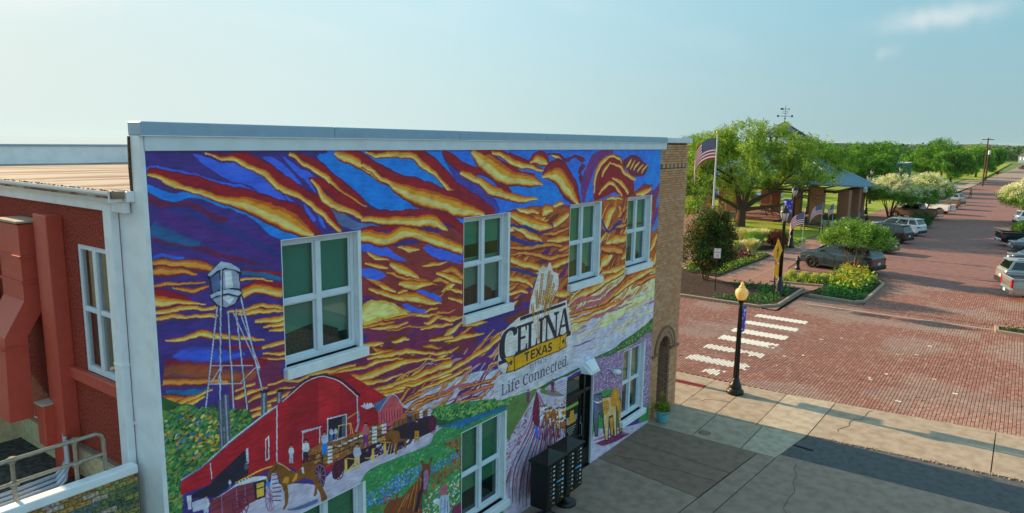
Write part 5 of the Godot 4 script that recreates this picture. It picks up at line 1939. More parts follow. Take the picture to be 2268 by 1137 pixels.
func banner_material(key: String) -> StandardMaterial3D:
	var im := Image.create(60, 120, false, Image.FORMAT_RGB8)
	var n := FastNoiseLite.new()
	n.frequency = 0.03
	n.seed = 5
	for y in 120:
		for x in 60:
			var v := n.get_noise_2d(x, y * 0.8) + (y / 120.0 - 0.5) * 0.5
			im.set_pixel(x, y, Color8(36, 60, 190).lerp(Color8(120, 50, 170), clampf(v * 2 + 0.4, 0, 1)).lerp(Color8(190, 205, 240), clampf((n.get_noise_2d(x + 300, y) - 0.12) * 4, 0, 1)))
	var m := flat(key, Color.WHITE, 0.7)
	m.albedo_texture = ImageTexture.create_from_image(im)
	m.cull_mode = BaseMaterial3D.CULL_DISABLED
	return m


func banner(t: Node3D, at: Vector3, dir: Vector3, w: float, h: float) -> void:
	var s := begin()
	for y in [0.0, -h]:
		tube(s, [at + Vector3(0, y, 0) - dir * 0.02, at + Vector3(0, y, 0) + dir * (w + 0.06)], [0.014], 6)
	var bar := commit(s, "banner_arm", M.black_metal, t)
	var b := put(cloth(w, h - 0.02, 0.0, dir, 0.03, 1.0), "banner", M.banner, bar)
	b.position = at + Vector3(0, -0.01, 0) + dir * 0.04


func acorn_lamp(label: String, at: Vector3) -> void:
	var t := thing("street_lamp", label, "street lamp", at, 0.0, "acorn lamps on the concrete pavement")
	var s := begin()
	lathe(s, [[0.27, 0.0], [0.3, 0.03], [0.3, 0.12], [0.26, 0.17], [0.2, 0.2], [0.22, 0.26], [0.2, 0.36], [0.15, 0.42], [0.13, 0.52], [0.1, 0.6]], 24)
	commit(s, "base", M.bronze, t)
	s = begin()
	lathe(s, [[0.1, 0.58], [0.085, 0.9], [0.07, 2.0], [0.055, 3.15], [0.07, 3.17], [0.07, 3.2], [0.05, 3.23], [0.06, 3.28], [0.11, 3.36], [0.13, 3.4], [0.13, 3.42], [0.05, 3.43]], 18)
	for i in 10:
		var a := TAU * i / 10.0
		tube(s, [Vector3(cos(a) * 0.092, 0.62, sin(a) * 0.092), Vector3(cos(a) * 0.058, 3.1, sin(a) * 0.058)], [0.012, 0.008], 4)
	commit(s, "post", M.bronze, t)
	s = begin()
	lathe(s, [[0.1, 3.42], [0.16, 3.48], [0.215, 3.6], [0.225, 3.7], [0.2, 3.78], [0.13, 3.84], [0.1, 3.87]], 24)
	commit(s, "globe", M.amber_glass, t)
	s = begin()
	lathe(s, [[0.1, 3.865], [0.115, 3.885], [0.09, 3.92], [0.05, 3.95], [0.065, 3.98], [0.05, 4.02], [0.015, 4.07]], 16)
	commit(s, "finial", M.amber_glass, t)
	banner(t, Vector3(0.06, 3.12, 0), Vector3(1, 0, 0), 0.46, 0.92)


func lantern_lamp(label: String, at: Vector3, h: float, with_banner: bool) -> void:
	var t := thing("lantern_post", label, "street lamp", at, 0.0, "black lantern posts round the square")
	var s := begin()
	lathe(s, [[0.3, 0.0], [0.3, 0.1], [0.24, 0.2], [0.2, 0.75], [0.13, 0.9], [0.12, 1.1]], 16)
	commit(s, "base", M.black_metal, t)
	s = begin()
	lathe(s, [[0.115, 1.1], [0.085, h - 1.15], [0.11, h - 1.1], [0.07, h - 1.02], [0.14, h - 0.92], [0.06, h - 0.9]], 14)
	commit(s, "post", M.black_metal, t)
	s = begin()
	lathe(s, [[0.13, h - 0.9], [0.25, h - 0.45], [0.24, h - 0.42]], 10)
	commit(s, "lantern_glass", M.lamp_glass, t)
	s = begin()
	lathe(s, [[0.29, h - 0.44], [0.29, h - 0.4], [0.16, h - 0.2], [0.08, h - 0.12], [0.06, h - 0.04], [0.0, h]], 10)
	for i in 5:
		var a := TAU * i / 5.0
		tube(s, [Vector3(cos(a) * 0.14, h - 0.91, sin(a) * 0.14), Vector3(cos(a) * 0.26, h - 0.44, sin(a) * 0.26)], [0.014], 5)
	commit(s, "lantern_cap", M.black_metal, t)
	if with_banner:
		banner(t, Vector3(0, h - 1.25, -0.1), Vector3(0, 0, -1), 0.75, 1.5)


func grass_flag(label: String, at: Vector3, h: float, dir: Vector3) -> void:
	var t := thing("small_flag", label, "flag", at, 0.0, "small flags along the square's path")
	var s := begin()
	tube(s, [Vector3(0, 0, 0), Vector3(0, h, 0)], [0.025, 0.02], 6)
	ball(s, Vector3(0, h + 0.03, 0), Vector3(0.04, 0.04, 0.04), 6)
	commit(s, "staff", M.silver_paint, t)
	var c := put(cloth(1.6, 1.05, 0.85, dir, 0.16, at.x), "flag_cloth", M.flag_cloth, t)
	c.position = Vector3(0, h - 0.05, 0)


func mailbox(label: String, at: Vector3) -> void:
	var t := thing("mailbox_cluster", label, "mailbox", at, 0.0, "black mailbox clusters on pedestals")
	var w := 0.39
	var d := 0.23
	var s := begin()
	lathe(s, [[0.27, 0.0], [0.27, 0.05], [0.2, 0.09], [0.11, 0.14], [0.1, 0.3], [0.15, 0.36], [0.17, 0.4]], 20)
	commit(s, "pedestal", M.mail_black, t)
	s = begin()
	cham(s, Vector3(-w, 0.4, -d), Vector3(w, 1.5, d), 0.012)
	commit(s, "cabinet", M.mail_black, t)
	s = begin()
	# hipped cap
	var e := [Vector3(-w - 0.04, 1.5, -d - 0.04), Vector3(-w - 0.04, 1.5, d + 0.04), Vector3(w + 0.04, 1.5, d + 0.04), Vector3(w + 0.04, 1.5, -d - 0.04)]
	for i in 4:
		var p: Vector3 = e[i]
		var q: Vector3 = e[(i + 1) % 4]
		quad(s, p, p + Vector3(0, 0.04, 0), q + Vector3(0, 0.04, 0), q)
		var a := Vector3(p.x * 0.5, 1.63, p.z * 0.5)
		var b := Vector3(q.x * 0.5, 1.63, q.z * 0.5)
		quad(s, p + Vector3(0, 0.04, 0), a, b, q + Vector3(0, 0.04, 0))
		tri(s, a, Vector3(0, 1.76, 0), b)
	quad(s, e[3], e[2], e[1], e[0])
	commit(s, "cap", M.mail_black, t)
	s = begin()
	ball(s, Vector3(0, 1.79, 0), Vector3(0.035, 0.045, 0.035), 8)
	commit(s, "finial", M.mail_black, t)
	for col in 2:
		var x0 := -w + 0.03 + col * (w - 0.01)
		var x1 := x0 + w - 0.05
		for row in 8:
			var y := 1.4 - row * 0.105 - (0.03 if row > 3 else 0.0)
			s = begin()
			cham(s, Vector3(x0, y - 0.045, d), Vector3(x1, y + 0.045, d + 0.012), 0.004)
			var dr := commit(s, "letter_door", M.mail_black, t)
			s = begin()
			bx(s, Vector3(x1 - 0.13, y - 0.017, d + 0.012), Vector3(x1 - 0.065, y + 0.017, d + 0.015))
			commit(s, "number_tag", M.label_white, dr)
			s = begin()
			lathe(s, [[0.011, 0.0], [0.011, 0.008], [0.0, 0.008]], 8)
			var k := commit(s, "lock", M.silver, dr)
			k.position = Vector3(x1 - 0.22, y, d + 0.012)
			k.rotation.x = PI / 2
		s = begin()
		cham(s, Vector3(x0, 0.44, d), Vector3(x1, 0.55, d + 0.012), 0.004)
		var pd := commit(s, "parcel_door", M.mail_black, t)
		for q in [[x1 - 0.14, 0.52], [x1 - 0.08, 0.5]]:
			s = begin()
			lathe(s, [[0.019, 0.0], [0.019, 0.012], [0.0, 0.012]], 10)
			var k := commit(s, "key_lock", M.brass, pd)
			k.position = Vector3(q[0], q[1], d + 0.012)
			k.rotation.x = PI / 2
	s = begin()
	bx(s, Vector3(0.02, 0.955, d + 0.002), Vector3(w - 0.08, 0.985, d + 0.016))
	commit(s, "mail_slot", M.label_blue, t)


func build_street_things() -> void:
	mailbox("black mailbox cluster on a pedestal, the nearer one, beside the window frame", Vector3(13.16, 0, 0.62))
	mailbox("black mailbox cluster on a pedestal, the farther one, beside the glazed door", Vector3(14.02, 0, 0.6))
	acorn_lamp("bronze street lamp with an amber acorn globe on the pavement by the crossing", Vector3(24.36, 0, 1.32))
	acorn_lamp("second amber acorn lamp on the pavement, hidden behind the brick pier", Vector3(24.36, 0, -2.6))
	lantern_lamp("black lantern post in the corner bed behind the yellow crossing sign", Vector3(42.45, 0.05, -2.2), 5.3, false)
	lantern_lamp("black lantern post with a blue and purple banner before the pavilion", Vector3(63.66, 0, -7.1), 5.4, true)
	lantern_lamp("black lantern post at the pavilion's right corner", Vector3(101.7, 0, -7.7), 5.25, false)
	lantern_lamp("far black lantern post rising left of the flowering trees", Vector3(121, 0, -10.5), 5.4, false)
	lantern_lamp("far black lantern post with a blue banner behind the flowering trees", Vector3(124, 0, -7.0), 5.9, true)
	lantern_lamp("black lantern post beyond the lawn, showing between the brick pier and the flagpole", Vector3(87.5, 0, -24.9), 4.6, false)
	var s := begin()
	# planted pot by the pier
	var pot := thing("flower_pot", "turquoise glazed pot with a bushy yellow-green plant beside the brick pier", "plant pot", Vector3(20.32, 0, 0.34))
	lathe(s, [[0.13, 0.0], [0.16, 0.03], [0.2, 0.3], [0.21, 0.34], [0.23, 0.35], [0.23, 0.38], [0.19, 0.38], [0.19, 0.34]], 24)
	commit(s, "pot", M.pot_blue, pot)
	s = begin()
	lathe(s, [[0.195, 0.32], [0.19, 0.345], [0.0, 0.35]], 16)
	commit(s, "soil", M.soil, pot)
	var rng := RandomNumberGenerator.new()
	rng.seed = 9
	var list: Array = []
	var cols: Array = []
	for i in 150:
		var a := rng.randf() * TAU
		var k := sqrt(rng.randf()) * 0.22
		list.append(Transform3D(Basis.from_euler(Vector3(rng.randf() * 6, rng.randf() * 6, rng.randf() * 6)) * Basis.from_scale(Vector3.ONE * rng.randf_range(0.1, 0.2)), Vector3(cos(a) * k, 0.42 + rng.randf() * 0.2 - k * 0.2, sin(a) * k)))
		cols.append([Color(0.2, 0.26, 0.03), Color(0.12, 0.2, 0.03), Color(0.32, 0.34, 0.06)][rng.randi() % 3])
	for i in 8:
		var q := Vector3(rng.randf_range(-0.1, 0.1), 0.66, rng.randf_range(-0.1, 0.1))
		for j in 5:
			list.append(Transform3D(Basis.from_scale(Vector3(0.06, 0.12, 0.06)), q + Vector3(0, j * 0.06, 0)))
			cols.append(Color(0.5, 0.4, 0.06) if j > 2 else Color(0.16, 0.22, 0.03))
	scatter("plant", leaf_mesh(8, 4), M.leaf, list, cols, pot)
	# crossing sign
	var sg := thing("crossing_sign", "yellow diamond pedestrian crossing sign with an arrow plate below on a black pole", "sign", Vector3(40.8, 0, -2.05))
	s = begin()
	tube(s, [Vector3.ZERO, Vector3(0, 3.66, 0)], [0.04], 8)
	commit(s, "pole", M.black_metal, sg)
	var face := Node3D.new()
	face.name = "sign_face"
	sg.add_child(face, true)
	face.position = Vector3(0, 2.86, 0)
	face.rotation.y = -0.08
	s = begin()
	cham(s, Vector3(-0.52, -0.52, 0.045), Vector3(0.52, 0.52, 0.06), 0.006, Transform3D(Basis(Vector3.BACK, PI / 4), Vector3.ZERO))
	commit(s, "diamond_plate", M.sign_yellow, face)
	s = begin()
	var z := 0.062
	var flatq := func(a: Array) -> void:
		var p := PackedVector2Array()
		for q in a:
			p.append(Vector2(q[0], q[1]))
		if not Geometry2D.is_polygon_clockwise(p):
			p.reverse()
		var ix := Geometry2D.triangulate_polygon(p)
		for i in range(0, ix.size(), 3):
			var v: Array[Vector3] = []
			for k in 3:
				v.append(Vector3(p[ix[i + k]].x, p[ix[i + k]].y, z))
			if (v[1] - v[0]).cross(v[2] - v[0]).z > 0:
				tri(s, v[0], v[2], v[1])
			else:
				tri(s, v[0], v[1], v[2])
	flatq.call([[-0.05, 0.26], [0.0, 0.31], [0.05, 0.26], [0.04, 0.2], [-0.04, 0.2]])
	flatq.call([[-0.07, 0.17], [0.07, 0.18], [0.2, 0.02], [0.17, -0.01], [0.07, 0.09], [0.06, -0.08], [0.16, -0.34], [0.1, -0.36], [0.0, -0.14], [-0.12, -0.36], [-0.18, -0.33], [-0.06, -0.08], [-0.07, 0.06], [-0.16, -0.04], [-0.19, 0.0]])
	commit(s, "walker_symbol", M.sign_black, face)
	var low := Node3D.new()
	low.name = "arrow_plate"
	sg.add_child(low, true)
	low.position = Vector3(0, 1.78, 0)
	low.rotation.y = -0.08
	s = begin()
	cham(s, Vector3(-0.36, -0.34, 0.045), Vector3(0.36, 0.34, 0.06), 0.006)
	commit(s, "plate", M.sign_yellow, low)
	s = begin()
	flatq.call([[0.2, 0.14], [0.14, 0.17], [-0.1, -0.04], [-0.1, 0.1], [-0.18, 0.1], [-0.18, -0.15], [0.08, -0.15], [0.08, -0.08], [-0.06, -0.08]])
	commit(s, "arrow", M.sign_black, low)
	# no parking sign
	var np := thing("parking_sign", "small white no parking sign with red lettering on a black post before the dark evergreen", "sign", Vector3(41.2, 0, -5.6))
	s = begin()
	tube(s, [Vector3.ZERO, Vector3(0, 2.62, 0)], [0.03], 8)
	commit(s, "pole", M.black_metal, np)
	var im := Image.create(120, 180, false, Image.FORMAT_RGB8)
	im.fill(Color8(230, 230, 232))
	for q in [Rect2i(6, 6, 108, 3), Rect2i(6, 171, 108, 3), Rect2i(6, 6, 3, 168), Rect2i(111, 6, 3, 168)]:
		im.fill_rect(q, Color8(176, 36, 50))
	var keep := mi
	mi = im
	for q in [["NO", 20.0, 34.0, 42], ["PARKING", 60.0, 84.0, 92]]:
		text_into(q[0], q[1], q[2], float(q[3]), Color8(170, 30, 44))
	text_into("ANY", 106.0, 122.0, 50.0, Color8(170, 30, 44))
	text_into("TIME", 132.0, 150.0, 60.0, Color8(170, 30, 44))
	mi = keep
	var pm := flat("parking_sign_face", Color.WHITE, 0.5)
	pm.albedo_texture = ImageTexture.create_from_image(im)
	s = begin()
	quad_uv(s, Vector3(-0.2, -0.3, 0), Vector3(-0.2, 0.3, 0), Vector3(0.2, 0.3, 0), Vector3(0.2, -0.3, 0), Vector2(0, 1), Vector2(0, 0), Vector2(1, 0), Vector2(1, 1))
	var pf := commit(s, "sign_front", pm, np)
	pf.position = Vector3(-0.036, 2.33, 0.02)
	pf.rotation.y = -1.15
	s = begin()
	cham(s, Vector3(-0.2, -0.3, -0.012), Vector3(0.2, 0.3, -0.003), 0.003)
	var bk := commit(s, "sign_back", M.silver_paint, np)
	bk.position = pf.position
	bk.rotation.y = -1.15
	# hydrant-like bollard
	var bo := thing("bollard", "short dark cast-iron bollard on the square beside the parked dark car", "bollard", Vector3(52.7, 0, -3.75))
	s = begin()
	lathe(s, [[0.2, 0.0], [0.2, 0.08], [0.13, 0.14], [0.12, 0.55], [0.16, 0.6], [0.16, 0.66], [0.1, 0.72], [0.12, 0.8], [0.06, 0.9], [0.0, 0.92]], 14)
	commit(s, "shaft", M.black_metal, bo)
	s = begin()
	ball(s, Vector3(0, 0.93, 0), Vector3(0.06, 0.06, 0.06), 8)
	commit(s, "knob", M.black_metal, bo)
	for q in [[88.2, -5.3, "small dark bollard between the square and the white SUV"], [96.5, -7.5, "small dark bollard beside the tan pickup's front wheel"]]:
		var c := copy_of(bo, Vector3(q[0], 0, q[1]), 0.0, q[2])
		c.scale = Vector3.ONE * 1.15
	# flags
	var fp := thing("flagpole", "tall white flagpole flying a large striped flag before the shade tree", "flagpole", Vector3(57.6, 0, -12.0))
	s = begin()
	tube(s, [Vector3.ZERO, Vector3(0, 5.0, 0), Vector3(0, 9.62, 0)], [0.1, 0.08, 0.055], 10)
	commit(s, "pole", M.silver_paint, fp)
	s = begin()
	ball(s, Vector3(0, 9.7, 0), Vector3(0.11, 0.11, 0.11), 10)
	commit(s, "finial", M.brass, fp)
	var fc := put(cloth(3.0, 1.7, 1.05, Vector3(-0.5, 0, -0.86), 0.2, 0.4), "flag_cloth", M.flag_cloth, fp)
	fc.position = Vector3(-0.08, 9.25, -0.08)
	fc.set_meta("label", "large flag of red and white stripes with a blue starred corner, drooping")
	grass_flag("small flag on a thin pole at the lawn's edge, nearest of the three", Vector3(62.5, 0, -5.9), 3.25, Vector3(-0.2, 0, -0.98))
	grass_flag("small flag on a thin pole before the pavilion, second along the path", Vector3(74.9, 0, -7.2), 3.1, Vector3(-0.45, 0, -0.9))
	grass_flag("small flag on a thin pole, just right of the second flag", Vector3(78.9, 0, -7.0), 2.9, Vector3(-0.8, 0, -0.3))
	grass_flag("small red and white flag beside the pavilion's right corner lamp", Vector3(103.5, 0, -7.0), 4.3, Vector3(0.2, 0, -0.7))
	# ornate dark bench and sculpture at the path
	var be := thing("iron_bench", "ornate dark iron bench at the path before the pavilion", "bench", Vector3(77.0, 0, -8.5), 1.25)
	s = begin()
	cham(s, Vector3(-1.1, 0.42, -0.3), Vector3(1.1, 0.47, 0.25), 0.015)
	commit(s, "seat", M.rust_iron, be)
	s = begin()
	for i in 9:
		var x := -1.0 + i * 0.25
		for k in 8:
			var a := TAU * k / 8.0
			var b := TAU * (k + 1) / 8.0
			tube(s, [Vector3(x + cos(a) * 0.12, 0.78 + sin(a) * 0.2, -0.34), Vector3(x + cos(b) * 0.12, 0.78 + sin(b) * 0.2, -0.34)], [0.025], 5)
	tube(s, [Vector3(-1.1, 0.98, -0.36), Vector3(-0.5, 1.08, -0.36), Vector3(0.0, 1.16, -0.36), Vector3(0.5, 1.08, -0.36), Vector3(1.1, 0.98, -0.36)], [0.035], 6)
	commit(s, "backrest", M.rust_iron, be)
	for x in [-1.0, 1.0]:
		for zz in [-0.3, 0.22]:
			s = begin()
			tube(s, [Vector3(x, 0.44, zz), Vector3(x * 1.05, 0.2, zz * 1.2), Vector3(x, 0.0, zz * 1.1)], [0.035], 6)
			commit(s, "leg", M.rust_iron, be)
		s = begin()
		tube(s, [Vector3(x, 0.98, -0.36), Vector3(x, 0.75, 0.0), Vector3(x, 0.68, 0.2), Vector3(x, 0.44, 0.22)], [0.03], 6)
		commit(s, "armrest", M.rust_iron, be)
	for q in [[83.2, -8.6, "left of the pair before the pavilion's pillar"], [83.3, -7.9, "right of the pair before the pavilion's pillar"]]:
		var pp := thing("grey_planter", "round grey planter with leaves, " + q[2], "planter", Vector3(q[0], 0, q[1]), 0.0, "grey planters before the pavilion")
		s = begin()
		lathe(s, [[0.26, 0.0], [0.34, 0.6], [0.37, 0.62], [0.37, 0.68], [0.3, 0.68], [0.28, 0.6]], 14)
		commit(s, "pot", M.silver_paint, pp)
		list = []
		cols = []
		for i in 60:
			var a := rng.randf() * TAU
			list.append(Transform3D(Basis.from_euler(Vector3(rng.randf() * 6, rng.randf() * 6, rng.randf() * 6)) * Basis.from_scale(Vector3.ONE * 0.3), Vector3(cos(a) * 0.25, 0.75 + rng.randf() * 0.5, sin(a) * 0.25)))
			cols.append(Color(0.06, 0.13, 0.03))
		scatter("plant", leaf_mesh(8, 4), M.leaf, list, cols, pp)
	# clock board at the left of the square
	var cb := thing("sign_board", "dark brick sign pier with a round white emblem at the far left of the square", "sign", Vector3(86.5, 0, -25.9))
	s = begin()
	cham(s, Vector3(-0.5, 0, -0.9), Vector3(0.5, 3.2, 0.9), 0.03)
	commit(s, "pier", M.red_metal, cb)
	s = begin()
	lathe(s, [[0.44, 0.0], [0.44, 0.04], [0.0, 0.05]], 20)
	var em := commit(s, "emblem", M.label_white, cb)
	em.position = Vector3(-0.5, 2.2, 0.2)
	em.rotation.z = PI / 2
	# stop sign
	var sp := thing("stop_sign", "red octagonal stop sign at the street's far end", "sign", Vector3(226.5, 0, 2.3))
	s = begin()
	tube(s, [Vector3.ZERO, Vector3(0, 2.6, 0)], [0.05], 6)
	commit(s, "pole", M.silver_paint, sp)
	s = begin()
	lathe(s, [[0.46, -0.02], [0.46, 0.02], [0.0, 0.02]], 8, Vector3.ZERO, false)
	var oc := commit(s, "octagon", M.tail_red, sp)
	oc.position = Vector3(-0.07, 2.35, 0)
	oc.rotation = Vector3(PI / 8, 0, PI / 2)
	# two people walking at the far end of the left row
	for q in [[150.2, 1.0, "person in dark clothes and reddish top standing at the street's edge by the far trees", Color(0.4, 0.12, 0.1), 0.3], [139.5, -1.4, "person in a light blue top among the far parked cars", Color(0.3, 0.5, 0.75), 2.0]]:
		person(q[2], Vector3(q[0], -0.04, q[1]), q[4], q[3])
	# the near bed at the right edge of the frame
	bed("right_bed", [[40.9, 8.55], [42.0, 8.5], [41.6, 14], [40.2, 14]], [0, 1, 3])
	plants("ground_cover", [[41.0, 8.8], [41.8, 8.8], [41.4, 13], [40.5, 13]], 0.2, 0.3, [Color(0.05, 0.15, 0.03), Color(0.1, 0.2, 0.04)], rng, leaf_mesh(9, 3))
	bush("low_shrub", "low dark green shrub between the white SUV and the tan pickup", Vector3(90.5, 0, -0.3), Vector3(1.6, 0.7, 1.2), 900, 0.35, [Color(0.04, 0.1, 0.025), Color(0.07, 0.15, 0.03)], rng, leaf_mesh(9, 3))
	bush("low_shrub", "bright green shrub behind the black pickup in the right row", Vector3(88.0, 0, 9.0), Vector3(1.2, 0.75, 0.9), 700, 0.35, [Color(0.1, 0.22, 0.03), Color(0.18, 0.3, 0.05)], rng, leaf_mesh(9, 3))


func text_into(text: String, y0: float, y1: float, width: float, c: Color) -> void:
	# uses the wall's letter painter: it works in metres, so pixels are turned back into them
	var x0 := (mi.get_width() - width) / 2.0
	letters(text, face_of(["Droid Sans"], 700), [x0 / MS + 4.56, 8.6 - y0 / MS, (x0 + width) / MS + 4.56, 8.6 - y1 / MS], c)


func person(label: String, at: Vector3, turn: float, shirt: Color) -> void:
	var t := thing("person", label, "person", at, turn, "people at the far end of the street")
	# joints of a walking figure, meshed from a smooth field
	var bones := [
		[Vector3(0, 1.62, 0), Vector3(0, 1.68, 0.01), 0.1, 0.095], [Vector3(0, 1.44, 0), Vector3(0, 1.56, 0), 0.06, 0.055], [Vector3(0, 1.36, 0), Vector3(0, 1.0, 0), 0.15, 0.15], [Vector3(-0.14, 1.38, 0), Vector3(0.14, 1.38, 0), 0.08, 0.08],
		[Vector3(-0.18, 1.37, 0), Vector3(-0.22, 1.08, -0.06), 0.055, 0.045], [Vector3(-0.22, 1.08, -0.06), Vector3(-0.21, 0.82, 0.03), 0.045, 0.035], [Vector3(0.18, 1.37, 0), Vector3(0.22, 1.08, 0.05), 0.055, 0.045], [Vector3(0.22, 1.08, 0.05), Vector3(0.21, 0.84, 0.16), 0.045, 0.035],
		[Vector3(-0.09, 0.95, 0), Vector3(-0.1, 0.5, 0.12), 0.09, 0.065], [Vector3(-0.1, 0.5, 0.12), Vector3(-0.1, 0.07, 0.02), 0.062, 0.04], [Vector3(-0.1, 0.05, 0.0), Vector3(-0.1, 0.04, 0.16), 0.045, 0.035],
		[Vector3(0.09, 0.95, 0), Vector3(0.1, 0.5, -0.08), 0.09, 0.065], [Vector3(0.1, 0.5, -0.08), Vector3(0.1, 0.08, -0.28), 0.062, 0.04], [Vector3(0.1, 0.06, -0.3), Vector3(0.1, 0.04, -0.15), 0.045, 0.035],
	]
	var field := func(p: Vector3) -> float:
		var d := 1e9
		for b in bones:
			var a: Vector3 = b[0]
			var v: Vector3 = b[1] - a
			var k := clampf((p - a).dot(v) / maxf(v.length_squared(), 1e-6), 0, 1)
			var e: float = (p - a - v * k).length() - lerpf(b[2], b[3], k)
			var h := clampf(0.5 + 0.5 * (d - e) / 0.04, 0, 1)
			d = lerpf(d, e, h) - 0.04 * h * (1 - h) if d < 1e8 else e
		return d
	var cell := 0.035
	var lo := Vector3(-0.35, -0.03, -0.42)
	var n := Vector3i(20, 52, 24)
	var val := PackedFloat32Array()
	val.resize(n.x * n.y * n.z)
	for y in n.y:
		for z in n.z:
			for x in n.x:
				val[(y * n.z + z) * n.x + x] = field.call(lo + Vector3(x, y, z) * cell)
	var spot := {}
	for y in n.y - 1:
		for z in n.z - 1:
			for x in n.x - 1:
				var sum := Vector3.ZERO
				var cnt := 0
				for e in [[0, 1], [2, 3], [4, 5], [6, 7], [0, 2], [1, 3], [4, 6], [5, 7], [0, 4], [1, 5], [2, 6], [3, 7]]:
					var va := val[((y + (e[0] >> 1 & 1)) * n.z + z + (e[0] >> 2 & 1)) * n.x + x + (e[0] & 1)]
					var vb := val[((y + (e[1] >> 1 & 1)) * n.z + z + (e[1] >> 2 & 1)) * n.x + x + (e[1] & 1)]
					if (va < 0) != (vb < 0):
						var pa := Vector3(e[0] & 1, e[0] >> 1 & 1, e[0] >> 2 & 1)
						var pb := Vector3(e[1] & 1, e[1] >> 1 & 1, e[1] >> 2 & 1)
						sum += pa.lerp(pb, va / (va - vb))
						cnt += 1
				if cnt:
					spot[Vector3i(x, y, z)] = lo + (Vector3(x, y, z) + sum / cnt) * cell
	var s := begin()
	s.set_smooth_group(0)
	for y in range(1, n.y - 1):
		for z in range(1, n.z - 1):
			for x in range(1, n.x - 1):
				var a := val[(y * n.z + z) * n.x + x]
				for ax in 3:
					var o := Vector3i(1, 0, 0) if ax == 0 else (Vector3i(0, 1, 0) if ax == 1 else Vector3i(0, 0, 1))
					var b := val[((y + o.y) * n.z + z + o.z) * n.x + x + o.x]
					if (a < 0) == (b < 0):
						continue
					var u := Vector3i(0, 1, 0) if ax == 0 else (Vector3i(0, 0, 1) if ax == 1 else Vector3i(1, 0, 0))
					var v := Vector3i(0, 0, 1) if ax == 0 else (Vector3i(1, 0, 0) if ax == 1 else Vector3i(0, 1, 0))
					var c := Vector3i(x, y, z)
					var q := [spot[c - u - v], spot[c - v], spot[c], spot[c - u]]
					var mid: Vector3 = (q[0] + q[2]) * 0.5
					var col := shirt
					if mid.y > 1.47:
						col = Color(0.06, 0.04, 0.03) if mid.y > 1.66 or mid.z < -0.02 else Color(0.45, 0.28, 0.2)
					elif mid.y < 0.94 and absf(mid.x) < 0.17:
						col = Color(0.03, 0.035, 0.05) if mid.y > 0.08 else Color(0.05, 0.04, 0.04)
					elif absf(mid.x) > 0.17 and mid.y < 1.1:
						col = Color(0.45, 0.28, 0.2)
					s.set_color(col)
					if a < 0:
						quad(s, q[3], q[2], q[1], q[0])
					else:
						quad(s, q[0], q[1], q[2], q[3])
	s.generate_normals()
	put(s.commit(), "body", M.person_skin, t)

# ------------------------------------------------------------------ what lies beyond the street
func gable_house(called: String, label: String, at: Vector3, turn: float, w: float, d: float, h: float, rise: float, wall: Material, roof_m: Material) -> void:
	var t := thing(called, label, "house", at, turn)
	var s := begin()
	bx(s, Vector3(-w, -0.3, -d), Vector3(w, h, d))
	for x in [-w, w]:
		if x < 0:
			tri(s, Vector3(x, h, -d), Vector3(x, h + rise, 0), Vector3(x, h, d))
		else:
			tri(s, Vector3(x, h, d), Vector3(x, h + rise, 0), Vector3(x, h, -d))
	var wl := commit(s, "wall", wall, t)
	s = begin()
	var o := 0.6
	for k in [-1.0, 1.0]:
		var a := Vector3(-w - o, h - 0.25, k * (d + o))
		var b := Vector3(w + o, h - 0.25, k * (d + o))
		var c := Vector3(w + o, h + rise + 0.12, 0)
		var e := Vector3(-w - o, h + rise + 0.12, 0)
		if k > 0:
			quad(s, a, e, c, b)
		else:
			quad(s, b, c, e, a)
	commit(s, "roof", roof_m, t)
	for i in 3:
		for k in [-1.0, 1.0]:
			s = begin()
			var x := -w * 0.6 + i * w * 0.6
			bx(s, Vector3(x - 0.7, h * 0.35, k * d - 0.04), Vector3(x + 0.7, h * 0.8, k * d + 0.04))
			commit(s, "window", M.trim_paint, wl)
	for i in 2:
		s = begin()
		var z := -d * 0.5 + i * d
		bx(s, Vector3(-w - 0.04, h * 0.35, z - 0.7), Vector3(-w + 0.04, h * 0.8, z + 0.7))
		commit(s, "window", M.trim_paint, wl)


func utility_pole(label: String, at: Vector3, h: float, arms: bool, drum: float) -> void:
	var t := thing("utility_pole", label, "utility pole", at, 0.0, "wooden poles along the street")
	var s := begin()
	tube(s, [Vector3.ZERO, Vector3(0.05, h * 0.5, 0.0), Vector3(0.0, h, 0.08)], [0.2, 0.17, 0.13], 9)
	commit(s, "post", M.wood_pole, t)
	if arms:
		s = begin()
		bx(s, Vector3(-0.08, h - 0.5, -1.2), Vector3(0.08, h - 0.34, 1.2))
		commit(s, "crossarm", M.wood_pole, t)
		s = begin()
		for z in [-1.1, -0.5, 0.5, 1.1]:
			lathe(s, [[0.06, h - 0.34], [0.09, h - 0.25], [0.05, h - 0.1], [0.0, h - 0.08]], 8, Vector3(0, 0, z))
		commit(s, "insulators", M.lamp_glass, t)
	if drum > 0.0:
		s = begin()
		lathe(s, [[0.3, drum], [0.34, drum + 0.1], [0.34, drum + 1.1], [0.26, drum + 1.2], [0.0, drum + 1.22]], 12, Vector3(-0.35, 0, 0.2))
		commit(s, "transformer", M.silver_paint, t)


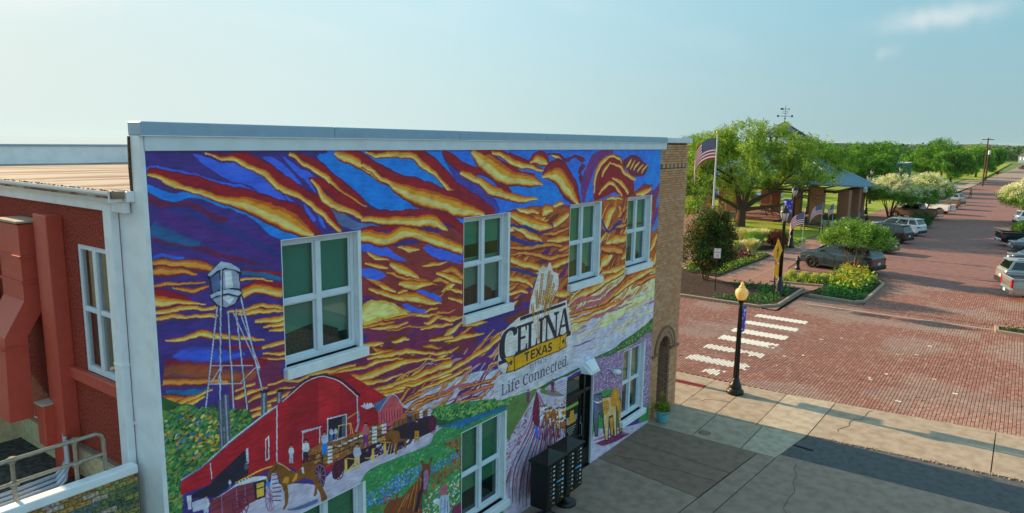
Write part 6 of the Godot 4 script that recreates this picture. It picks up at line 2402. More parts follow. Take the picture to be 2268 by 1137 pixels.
func build_far() -> void:
	var rng := RandomNumberGenerator.new()
	rng.seed = 61
	# low wooded rise on the horizon
	for k in 3:
		var s := begin()
		var x := 1500.0 + 1100.0 * k
		var prev := Vector3.ZERO
		var n := FastNoiseLite.new()
		n.seed = 10 + k
		n.frequency = 0.0016
		for i in 121:
			var z := -900.0 * (x / 1500.0) + i * 36.0
			var y := 6.0 + 7.0 * k + n.get_noise_1d(z) * (8.0 + 6.0 * k)
			var p := Vector3(x + n.get_noise_1d(z * 0.4) * 260.0, y, z)
			if i:
				quad(s, Vector3(prev.x - 420, -1, prev.z), prev, p, Vector3(p.x - 420, -1, p.z))
				quad(s, prev, Vector3(prev.x + 420, -1, prev.z), Vector3(p.x + 420, -1, p.z), p)
			prev = p
		structure(commit(s, "hills", M.far_green, null))
	var list: Array = []
	var cols: Array = []
	var mesh := leaf_mesh(10, 8, 0.8)
	for i in 5200:
		var x := rng.randf_range(600, 2400)
		var z := rng.randf_range(-0.62, 0.06) * x
		if rng.randf() < 0.35:
			z = roundf(z / 90.0) * 90.0 + rng.randf_range(-10, 10)
		var sc := rng.randf_range(5, 11)
		list.append(Transform3D(Basis.from_euler(Vector3(rng.randf() * 6, rng.randf() * 6, rng.randf() * 6)) * Basis.from_scale(Vector3(sc * 1.4, sc, sc * 1.4)), Vector3(x, sc * 0.28 + maxf(0, (x - 1200) * 0.006), z)))
		cols.append([Color(0.05, 0.1, 0.04), Color(0.07, 0.13, 0.04), Color(0.1, 0.15, 0.05)][rng.randi() % 3])
	scatter("distant_woods", mesh, M.leaf, list, cols)
	gable_house("dark_house", "dark blue-grey house with a steep roof and white windows at the street's far end", Vector3(560, 0, 13.0), 0.35, 9, 8, 4.2, 5.0, M.house_blue, M.house_roof)
	gable_house("pale_house", "pale house with a green-grey front far left of the wooden pole", Vector3(420, 0, -50), 0.2, 7, 7, 4.5, 2.2, M.house_green, M.concrete_pale)
	var t := thing("flat_shop", "low blue-grey flat-roofed building behind the flowering trees", "building", Vector3(205, 0, -19.5))
	var s := begin()
	bx(s, Vector3(-8, -0.3, -8), Vector3(8, 4.6, 3.4))
	commit(s, "wall", M.house_blue, t)
	s = begin()
	bx(s, Vector3(-8.1, 4.6, -8.1), Vector3(8.1, 4.8, 3.5))
	commit(s, "parapet_cap", M.trim_paint, t)
	s = begin()
	bx(s, Vector3(-3, 4.8, -3), Vector3(-1.8, 5.5, -1.8))
	commit(s, "roof_unit", M.silver_paint, t)
	utility_pole("tall dark leaning wooden pole with crossarms where the brick street ends", Vector3(199, 0, 0.5), 11.1, true, 0.0)
	utility_pole("shorter pale wooden pole with a grey transformer behind the tall pole", Vector3(233, 0, -0.4), 9.6, false, 6.9)
	utility_pole("far dark pole with a short arm left of the street trees", Vector3(300, 0, -31), 9.3, false, 0.0)
	# grass verges, far pavements
	sheet("verge", [[236, -14], [236, -1.6], [520, 0], [520, -30]], -0.02, M.lawn)
	sheet("far_pavement", [[142, -3.4], [198, -1.0], [235, -0.6], [235, -4.6], [142, -9]], 0.01, M.concrete)
	sheet("verge", [[150, -40], [150, -9.4], [236, -5.0], [236, -40]], -0.01, M.lawn)
	sheet("far_pavement", [[236, 9.6], [520, 14], [520, 30], [110, 30], [110, 13]], 0.0, M.lawn)
	# upper storey of a brick shop front peeping over the roof at the far left
	var c := thing("chimney", "narrow brick chimney at the left edge beyond the tan roof", "chimney", Vector3(6.5, 0, -14.6))
	s = begin()
	cham(s, Vector3(-0.5, 0, -0.5), Vector3(0.35, 9.5, 0.5), 0.02)
	commit(s, "stack", M.mortar, c)

# ------------------------------------------------------------------ the painted picture on the long wall
const MS := 120.0
var mi: Image
var mrng := RandomNumberGenerator.new()
var paints := {
	"azure": Color8(34, 122, 226), "royal": Color8(50, 108, 226), "iris": Color8(66, 98, 232), "indigo": Color8(66, 58, 150), "slate": Color8(88, 104, 150), "dusk": Color8(48, 50, 118), "teal": Color8(40, 96, 142),
	"violet": Color8(82, 40, 120), "plum": Color8(116, 40, 76), "grape": Color8(112, 46, 112), "wine": Color8(104, 26, 56), "maroon": Color8(138, 48, 48), "crimson": Color8(138, 22, 34), "rust": Color8(176, 84, 40), "ink": Color8(36, 28, 44),
	"cream": Color8(250, 226, 168), "laven": Color8(214, 208, 232), "straw": Color8(248, 236, 170), "sand": Color8(232, 190, 130), "rose": Color8(190, 96, 110), "mauve": Color8(156, 108, 146), "honey": Color8(244, 190, 84), "butter": Color8(252, 230, 142),
	"steel": Color8(190, 198, 222), "zinc": Color8(160, 164, 188), "pearl": Color8(234, 234, 244), "gunmetal": Color8(84, 88, 108), "forest": Color8(44, 84, 46), "meadow": Color8(64, 132, 74), "verge": Color8(96, 120, 66), "track": Color8(206, 190, 214),
	"cotton": Color8(150, 116, 156), "barn": Color8(172, 28, 40), "barn2": Color8(158, 26, 38), "barnlight": Color8(186, 34, 44), "shed": Color8(206, 84, 92), "bale": Color8(140, 84, 46), "night": Color8(44, 28, 40), "wagon": Color8(132, 54, 66),
	"horse": Color8(128, 76, 34), "horse2": Color8(122, 60, 36), "amber": Color8(212, 140, 50), "skin": Color8(196, 140, 110), "taglight": Color8(216, 206, 220), "halo": Color8(236, 222, 220), "navy": Color8(34, 30, 44), "inkb": Color8(60, 40, 20), "gold": Color8(240, 166, 28), "wheat": Color8(200, 140, 40), "wheat2": Color8(214, 150, 120),
}
var mixes := {
	"leafmix": ["5a8a3c", "2f5c34", "3f7a48", "7a9a44", "264a2c", "a08a3c", "4a7a58"], "embermix": ["f0b850", "e89a30", "f4d880", "3a5ab0", "d87838"], "grassmix": ["4a8a50", "3c7848", "6aa05a", "2f7060", "78b068", "3f8a7a"],
	"bluebonnet": ["5a80d8", "7aa0e8", "3a5ab8", "a8c0f0", "4a70c0", "2f6a5a"], "poppy": ["b83a28", "d05030", "8a2a24", "4a7a3a"], "flowermix": ["e8e0c0", "d8d070", "4a8a50", "3a6ab0", "b83a28", "f0f0f0", "2f6048"],
	"bushmix": ["5f9a48", "3f7a40", "86b058", "2f6038", "4a8a60", "a0b864"], "gravelmix": ["7a2a44", "d8b8c8", "9a4a60", "b088a8"], "cottonmix": ["f2ecf4", "e4daea", "6a3a66", "4a2a50", "c8b0d0", "8a5a84"], "cattlemix": ["c87830", "e8c8a0", "7a3a24", "f0e8e8", "8a3a50", "5a2a3a", "d89a50"], "balemix": ["9a5a30", "7a4426", "b87840", "6a3a24", "c89050"],
}


func pc(c) -> Color:
	return c if c is Color else paints[c]


func curve(p: PackedVector2Array, closed: bool, steps := 4) -> PackedVector2Array:
	var n := p.size()
	if n < 3:
		return p
	var o := PackedVector2Array()
	var last := n if closed else n - 1
	for i in last:
		var a := p[(i - 1 + n) % n] if closed or i > 0 else p[i]
		var b := p[i]
		var c := p[(i + 1) % n]
		var d := p[(i + 2) % n] if closed or i + 2 < n else c
		for k in steps:
			o.append(b.cubic_interpolate(c, a, d, k / float(steps)))
	if not closed:
		o.append(p[n - 1])
	return o


func fill(p: PackedVector2Array, c: Color, brush: Image = null) -> void:
	var n := p.size()
	var lo := 1e9
	var hi := -1e9
	for q in p:
		lo = minf(lo, q.y)
		hi = maxf(hi, q.y)
	var w := mi.get_width()
	for y in range(maxi(0, int(lo)), mini(mi.get_height() - 1, int(hi) + 1) + 1):
		var s := y + 0.5
		var xs: Array[float] = []
		var a := p[n - 1]
		for i in n:
			var b := p[i]
			if (a.y <= s) != (b.y <= s):
				xs.append(a.x + (s - a.y) / (b.y - a.y) * (b.x - a.x))
			a = b
		xs.sort()
		for i in range(0, xs.size() - 1, 2):
			var x0 := maxi(0, roundi(xs[i]))
			var x1 := mini(w, roundi(xs[i + 1]))
			if x1 > x0:
				if brush:
					mi.blend_rect(brush, Rect2i(0, 0, x1 - x0, 1), Vector2i(x0, y))
				else:
					mi.fill_rect(Rect2i(x0, y, x1 - x0, 1), c)


func pts2(a: Array) -> PackedVector2Array:
	var p := PackedVector2Array()
	for i in range(0, a.size(), 2):
		p.append(Vector2(a[i], a[i + 1]))
	return p


func pg(c, a: Array, smooth: int) -> void:
	var p := pts2(a)
	fill(curve(p, true) if smooth else p, pc(c))


func band(a: Array, wide: float, shift: float, rough: float, steps := 6) -> PackedVector2Array:
	var c := PackedVector2Array()
	var ws := PackedVector2Array()
	for i in range(0, a.size(), 3):
		c.append(Vector2(a[i], a[i + 1]))
		ws.append(Vector2(a[i + 2], 0))
	c = curve(c, false, steps)
	ws = curve(ws, false, steps)
	var up := PackedVector2Array()
	var down := PackedVector2Array()
	for i in c.size():
		var t := (c[mini(i + 1, c.size() - 1)] - c[maxi(i - 1, 0)]).normalized()
		var nn := Vector2(-t.y, t.x)
		if nn.y < 0.0:
			nn = -nn
		var w := maxf(1.0, ws[i].x)
		var q := c[i] + nn * w * shift
		up.append(q - nn * w * wide * 0.5 * (1.0 + mrng.randf_range(-rough, rough)))
		down.append(q + nn * w * wide * 0.5 * (1.0 + mrng.randf_range(-rough, rough)))
	down.reverse()
	up.append_array(down)
	return up


func rb(c, a: Array) -> void:
	fill(band(a, 1.0, 0.0, 0.06), pc(c))


func soft(c, a: Array) -> void:
	var col: Color = pc(c)
	for k in 7:
		var brush := Image.create(1900, 1, false, Image.FORMAT_RGBA8)
		brush.fill(Color(col.r, col.g, col.b, 0.24))
		fill(band(a, 1.5 - 0.17 * k, 0.0, 0.12), col, brush)


func layers(a: Array, list: Array) -> void:
	for l in list:
		for k in 3:   # three close steps soften each change of paint
			var c: Color = l[0].lerp(l[3], k / 3.0)
			fill(band(a, lerpf(l[1], l[4], k / 3.0), l[2], 0.03), c)


func crim(a: Array) -> void:
	layers(a, [[Color8(74, 30, 96), 1.4, 0.0, Color8(108, 20, 52), 1.2], [Color8(136, 16, 30), 1.05, -0.04, Color8(150, 22, 32), 0.65]])


func gold(a: Array) -> void:
	layers(a, [[Color8(92, 30, 76), 1.5, 0.06, Color8(132, 32, 42), 1.4], [Color8(172, 64, 28), 1.32, 0.0, Color8(222, 106, 30), 1.16], [Color8(240, 136, 34), 0.98, 0.08, Color8(252, 166, 54), 0.72], [Color8(254, 192, 90), 0.52, 0.22, Color8(255, 226, 160), 0.24]])


func ember(a: Array) -> void:
	layers(a, [[Color8(86, 30, 66), 1.4, 0.06, Color8(128, 44, 40), 1.15], [Color8(166, 70, 34), 1.0, 0.0, Color8(204, 98, 38), 0.8], [Color8(232, 128, 50), 0.6, 0.08, Color8(250, 168, 82), 0.3]])


func dabs(mix: String, a: Array, n: int, size: int) -> void:
	var p := pts2(a)
	var box := Rect2(p[0], Vector2.ZERO)
	for q in p:
		box = box.expand(q)
	var cols: Array = mixes[mix].map(func(s): return Color(s))
	for i in n:
		for tries in 8:
			var q := Vector2(mrng.randf_range(box.position.x, box.end.x), mrng.randf_range(box.position.y, box.end.y))
			if Geometry2D.is_point_in_polygon(q, p):
				var c: Color = cols[mrng.randi() % cols.size()].lightened(mrng.randf_range(-0.12, 0.14)) if mrng.randf() < 0.6 else cols[mrng.randi() % cols.size()]
				var s := size * mrng.randf_range(0.5, 1.3)
				var t := mrng.randf_range(-0.9, 0.4)
				var d := Vector2(cos(t), sin(t)) * s
				var e := Vector2(-d.y, d.x) * mrng.randf_range(0.35, 0.7)
				fill(PackedVector2Array([q - d, q - d * 0.4 + e, q + d * 0.5 + e * 0.8, q + d, q + d * 0.3 - e, q - d * 0.6 - e * 0.8]), c)
				break


func ear(a: Array) -> void:
	var p := Vector2(a[0], a[1])
	var q := Vector2(a[2], a[3])
	var t := (q - p).normalized()
	var n := Vector2(-t.y, t.x)
	var count := int(p.distance_to(q) / 4.0)
	for i in count:
		for s in [-1.0, 1.0]:
			var o: Vector2 = p.lerp(q, i / float(count)) + n * s * 3.2
			fill(PackedVector2Array([o, o + n * s * 3.6 + t * 3.0, o + t * 9.0 + n * s * 2.0, o - n * s * 3.0 + t * 3.0]), Color8(196, 128, 34) if (i + int(s)) % 2 else Color8(150, 90, 30))


func face_of(names: Array, weight: int) -> SystemFont:
	var f := SystemFont.new()
	f.font_names = PackedStringArray(names)
	f.font_weight = weight
	return f


# draws letters into a box given in metres on the wall: left, top, right, bottom
func letters(text: String, font: Font, box: Array, c: Color, slant := 0.0, grow := 0.0) -> void:
	var t := TextMesh.new()
	t.text = text
	t.font = font
	t.font_size = 64
	t.pixel_size = 0.01
	t.curve_step = 1.0
	t.depth = 0.0
	var arrays: Array = t.get_mesh_arrays()
	var v: PackedVector3Array = arrays[Mesh.ARRAY_VERTEX]
	var ix: PackedInt32Array = arrays[Mesh.ARRAY_INDEX] if arrays[Mesh.ARRAY_INDEX] else PackedInt32Array(range(v.size()))
	var bb := AABB(v[0], Vector3.ZERO)
	for q in v:
		bb = bb.expand(q)
	var o := Vector2((box[0] - 4.56) * MS, (8.6 - box[3]) * MS)
	var size := Vector2((box[2] - box[0]) * MS, (box[1] - box[3]) * MS)
	for i in range(0, ix.size(), 3):
		var tri := PackedVector2Array()
		for k in 3:
			var q := v[ix[i + k]]
			var f := Vector2((q.x - bb.position.x) / bb.size.x, (q.y - bb.position.y) / bb.size.y)
			tri.append(o + Vector2(f.x * size.x + f.y * slant * MS, -f.y * size.y))
		fill(tri, c)


func set_type(_word: String) -> void:
	var serif := face_of(["Droid Serif"], 700)
	var thin := face_of(["Droid Serif"], 400)
	var sans := face_of(["Droid Sans"], 700)
	var boxes := [["C", 12.02, 4.68, 12.7, 3.9], ["E", 12.66, 4.66, 13.1, 4.0], ["L", 13.08, 4.66, 13.52, 4.0], ["I", 13.56, 4.66, 13.8, 4.0], ["N", 13.8, 4.68, 14.46, 4.0], ["A", 14.38, 4.7, 15.04, 4.0]]
	for b in boxes:
		letters(b[0], serif, [b[1], b[2], b[3], b[4]], Color8(34, 30, 44))


func small_type() -> void:
	letters("TEXAS", face_of(["Droid Sans"], 700), [13.0, 3.96, 14.18, 3.735], Color8(38, 30, 30))
	letters("EST 1876", face_of(["Droid Sans"], 400), [13.24, 3.635, 13.94, 3.52], Color8(40, 36, 48))
	letters("Life Connected.", face_of(["Droid Serif"], 400), [12.12, 3.46, 14.98, 3.17], Color8(46, 40, 58))


func warp(amount: float, freq: float, seed_: int) -> void:
	var w := mi.get_width()
	var h := mi.get_height()
	var n := FastNoiseLite.new()
	n.seed = seed_
	n.frequency = freq
	n.fractal_octaves = 3
	var a := n.get_image(w, h, false, false, false).get_data()
	n.seed = seed_ + 1
	var b := n.get_image(w, h, false, false, false).get_data()
	var src := mi.get_data()
	var dst := src.duplicate()
	for y in h:
		var row := y * w
		for x in w:
			var i := row + x
			var sx := clampi(x + int((a[i] - 128) * amount), 0, w - 1)
			var sy := clampi(y + int((b[i] - 128) * amount), 0, h - 1)
			var s := (sy * w + sx) * 3
			var d := i * 3
			dst[d] = src[s]
			dst[d + 1] = src[s + 1]
			dst[d + 2] = src[s + 2]
	mi = Image.create_from_data(w, h, false, Image.FORMAT_RGB8, dst)


func grain() -> void:   # brush streaks and the dry grain of paint on brick
	var w := mi.get_width()
	var h := mi.get_height()
	var n := FastNoiseLite.new()
	n.seed = 77
	n.frequency = 0.12
	n.fractal_octaves = 3
	var a := n.get_image(w / 5, h, false, false, false)
	a.resize(w, h, Image.INTERPOLATE_BILINEAR)
	n.frequency = 0.02
	n.seed = 78
	var b := n.get_image(w, h, false, false, false).get_data()
	var ad := a.get_data()
	var d := mi.get_data()
	var lift := PackedFloat32Array()   # chalky masonry paint: its darks are never quite dark
	for i in 256:
		lift.append(255.0 * pow(i / 255.0, 0.84))
	for i in w * h:
		var f := 1.0 + (ad[i] - 128) * 0.001 + (b[i] - 128) * 0.001
		var k := i * 3
		var r := lift[d[k]] * f
		var g := lift[d[k + 1]] * f
		var bl := lift[d[k + 2]] * f
		var m := (r * 0.3 + g * 0.55 + bl * 0.15) * -0.2   # strong pigments
		d[k] = clampi(int(r * 1.2 + m), 0, 255)
		d[k + 1] = clampi(int(g * 1.2 + m), 0, 255)
		d[k + 2] = clampi(int(bl * 1.2 + m), 0, 255)
	mi = Image.create_from_data(w, h, false, Image.FORMAT_RGB8, d)


func paint_mural() -> ImageTexture:
	mrng.seed = 11
	mi = Image.create(1853, 1032, false, Image.FORMAT_RGBA8)
	mi.fill(Color8(64, 44, 118))
	paint_sky()
	mi.convert(Image.FORMAT_RGB8)
	warp(0.05, 0.013, 5)
	paint_foreground()
	warp(0.01, 0.09, 9)
	paint_logo()
	small_type()
	grain()
	return ImageTexture.create_from_image(mi)


# short strokes that follow the drift of the painted clouds; area in metres: left, top, right, bottom
func flock(area: Array, n: int, angle: float, bend: float, length: float, thick: float, styles: Array) -> void:
	for i in n:
		var x := mrng.randf_range(area[0], area[2])
		var y := mrng.randf_range(area[3], area[1])
		var a: float = angle + bend * (x - area[0]) / (area[2] - area[0]) + mrng.randf_range(-0.25, 0.25)
		var l := length * mrng.randf_range(0.5, 1.4) * MS
		var w := thick * mrng.randf_range(0.5, 1.4) * MS
		var p := Vector2((x - 4.56) * MS, (8.6 - y) * MS)
		var d := Vector2(cos(a), -sin(a)) * l * 0.5
		var e := Vector2(-d.y, d.x) * mrng.randf_range(-0.2, 0.2)
		var stroke := [p.x - d.x, p.y - d.y, 2, p.x - d.x * 0.3 + e.x, p.y - d.y * 0.3 + e.y, w, p.x + d.x * 0.4 - e.x * 0.5, p.y + d.y * 0.4 - e.y * 0.5, w * 0.8, p.x + d.x, p.y + d.y, 2]
		match styles[mrng.randi() % styles.size()]:
			"gold":
				gold(stroke)
			"ember":
				ember(stroke)
			"brown":
				rb(Color8(110, 48, 34), stroke)
			"orange":
				rb(Color8(206, 122, 44), stroke)
			"violet":
				rb(Color8(92, 40, 96), stroke)
			"pale":
				rb(Color8(250, 232, 176), stroke)
			"rose":
				rb(Color8(206, 150, 150), stroke)

func paint_sky():
	# dark ground tones of the painted sky
	pg("royal", [347, -2, 561, -2, 560, 137, 472, 117, 385, 69], 1)
	pg("royal", [430, -2, 1867, -1, 1865, 101, 1728, 114, 1606, 165, 1400, 163, 1308, 168, 1231, 158, 1123, 161, 986, 160, 897, 162, 802, 131, 679, 100, 429, 41], 1)
	pg("maroon", [897, 162, 985, 151, 1123, 156, 1308, 158, 1628, 144, 1864, 95, 1876, 322, 1845, 430, 1440, 419, 1236, 428, 947, 407, 740, 419, 622, 383, 421, 347, 424, 202, 569, 204, 739, 174], 1)
	pg("rust", [941, 166, 1222, 167, 1432, 155, 1629, 155, 1823, 232, 1844, 418, 1440, 408, 1234, 397, 1108, 407, 938, 342], 1)
	pg("plum", [128, 392, 235, 355, 232, 421, 433, 421, 435, 344, 713, 390, 803, 476, 704, 587, 564, 593, 416, 554, 292, 437, 152, 495, 124, 461], 1)
	pg("cream", [1238, 459, 1324, 422, 1440, 413, 1628, 412, 1872, 409, 1889, 693, 1529, 679, 1247, 638], 1)
	pg("laven", [538, 566, 589, 544, 730, 549, 900, 571, 1064, 587, 1262, 564, 1355, 540, 1590, 526, 1868, 517, 1867, 643, 1409, 684, 1068, 691, 942, 679, 730, 643, 630, 611], 1)
	flock([12.3, 7.0, 15.0, 4.9], 60, 0.0, 0.5, 0.9, 0.13, ["ember", "orange", "brown", "gold", "violet"])
	flock([16.3, 7.2, 18.0, 5.0], 46, 0.7, 0.3, 0.7, 0.13, ["ember", "orange", "brown", "gold"])
	flock([8.2, 6.6, 10.9, 4.4], 44, -0.25, 0.4, 1.0, 0.1, ["ember", "gold", "violet", "brown"])
	flock([14.9, 5.3, 20.0, 4.2], 110, 0.32, 0.2, 1.1, 0.05, ["ember", "pale", "pale", "pale", "rose", "orange", "gold"])
	flock([8.3, 4.6, 13.0, 3.4], 70, 0.2, 0.2, 1.3, 0.06, ["ember", "gold", "violet", "orange", "rose"])
	# soft clouds on the left
	soft("teal", [1, 116, 18, 22, 128, 21, 49, 142, 16, 79, 150, 9])
	soft("wine", [0, 70, 10, 18, 80, 10, 47, 84, 10, 74, 89, 8, 108, 109, 10, 132, 114, 4])
	soft("violet", [14, 99, 18, 59, 116, 21, 115, 137, 25, 177, 158, 29, 234, 185, 30])
	soft("dusk", [33, 90, 10, 73, 101, 13, 116, 124, 12, 162, 148, 12, 234, 186, 12])
	soft("wine", [1, 137, 6, 43, 150, 8, 79, 160, 8, 128, 178, 7, 175, 195, 7, 236, 224, 9])
	soft("dusk", [0, 147, 10, 56, 159, 11, 127, 195, 14, 191, 210, 15, 236, 229, 12])
	soft("royal", [1, 162, 5, 28, 164, 6, 52, 170, 4])
	soft("violet", [0, 152, 5, 42, 161, 6, 104, 178, 8, 146, 195, 7])
	# blue patches
	pg("iris", [76, 7, 90, 7, 116, 15, 149, 20, 174, 29, 193, 38, 212, 53, 232, 68, 249, 88, 218, 80, 198, 74, 179, 60, 154, 53, 130, 44, 106, 30, 90, 19], 1)
	pg("iris", [2, 22, 32, 26, 50, 31, 77, 38, 111, 47, 147, 54, 172, 62, 218, 82, 198, 78, 165, 71, 129, 61, 99, 55, 74, 45, 50, 36, 29, 29, 2, 27], 1)
	pg("iris", [203, 12, 221, 11, 238, 21, 255, 33, 272, 49, 283, 63, 265, 55, 244, 39, 220, 25], 1)
	pg("iris", [244, 11, 263, 20, 280, 31, 306, 45, 329, 57, 332, 63, 306, 51, 302, 54, 316, 81, 298, 62, 269, 37], 1)
	pg("iris", [246, 78, 260, 88, 279, 110, 266, 103, 253, 89], 1)
	pg("iris", [287, 97, 300, 110, 313, 128, 303, 129, 290, 111], 1)
	pg("iris", [315, 116, 328, 130, 336, 146, 324, 139], 1)
	pg("azure", [1, 49, 17, 57, 37, 64, 64, 66, 92, 73, 128, 80, 164, 91, 190, 107, 216, 119, 247, 132, 272, 148, 283, 160, 239, 160, 215, 147, 195, 132, 170, 114, 145, 101, 121, 92, 98, 82, 69, 75, 42, 79, 23, 74, 11, 68, 1, 61], 1)
	pg("azure", [321, 9, 350, 7, 370, 14, 395, 24, 429, 37, 464, 52, 497, 67, 525, 83, 543, 100, 558, 110, 557, 126, 520, 122, 482, 109, 445, 95, 415, 77, 386, 56, 361, 39, 338, 24, 322, 18], 1)
	pg("azure", [432, 8, 474, 17, 512, 15, 556, 21, 558, 55, 521, 52, 483, 42, 456, 25], 1)
	pg("azure", [434, 14, 470, 13, 512, 14, 556, 17, 586, 27, 613, 42, 640, 53, 668, 69, 702, 94, 668, 88, 623, 75, 571, 60, 526, 59, 497, 46, 465, 28], 1)
	pg("azure", [429, 39, 455, 46, 487, 61, 520, 78, 555, 104, 580, 117, 623, 125, 679, 137, 739, 155, 745, 183, 715, 168, 656, 148, 601, 135, 549, 124, 495, 124, 458, 113, 427, 87], 1)
	pg("azure", [610, 2, 668, 4, 691, 13, 714, 33, 738, 52, 769, 65, 814, 83, 854, 105, 889, 136, 897, 154, 855, 138, 801, 115, 751, 92, 708, 71, 679, 47, 645, 24], 1)
	pg("azure", [903, 86, 968, 89, 1046, 97, 1121, 95, 1192, 122, 1157, 144, 1064, 147, 985, 129, 939, 114], 1)
	pg("slate", [339, 111, 367, 116, 392, 131, 426, 144, 481, 156, 448, 158, 404, 157, 370, 143], 1)
	rb("indigo", [682, 9, 20, 738, 60, 41, 801, 98, 42, 862, 139, 38, 890, 153, 10])
	pg("iris", [425, 185, 461, 189, 494, 203, 538, 226, 553, 239, 508, 226, 461, 213, 425, 202], 1)
	pg("iris", [428, 245, 460, 246, 493, 263, 460, 264, 428, 257], 1)
	pg("iris", [606, 214, 662, 222, 715, 252, 742, 271, 679, 251, 622, 229], 1)
	pg("iris", [584, 307, 622, 317, 667, 340, 662, 351, 611, 334], 1)
	pg("iris", [424, 239, 460, 243, 493, 263, 450, 264, 423, 253], 1)
	pg("iris", [542, 334, 600, 354, 633, 358, 611, 365, 557, 353], 1)
	pg("iris", [612, 209, 645, 220, 691, 237, 739, 263, 745, 247, 679, 220], 1)
	# crimson and gold flames
	crim([2, 27, 5, 23, 34, 9, 49, 43, 12, 77, 49, 13, 111, 60, 14, 153, 72, 16, 197, 84, 18, 231, 98, 21, 259, 112, 27, 284, 132, 26, 306, 150, 16, 329, 162, 3])
	gold([2, 33, 3, 20, 39, 5, 38, 48, 8, 59, 58, 7, 87, 66, 8, 119, 77, 10, 152, 87, 14, 184, 96, 22, 217, 107, 27, 244, 121, 26, 272, 137, 22, 291, 150, 15, 308, 160, 5])
	crim([96, 3, 2, 126, 7, 6, 156, 10, 11, 181, 16, 15, 207, 32, 18, 233, 49, 20, 261, 68, 19, 290, 83, 18, 320, 99, 20, 339, 118, 16, 354, 135, 13, 370, 151, 7, 378, 162, 2])
	gold([95, 2, 2, 117, 9, 4, 143, 12, 6, 168, 21, 6, 196, 36, 8, 219, 51, 9, 239, 66, 9, 267, 79, 9, 297, 94, 8, 323, 113, 9, 342, 131, 8, 362, 148, 7, 374, 160, 4])
	crim([263, 7, 2, 285, 10, 8, 307, 22, 12, 333, 35, 14, 357, 52, 14, 381, 70, 15, 410, 90, 13, 432, 104, 9, 449, 114, 2])
	gold([258, 7, 4, 274, 13, 7, 292, 27, 7, 318, 39, 8, 341, 51, 11, 356, 67, 13, 376, 83, 11, 401, 96, 9, 423, 106, 5, 443, 113, 2])
	crim([300, 53, 3, 317, 58, 10, 340, 70, 14, 364, 87, 17, 393, 102, 14, 427, 117, 12, 463, 127, 12, 505, 130, 12, 555, 137, 13])
	gold([306, 55, 4, 321, 71, 7, 332, 87, 11, 351, 101, 12, 375, 112, 11, 405, 122, 9, 435, 135, 8, 467, 146, 4])
	gold([444, 132, 3, 481, 138, 10, 520, 147, 12, 557, 150, 13])
	crim([387, 3, 5, 412, 9, 14, 438, 21, 18, 474, 38, 19, 511, 55, 19, 556, 71, 19])
	gold([362, 4, 5, 387, 12, 14, 416, 22, 12, 451, 41, 11, 487, 58, 11, 516, 69, 12, 540, 84, 14, 558, 96, 17])
	crim([443, 0, 4, 512, 2, 5, 561, 2, 10, 597, 9, 18, 634, 27, 23, 662, 48, 24, 691, 68, 24, 720, 89, 21, 763, 108, 19, 815, 134, 24, 869, 156, 10])
	gold([440, 4, 4, 479, 10, 8, 517, 8, 10, 551, 9, 10, 581, 16, 11, 602, 29, 13, 629, 42, 10, 656, 58, 8, 685, 81, 9, 714, 100, 9, 745, 113, 10, 773, 126, 4])
	crim([429, 18, 14, 465, 30, 13, 506, 50, 13, 545, 65, 17, 586, 72, 17, 634, 83, 17, 679, 96, 14, 738, 111, 15, 802, 135, 18, 862, 156, 9])
	gold([429, 28, 7, 455, 40, 8, 483, 54, 9, 511, 67, 11, 545, 84, 19, 586, 99, 30, 634, 109, 30, 679, 119, 29, 720, 132, 31, 763, 144, 24, 828, 157, 8])
	crim([673, 4, 7, 702, 21, 21, 732, 37, 20, 769, 45, 16, 814, 50, 15, 860, 64, 17, 895, 86, 17, 939, 114, 12])
	gold([732, 52, 8, 763, 59, 15, 801, 72, 14, 841, 92, 19, 882, 106, 18, 925, 117, 16, 985, 129, 13, 1068, 132, 4])
	crim([768, 2, 4, 800, 10, 12, 846, 15, 18, 887, 36, 14, 960, 50, 11, 1045, 70, 7])
	gold([775, 4, 9, 813, 18, 30, 853, 39, 36, 902, 61, 34, 960, 74, 27, 1022, 80, 23, 1087, 92, 4])
	pg("royal", [922, 5, 1019, 12, 1051, 7, 1117, 21, 1144, 50, 1077, 66, 1013, 58, 960, 46], 1)
	crim([794, 2, 4, 866, 6, 9, 937, 20, 14, 1012, 34, 13, 1094, 58, 4])
	gold([853, 7, 5, 908, 19, 12, 959, 35, 14, 1013, 40, 10, 1052, 50, 10, 1090, 57, 4])
	crim([1012, 29, 6, 1051, 16, 14, 1092, 23, 24, 1118, 44, 7])
	gold([1020, 31, 5, 1052, 25, 15, 1084, 30, 18, 1114, 42, 5])
	gold([1125, 13, 6, 1160, 20, 11, 1183, 28, 5])
	rb("wine", [1108, 12, 5, 1160, 13, 7, 1205, 29, 12, 1251, 20, 9, 1305, 36, 21, 1283, 67, 17, 1307, 108, 24, 1307, 153, 16])
	rb("grape", [1308, 155, 20, 1315, 108, 44, 1342, 59, 48, 1391, 24, 36, 1486, 5, 20])
	crim([1082, 71, 6, 1119, 58, 33, 1171, 55, 43, 1209, 94, 57, 1248, 125, 49, 1288, 162, 12])
	gold([1082, 72, 4, 1119, 67, 21, 1163, 71, 36, 1200, 98, 38, 1238, 124, 32, 1280, 159, 8])
	pg("crimson", [1373, 154, 1375, 95, 1402, 45, 1454, 20, 1521, 15, 1564, 42, 1586, 81, 1630, 99, 1652, 134, 1605, 159, 1509, 138, 1431, 150], 1)
	gold([1372, 131, 8, 1379, 80, 14, 1413, 40, 15, 1477, 21, 8, 1534, 28, 9, 1553, 45, 6])
	gold([1479, 46, 4, 1536, 53, 9, 1586, 81, 14, 1656, 101, 8])
	gold([1404, 138, 7, 1461, 106, 11, 1507, 113, 11, 1562, 149, 8])
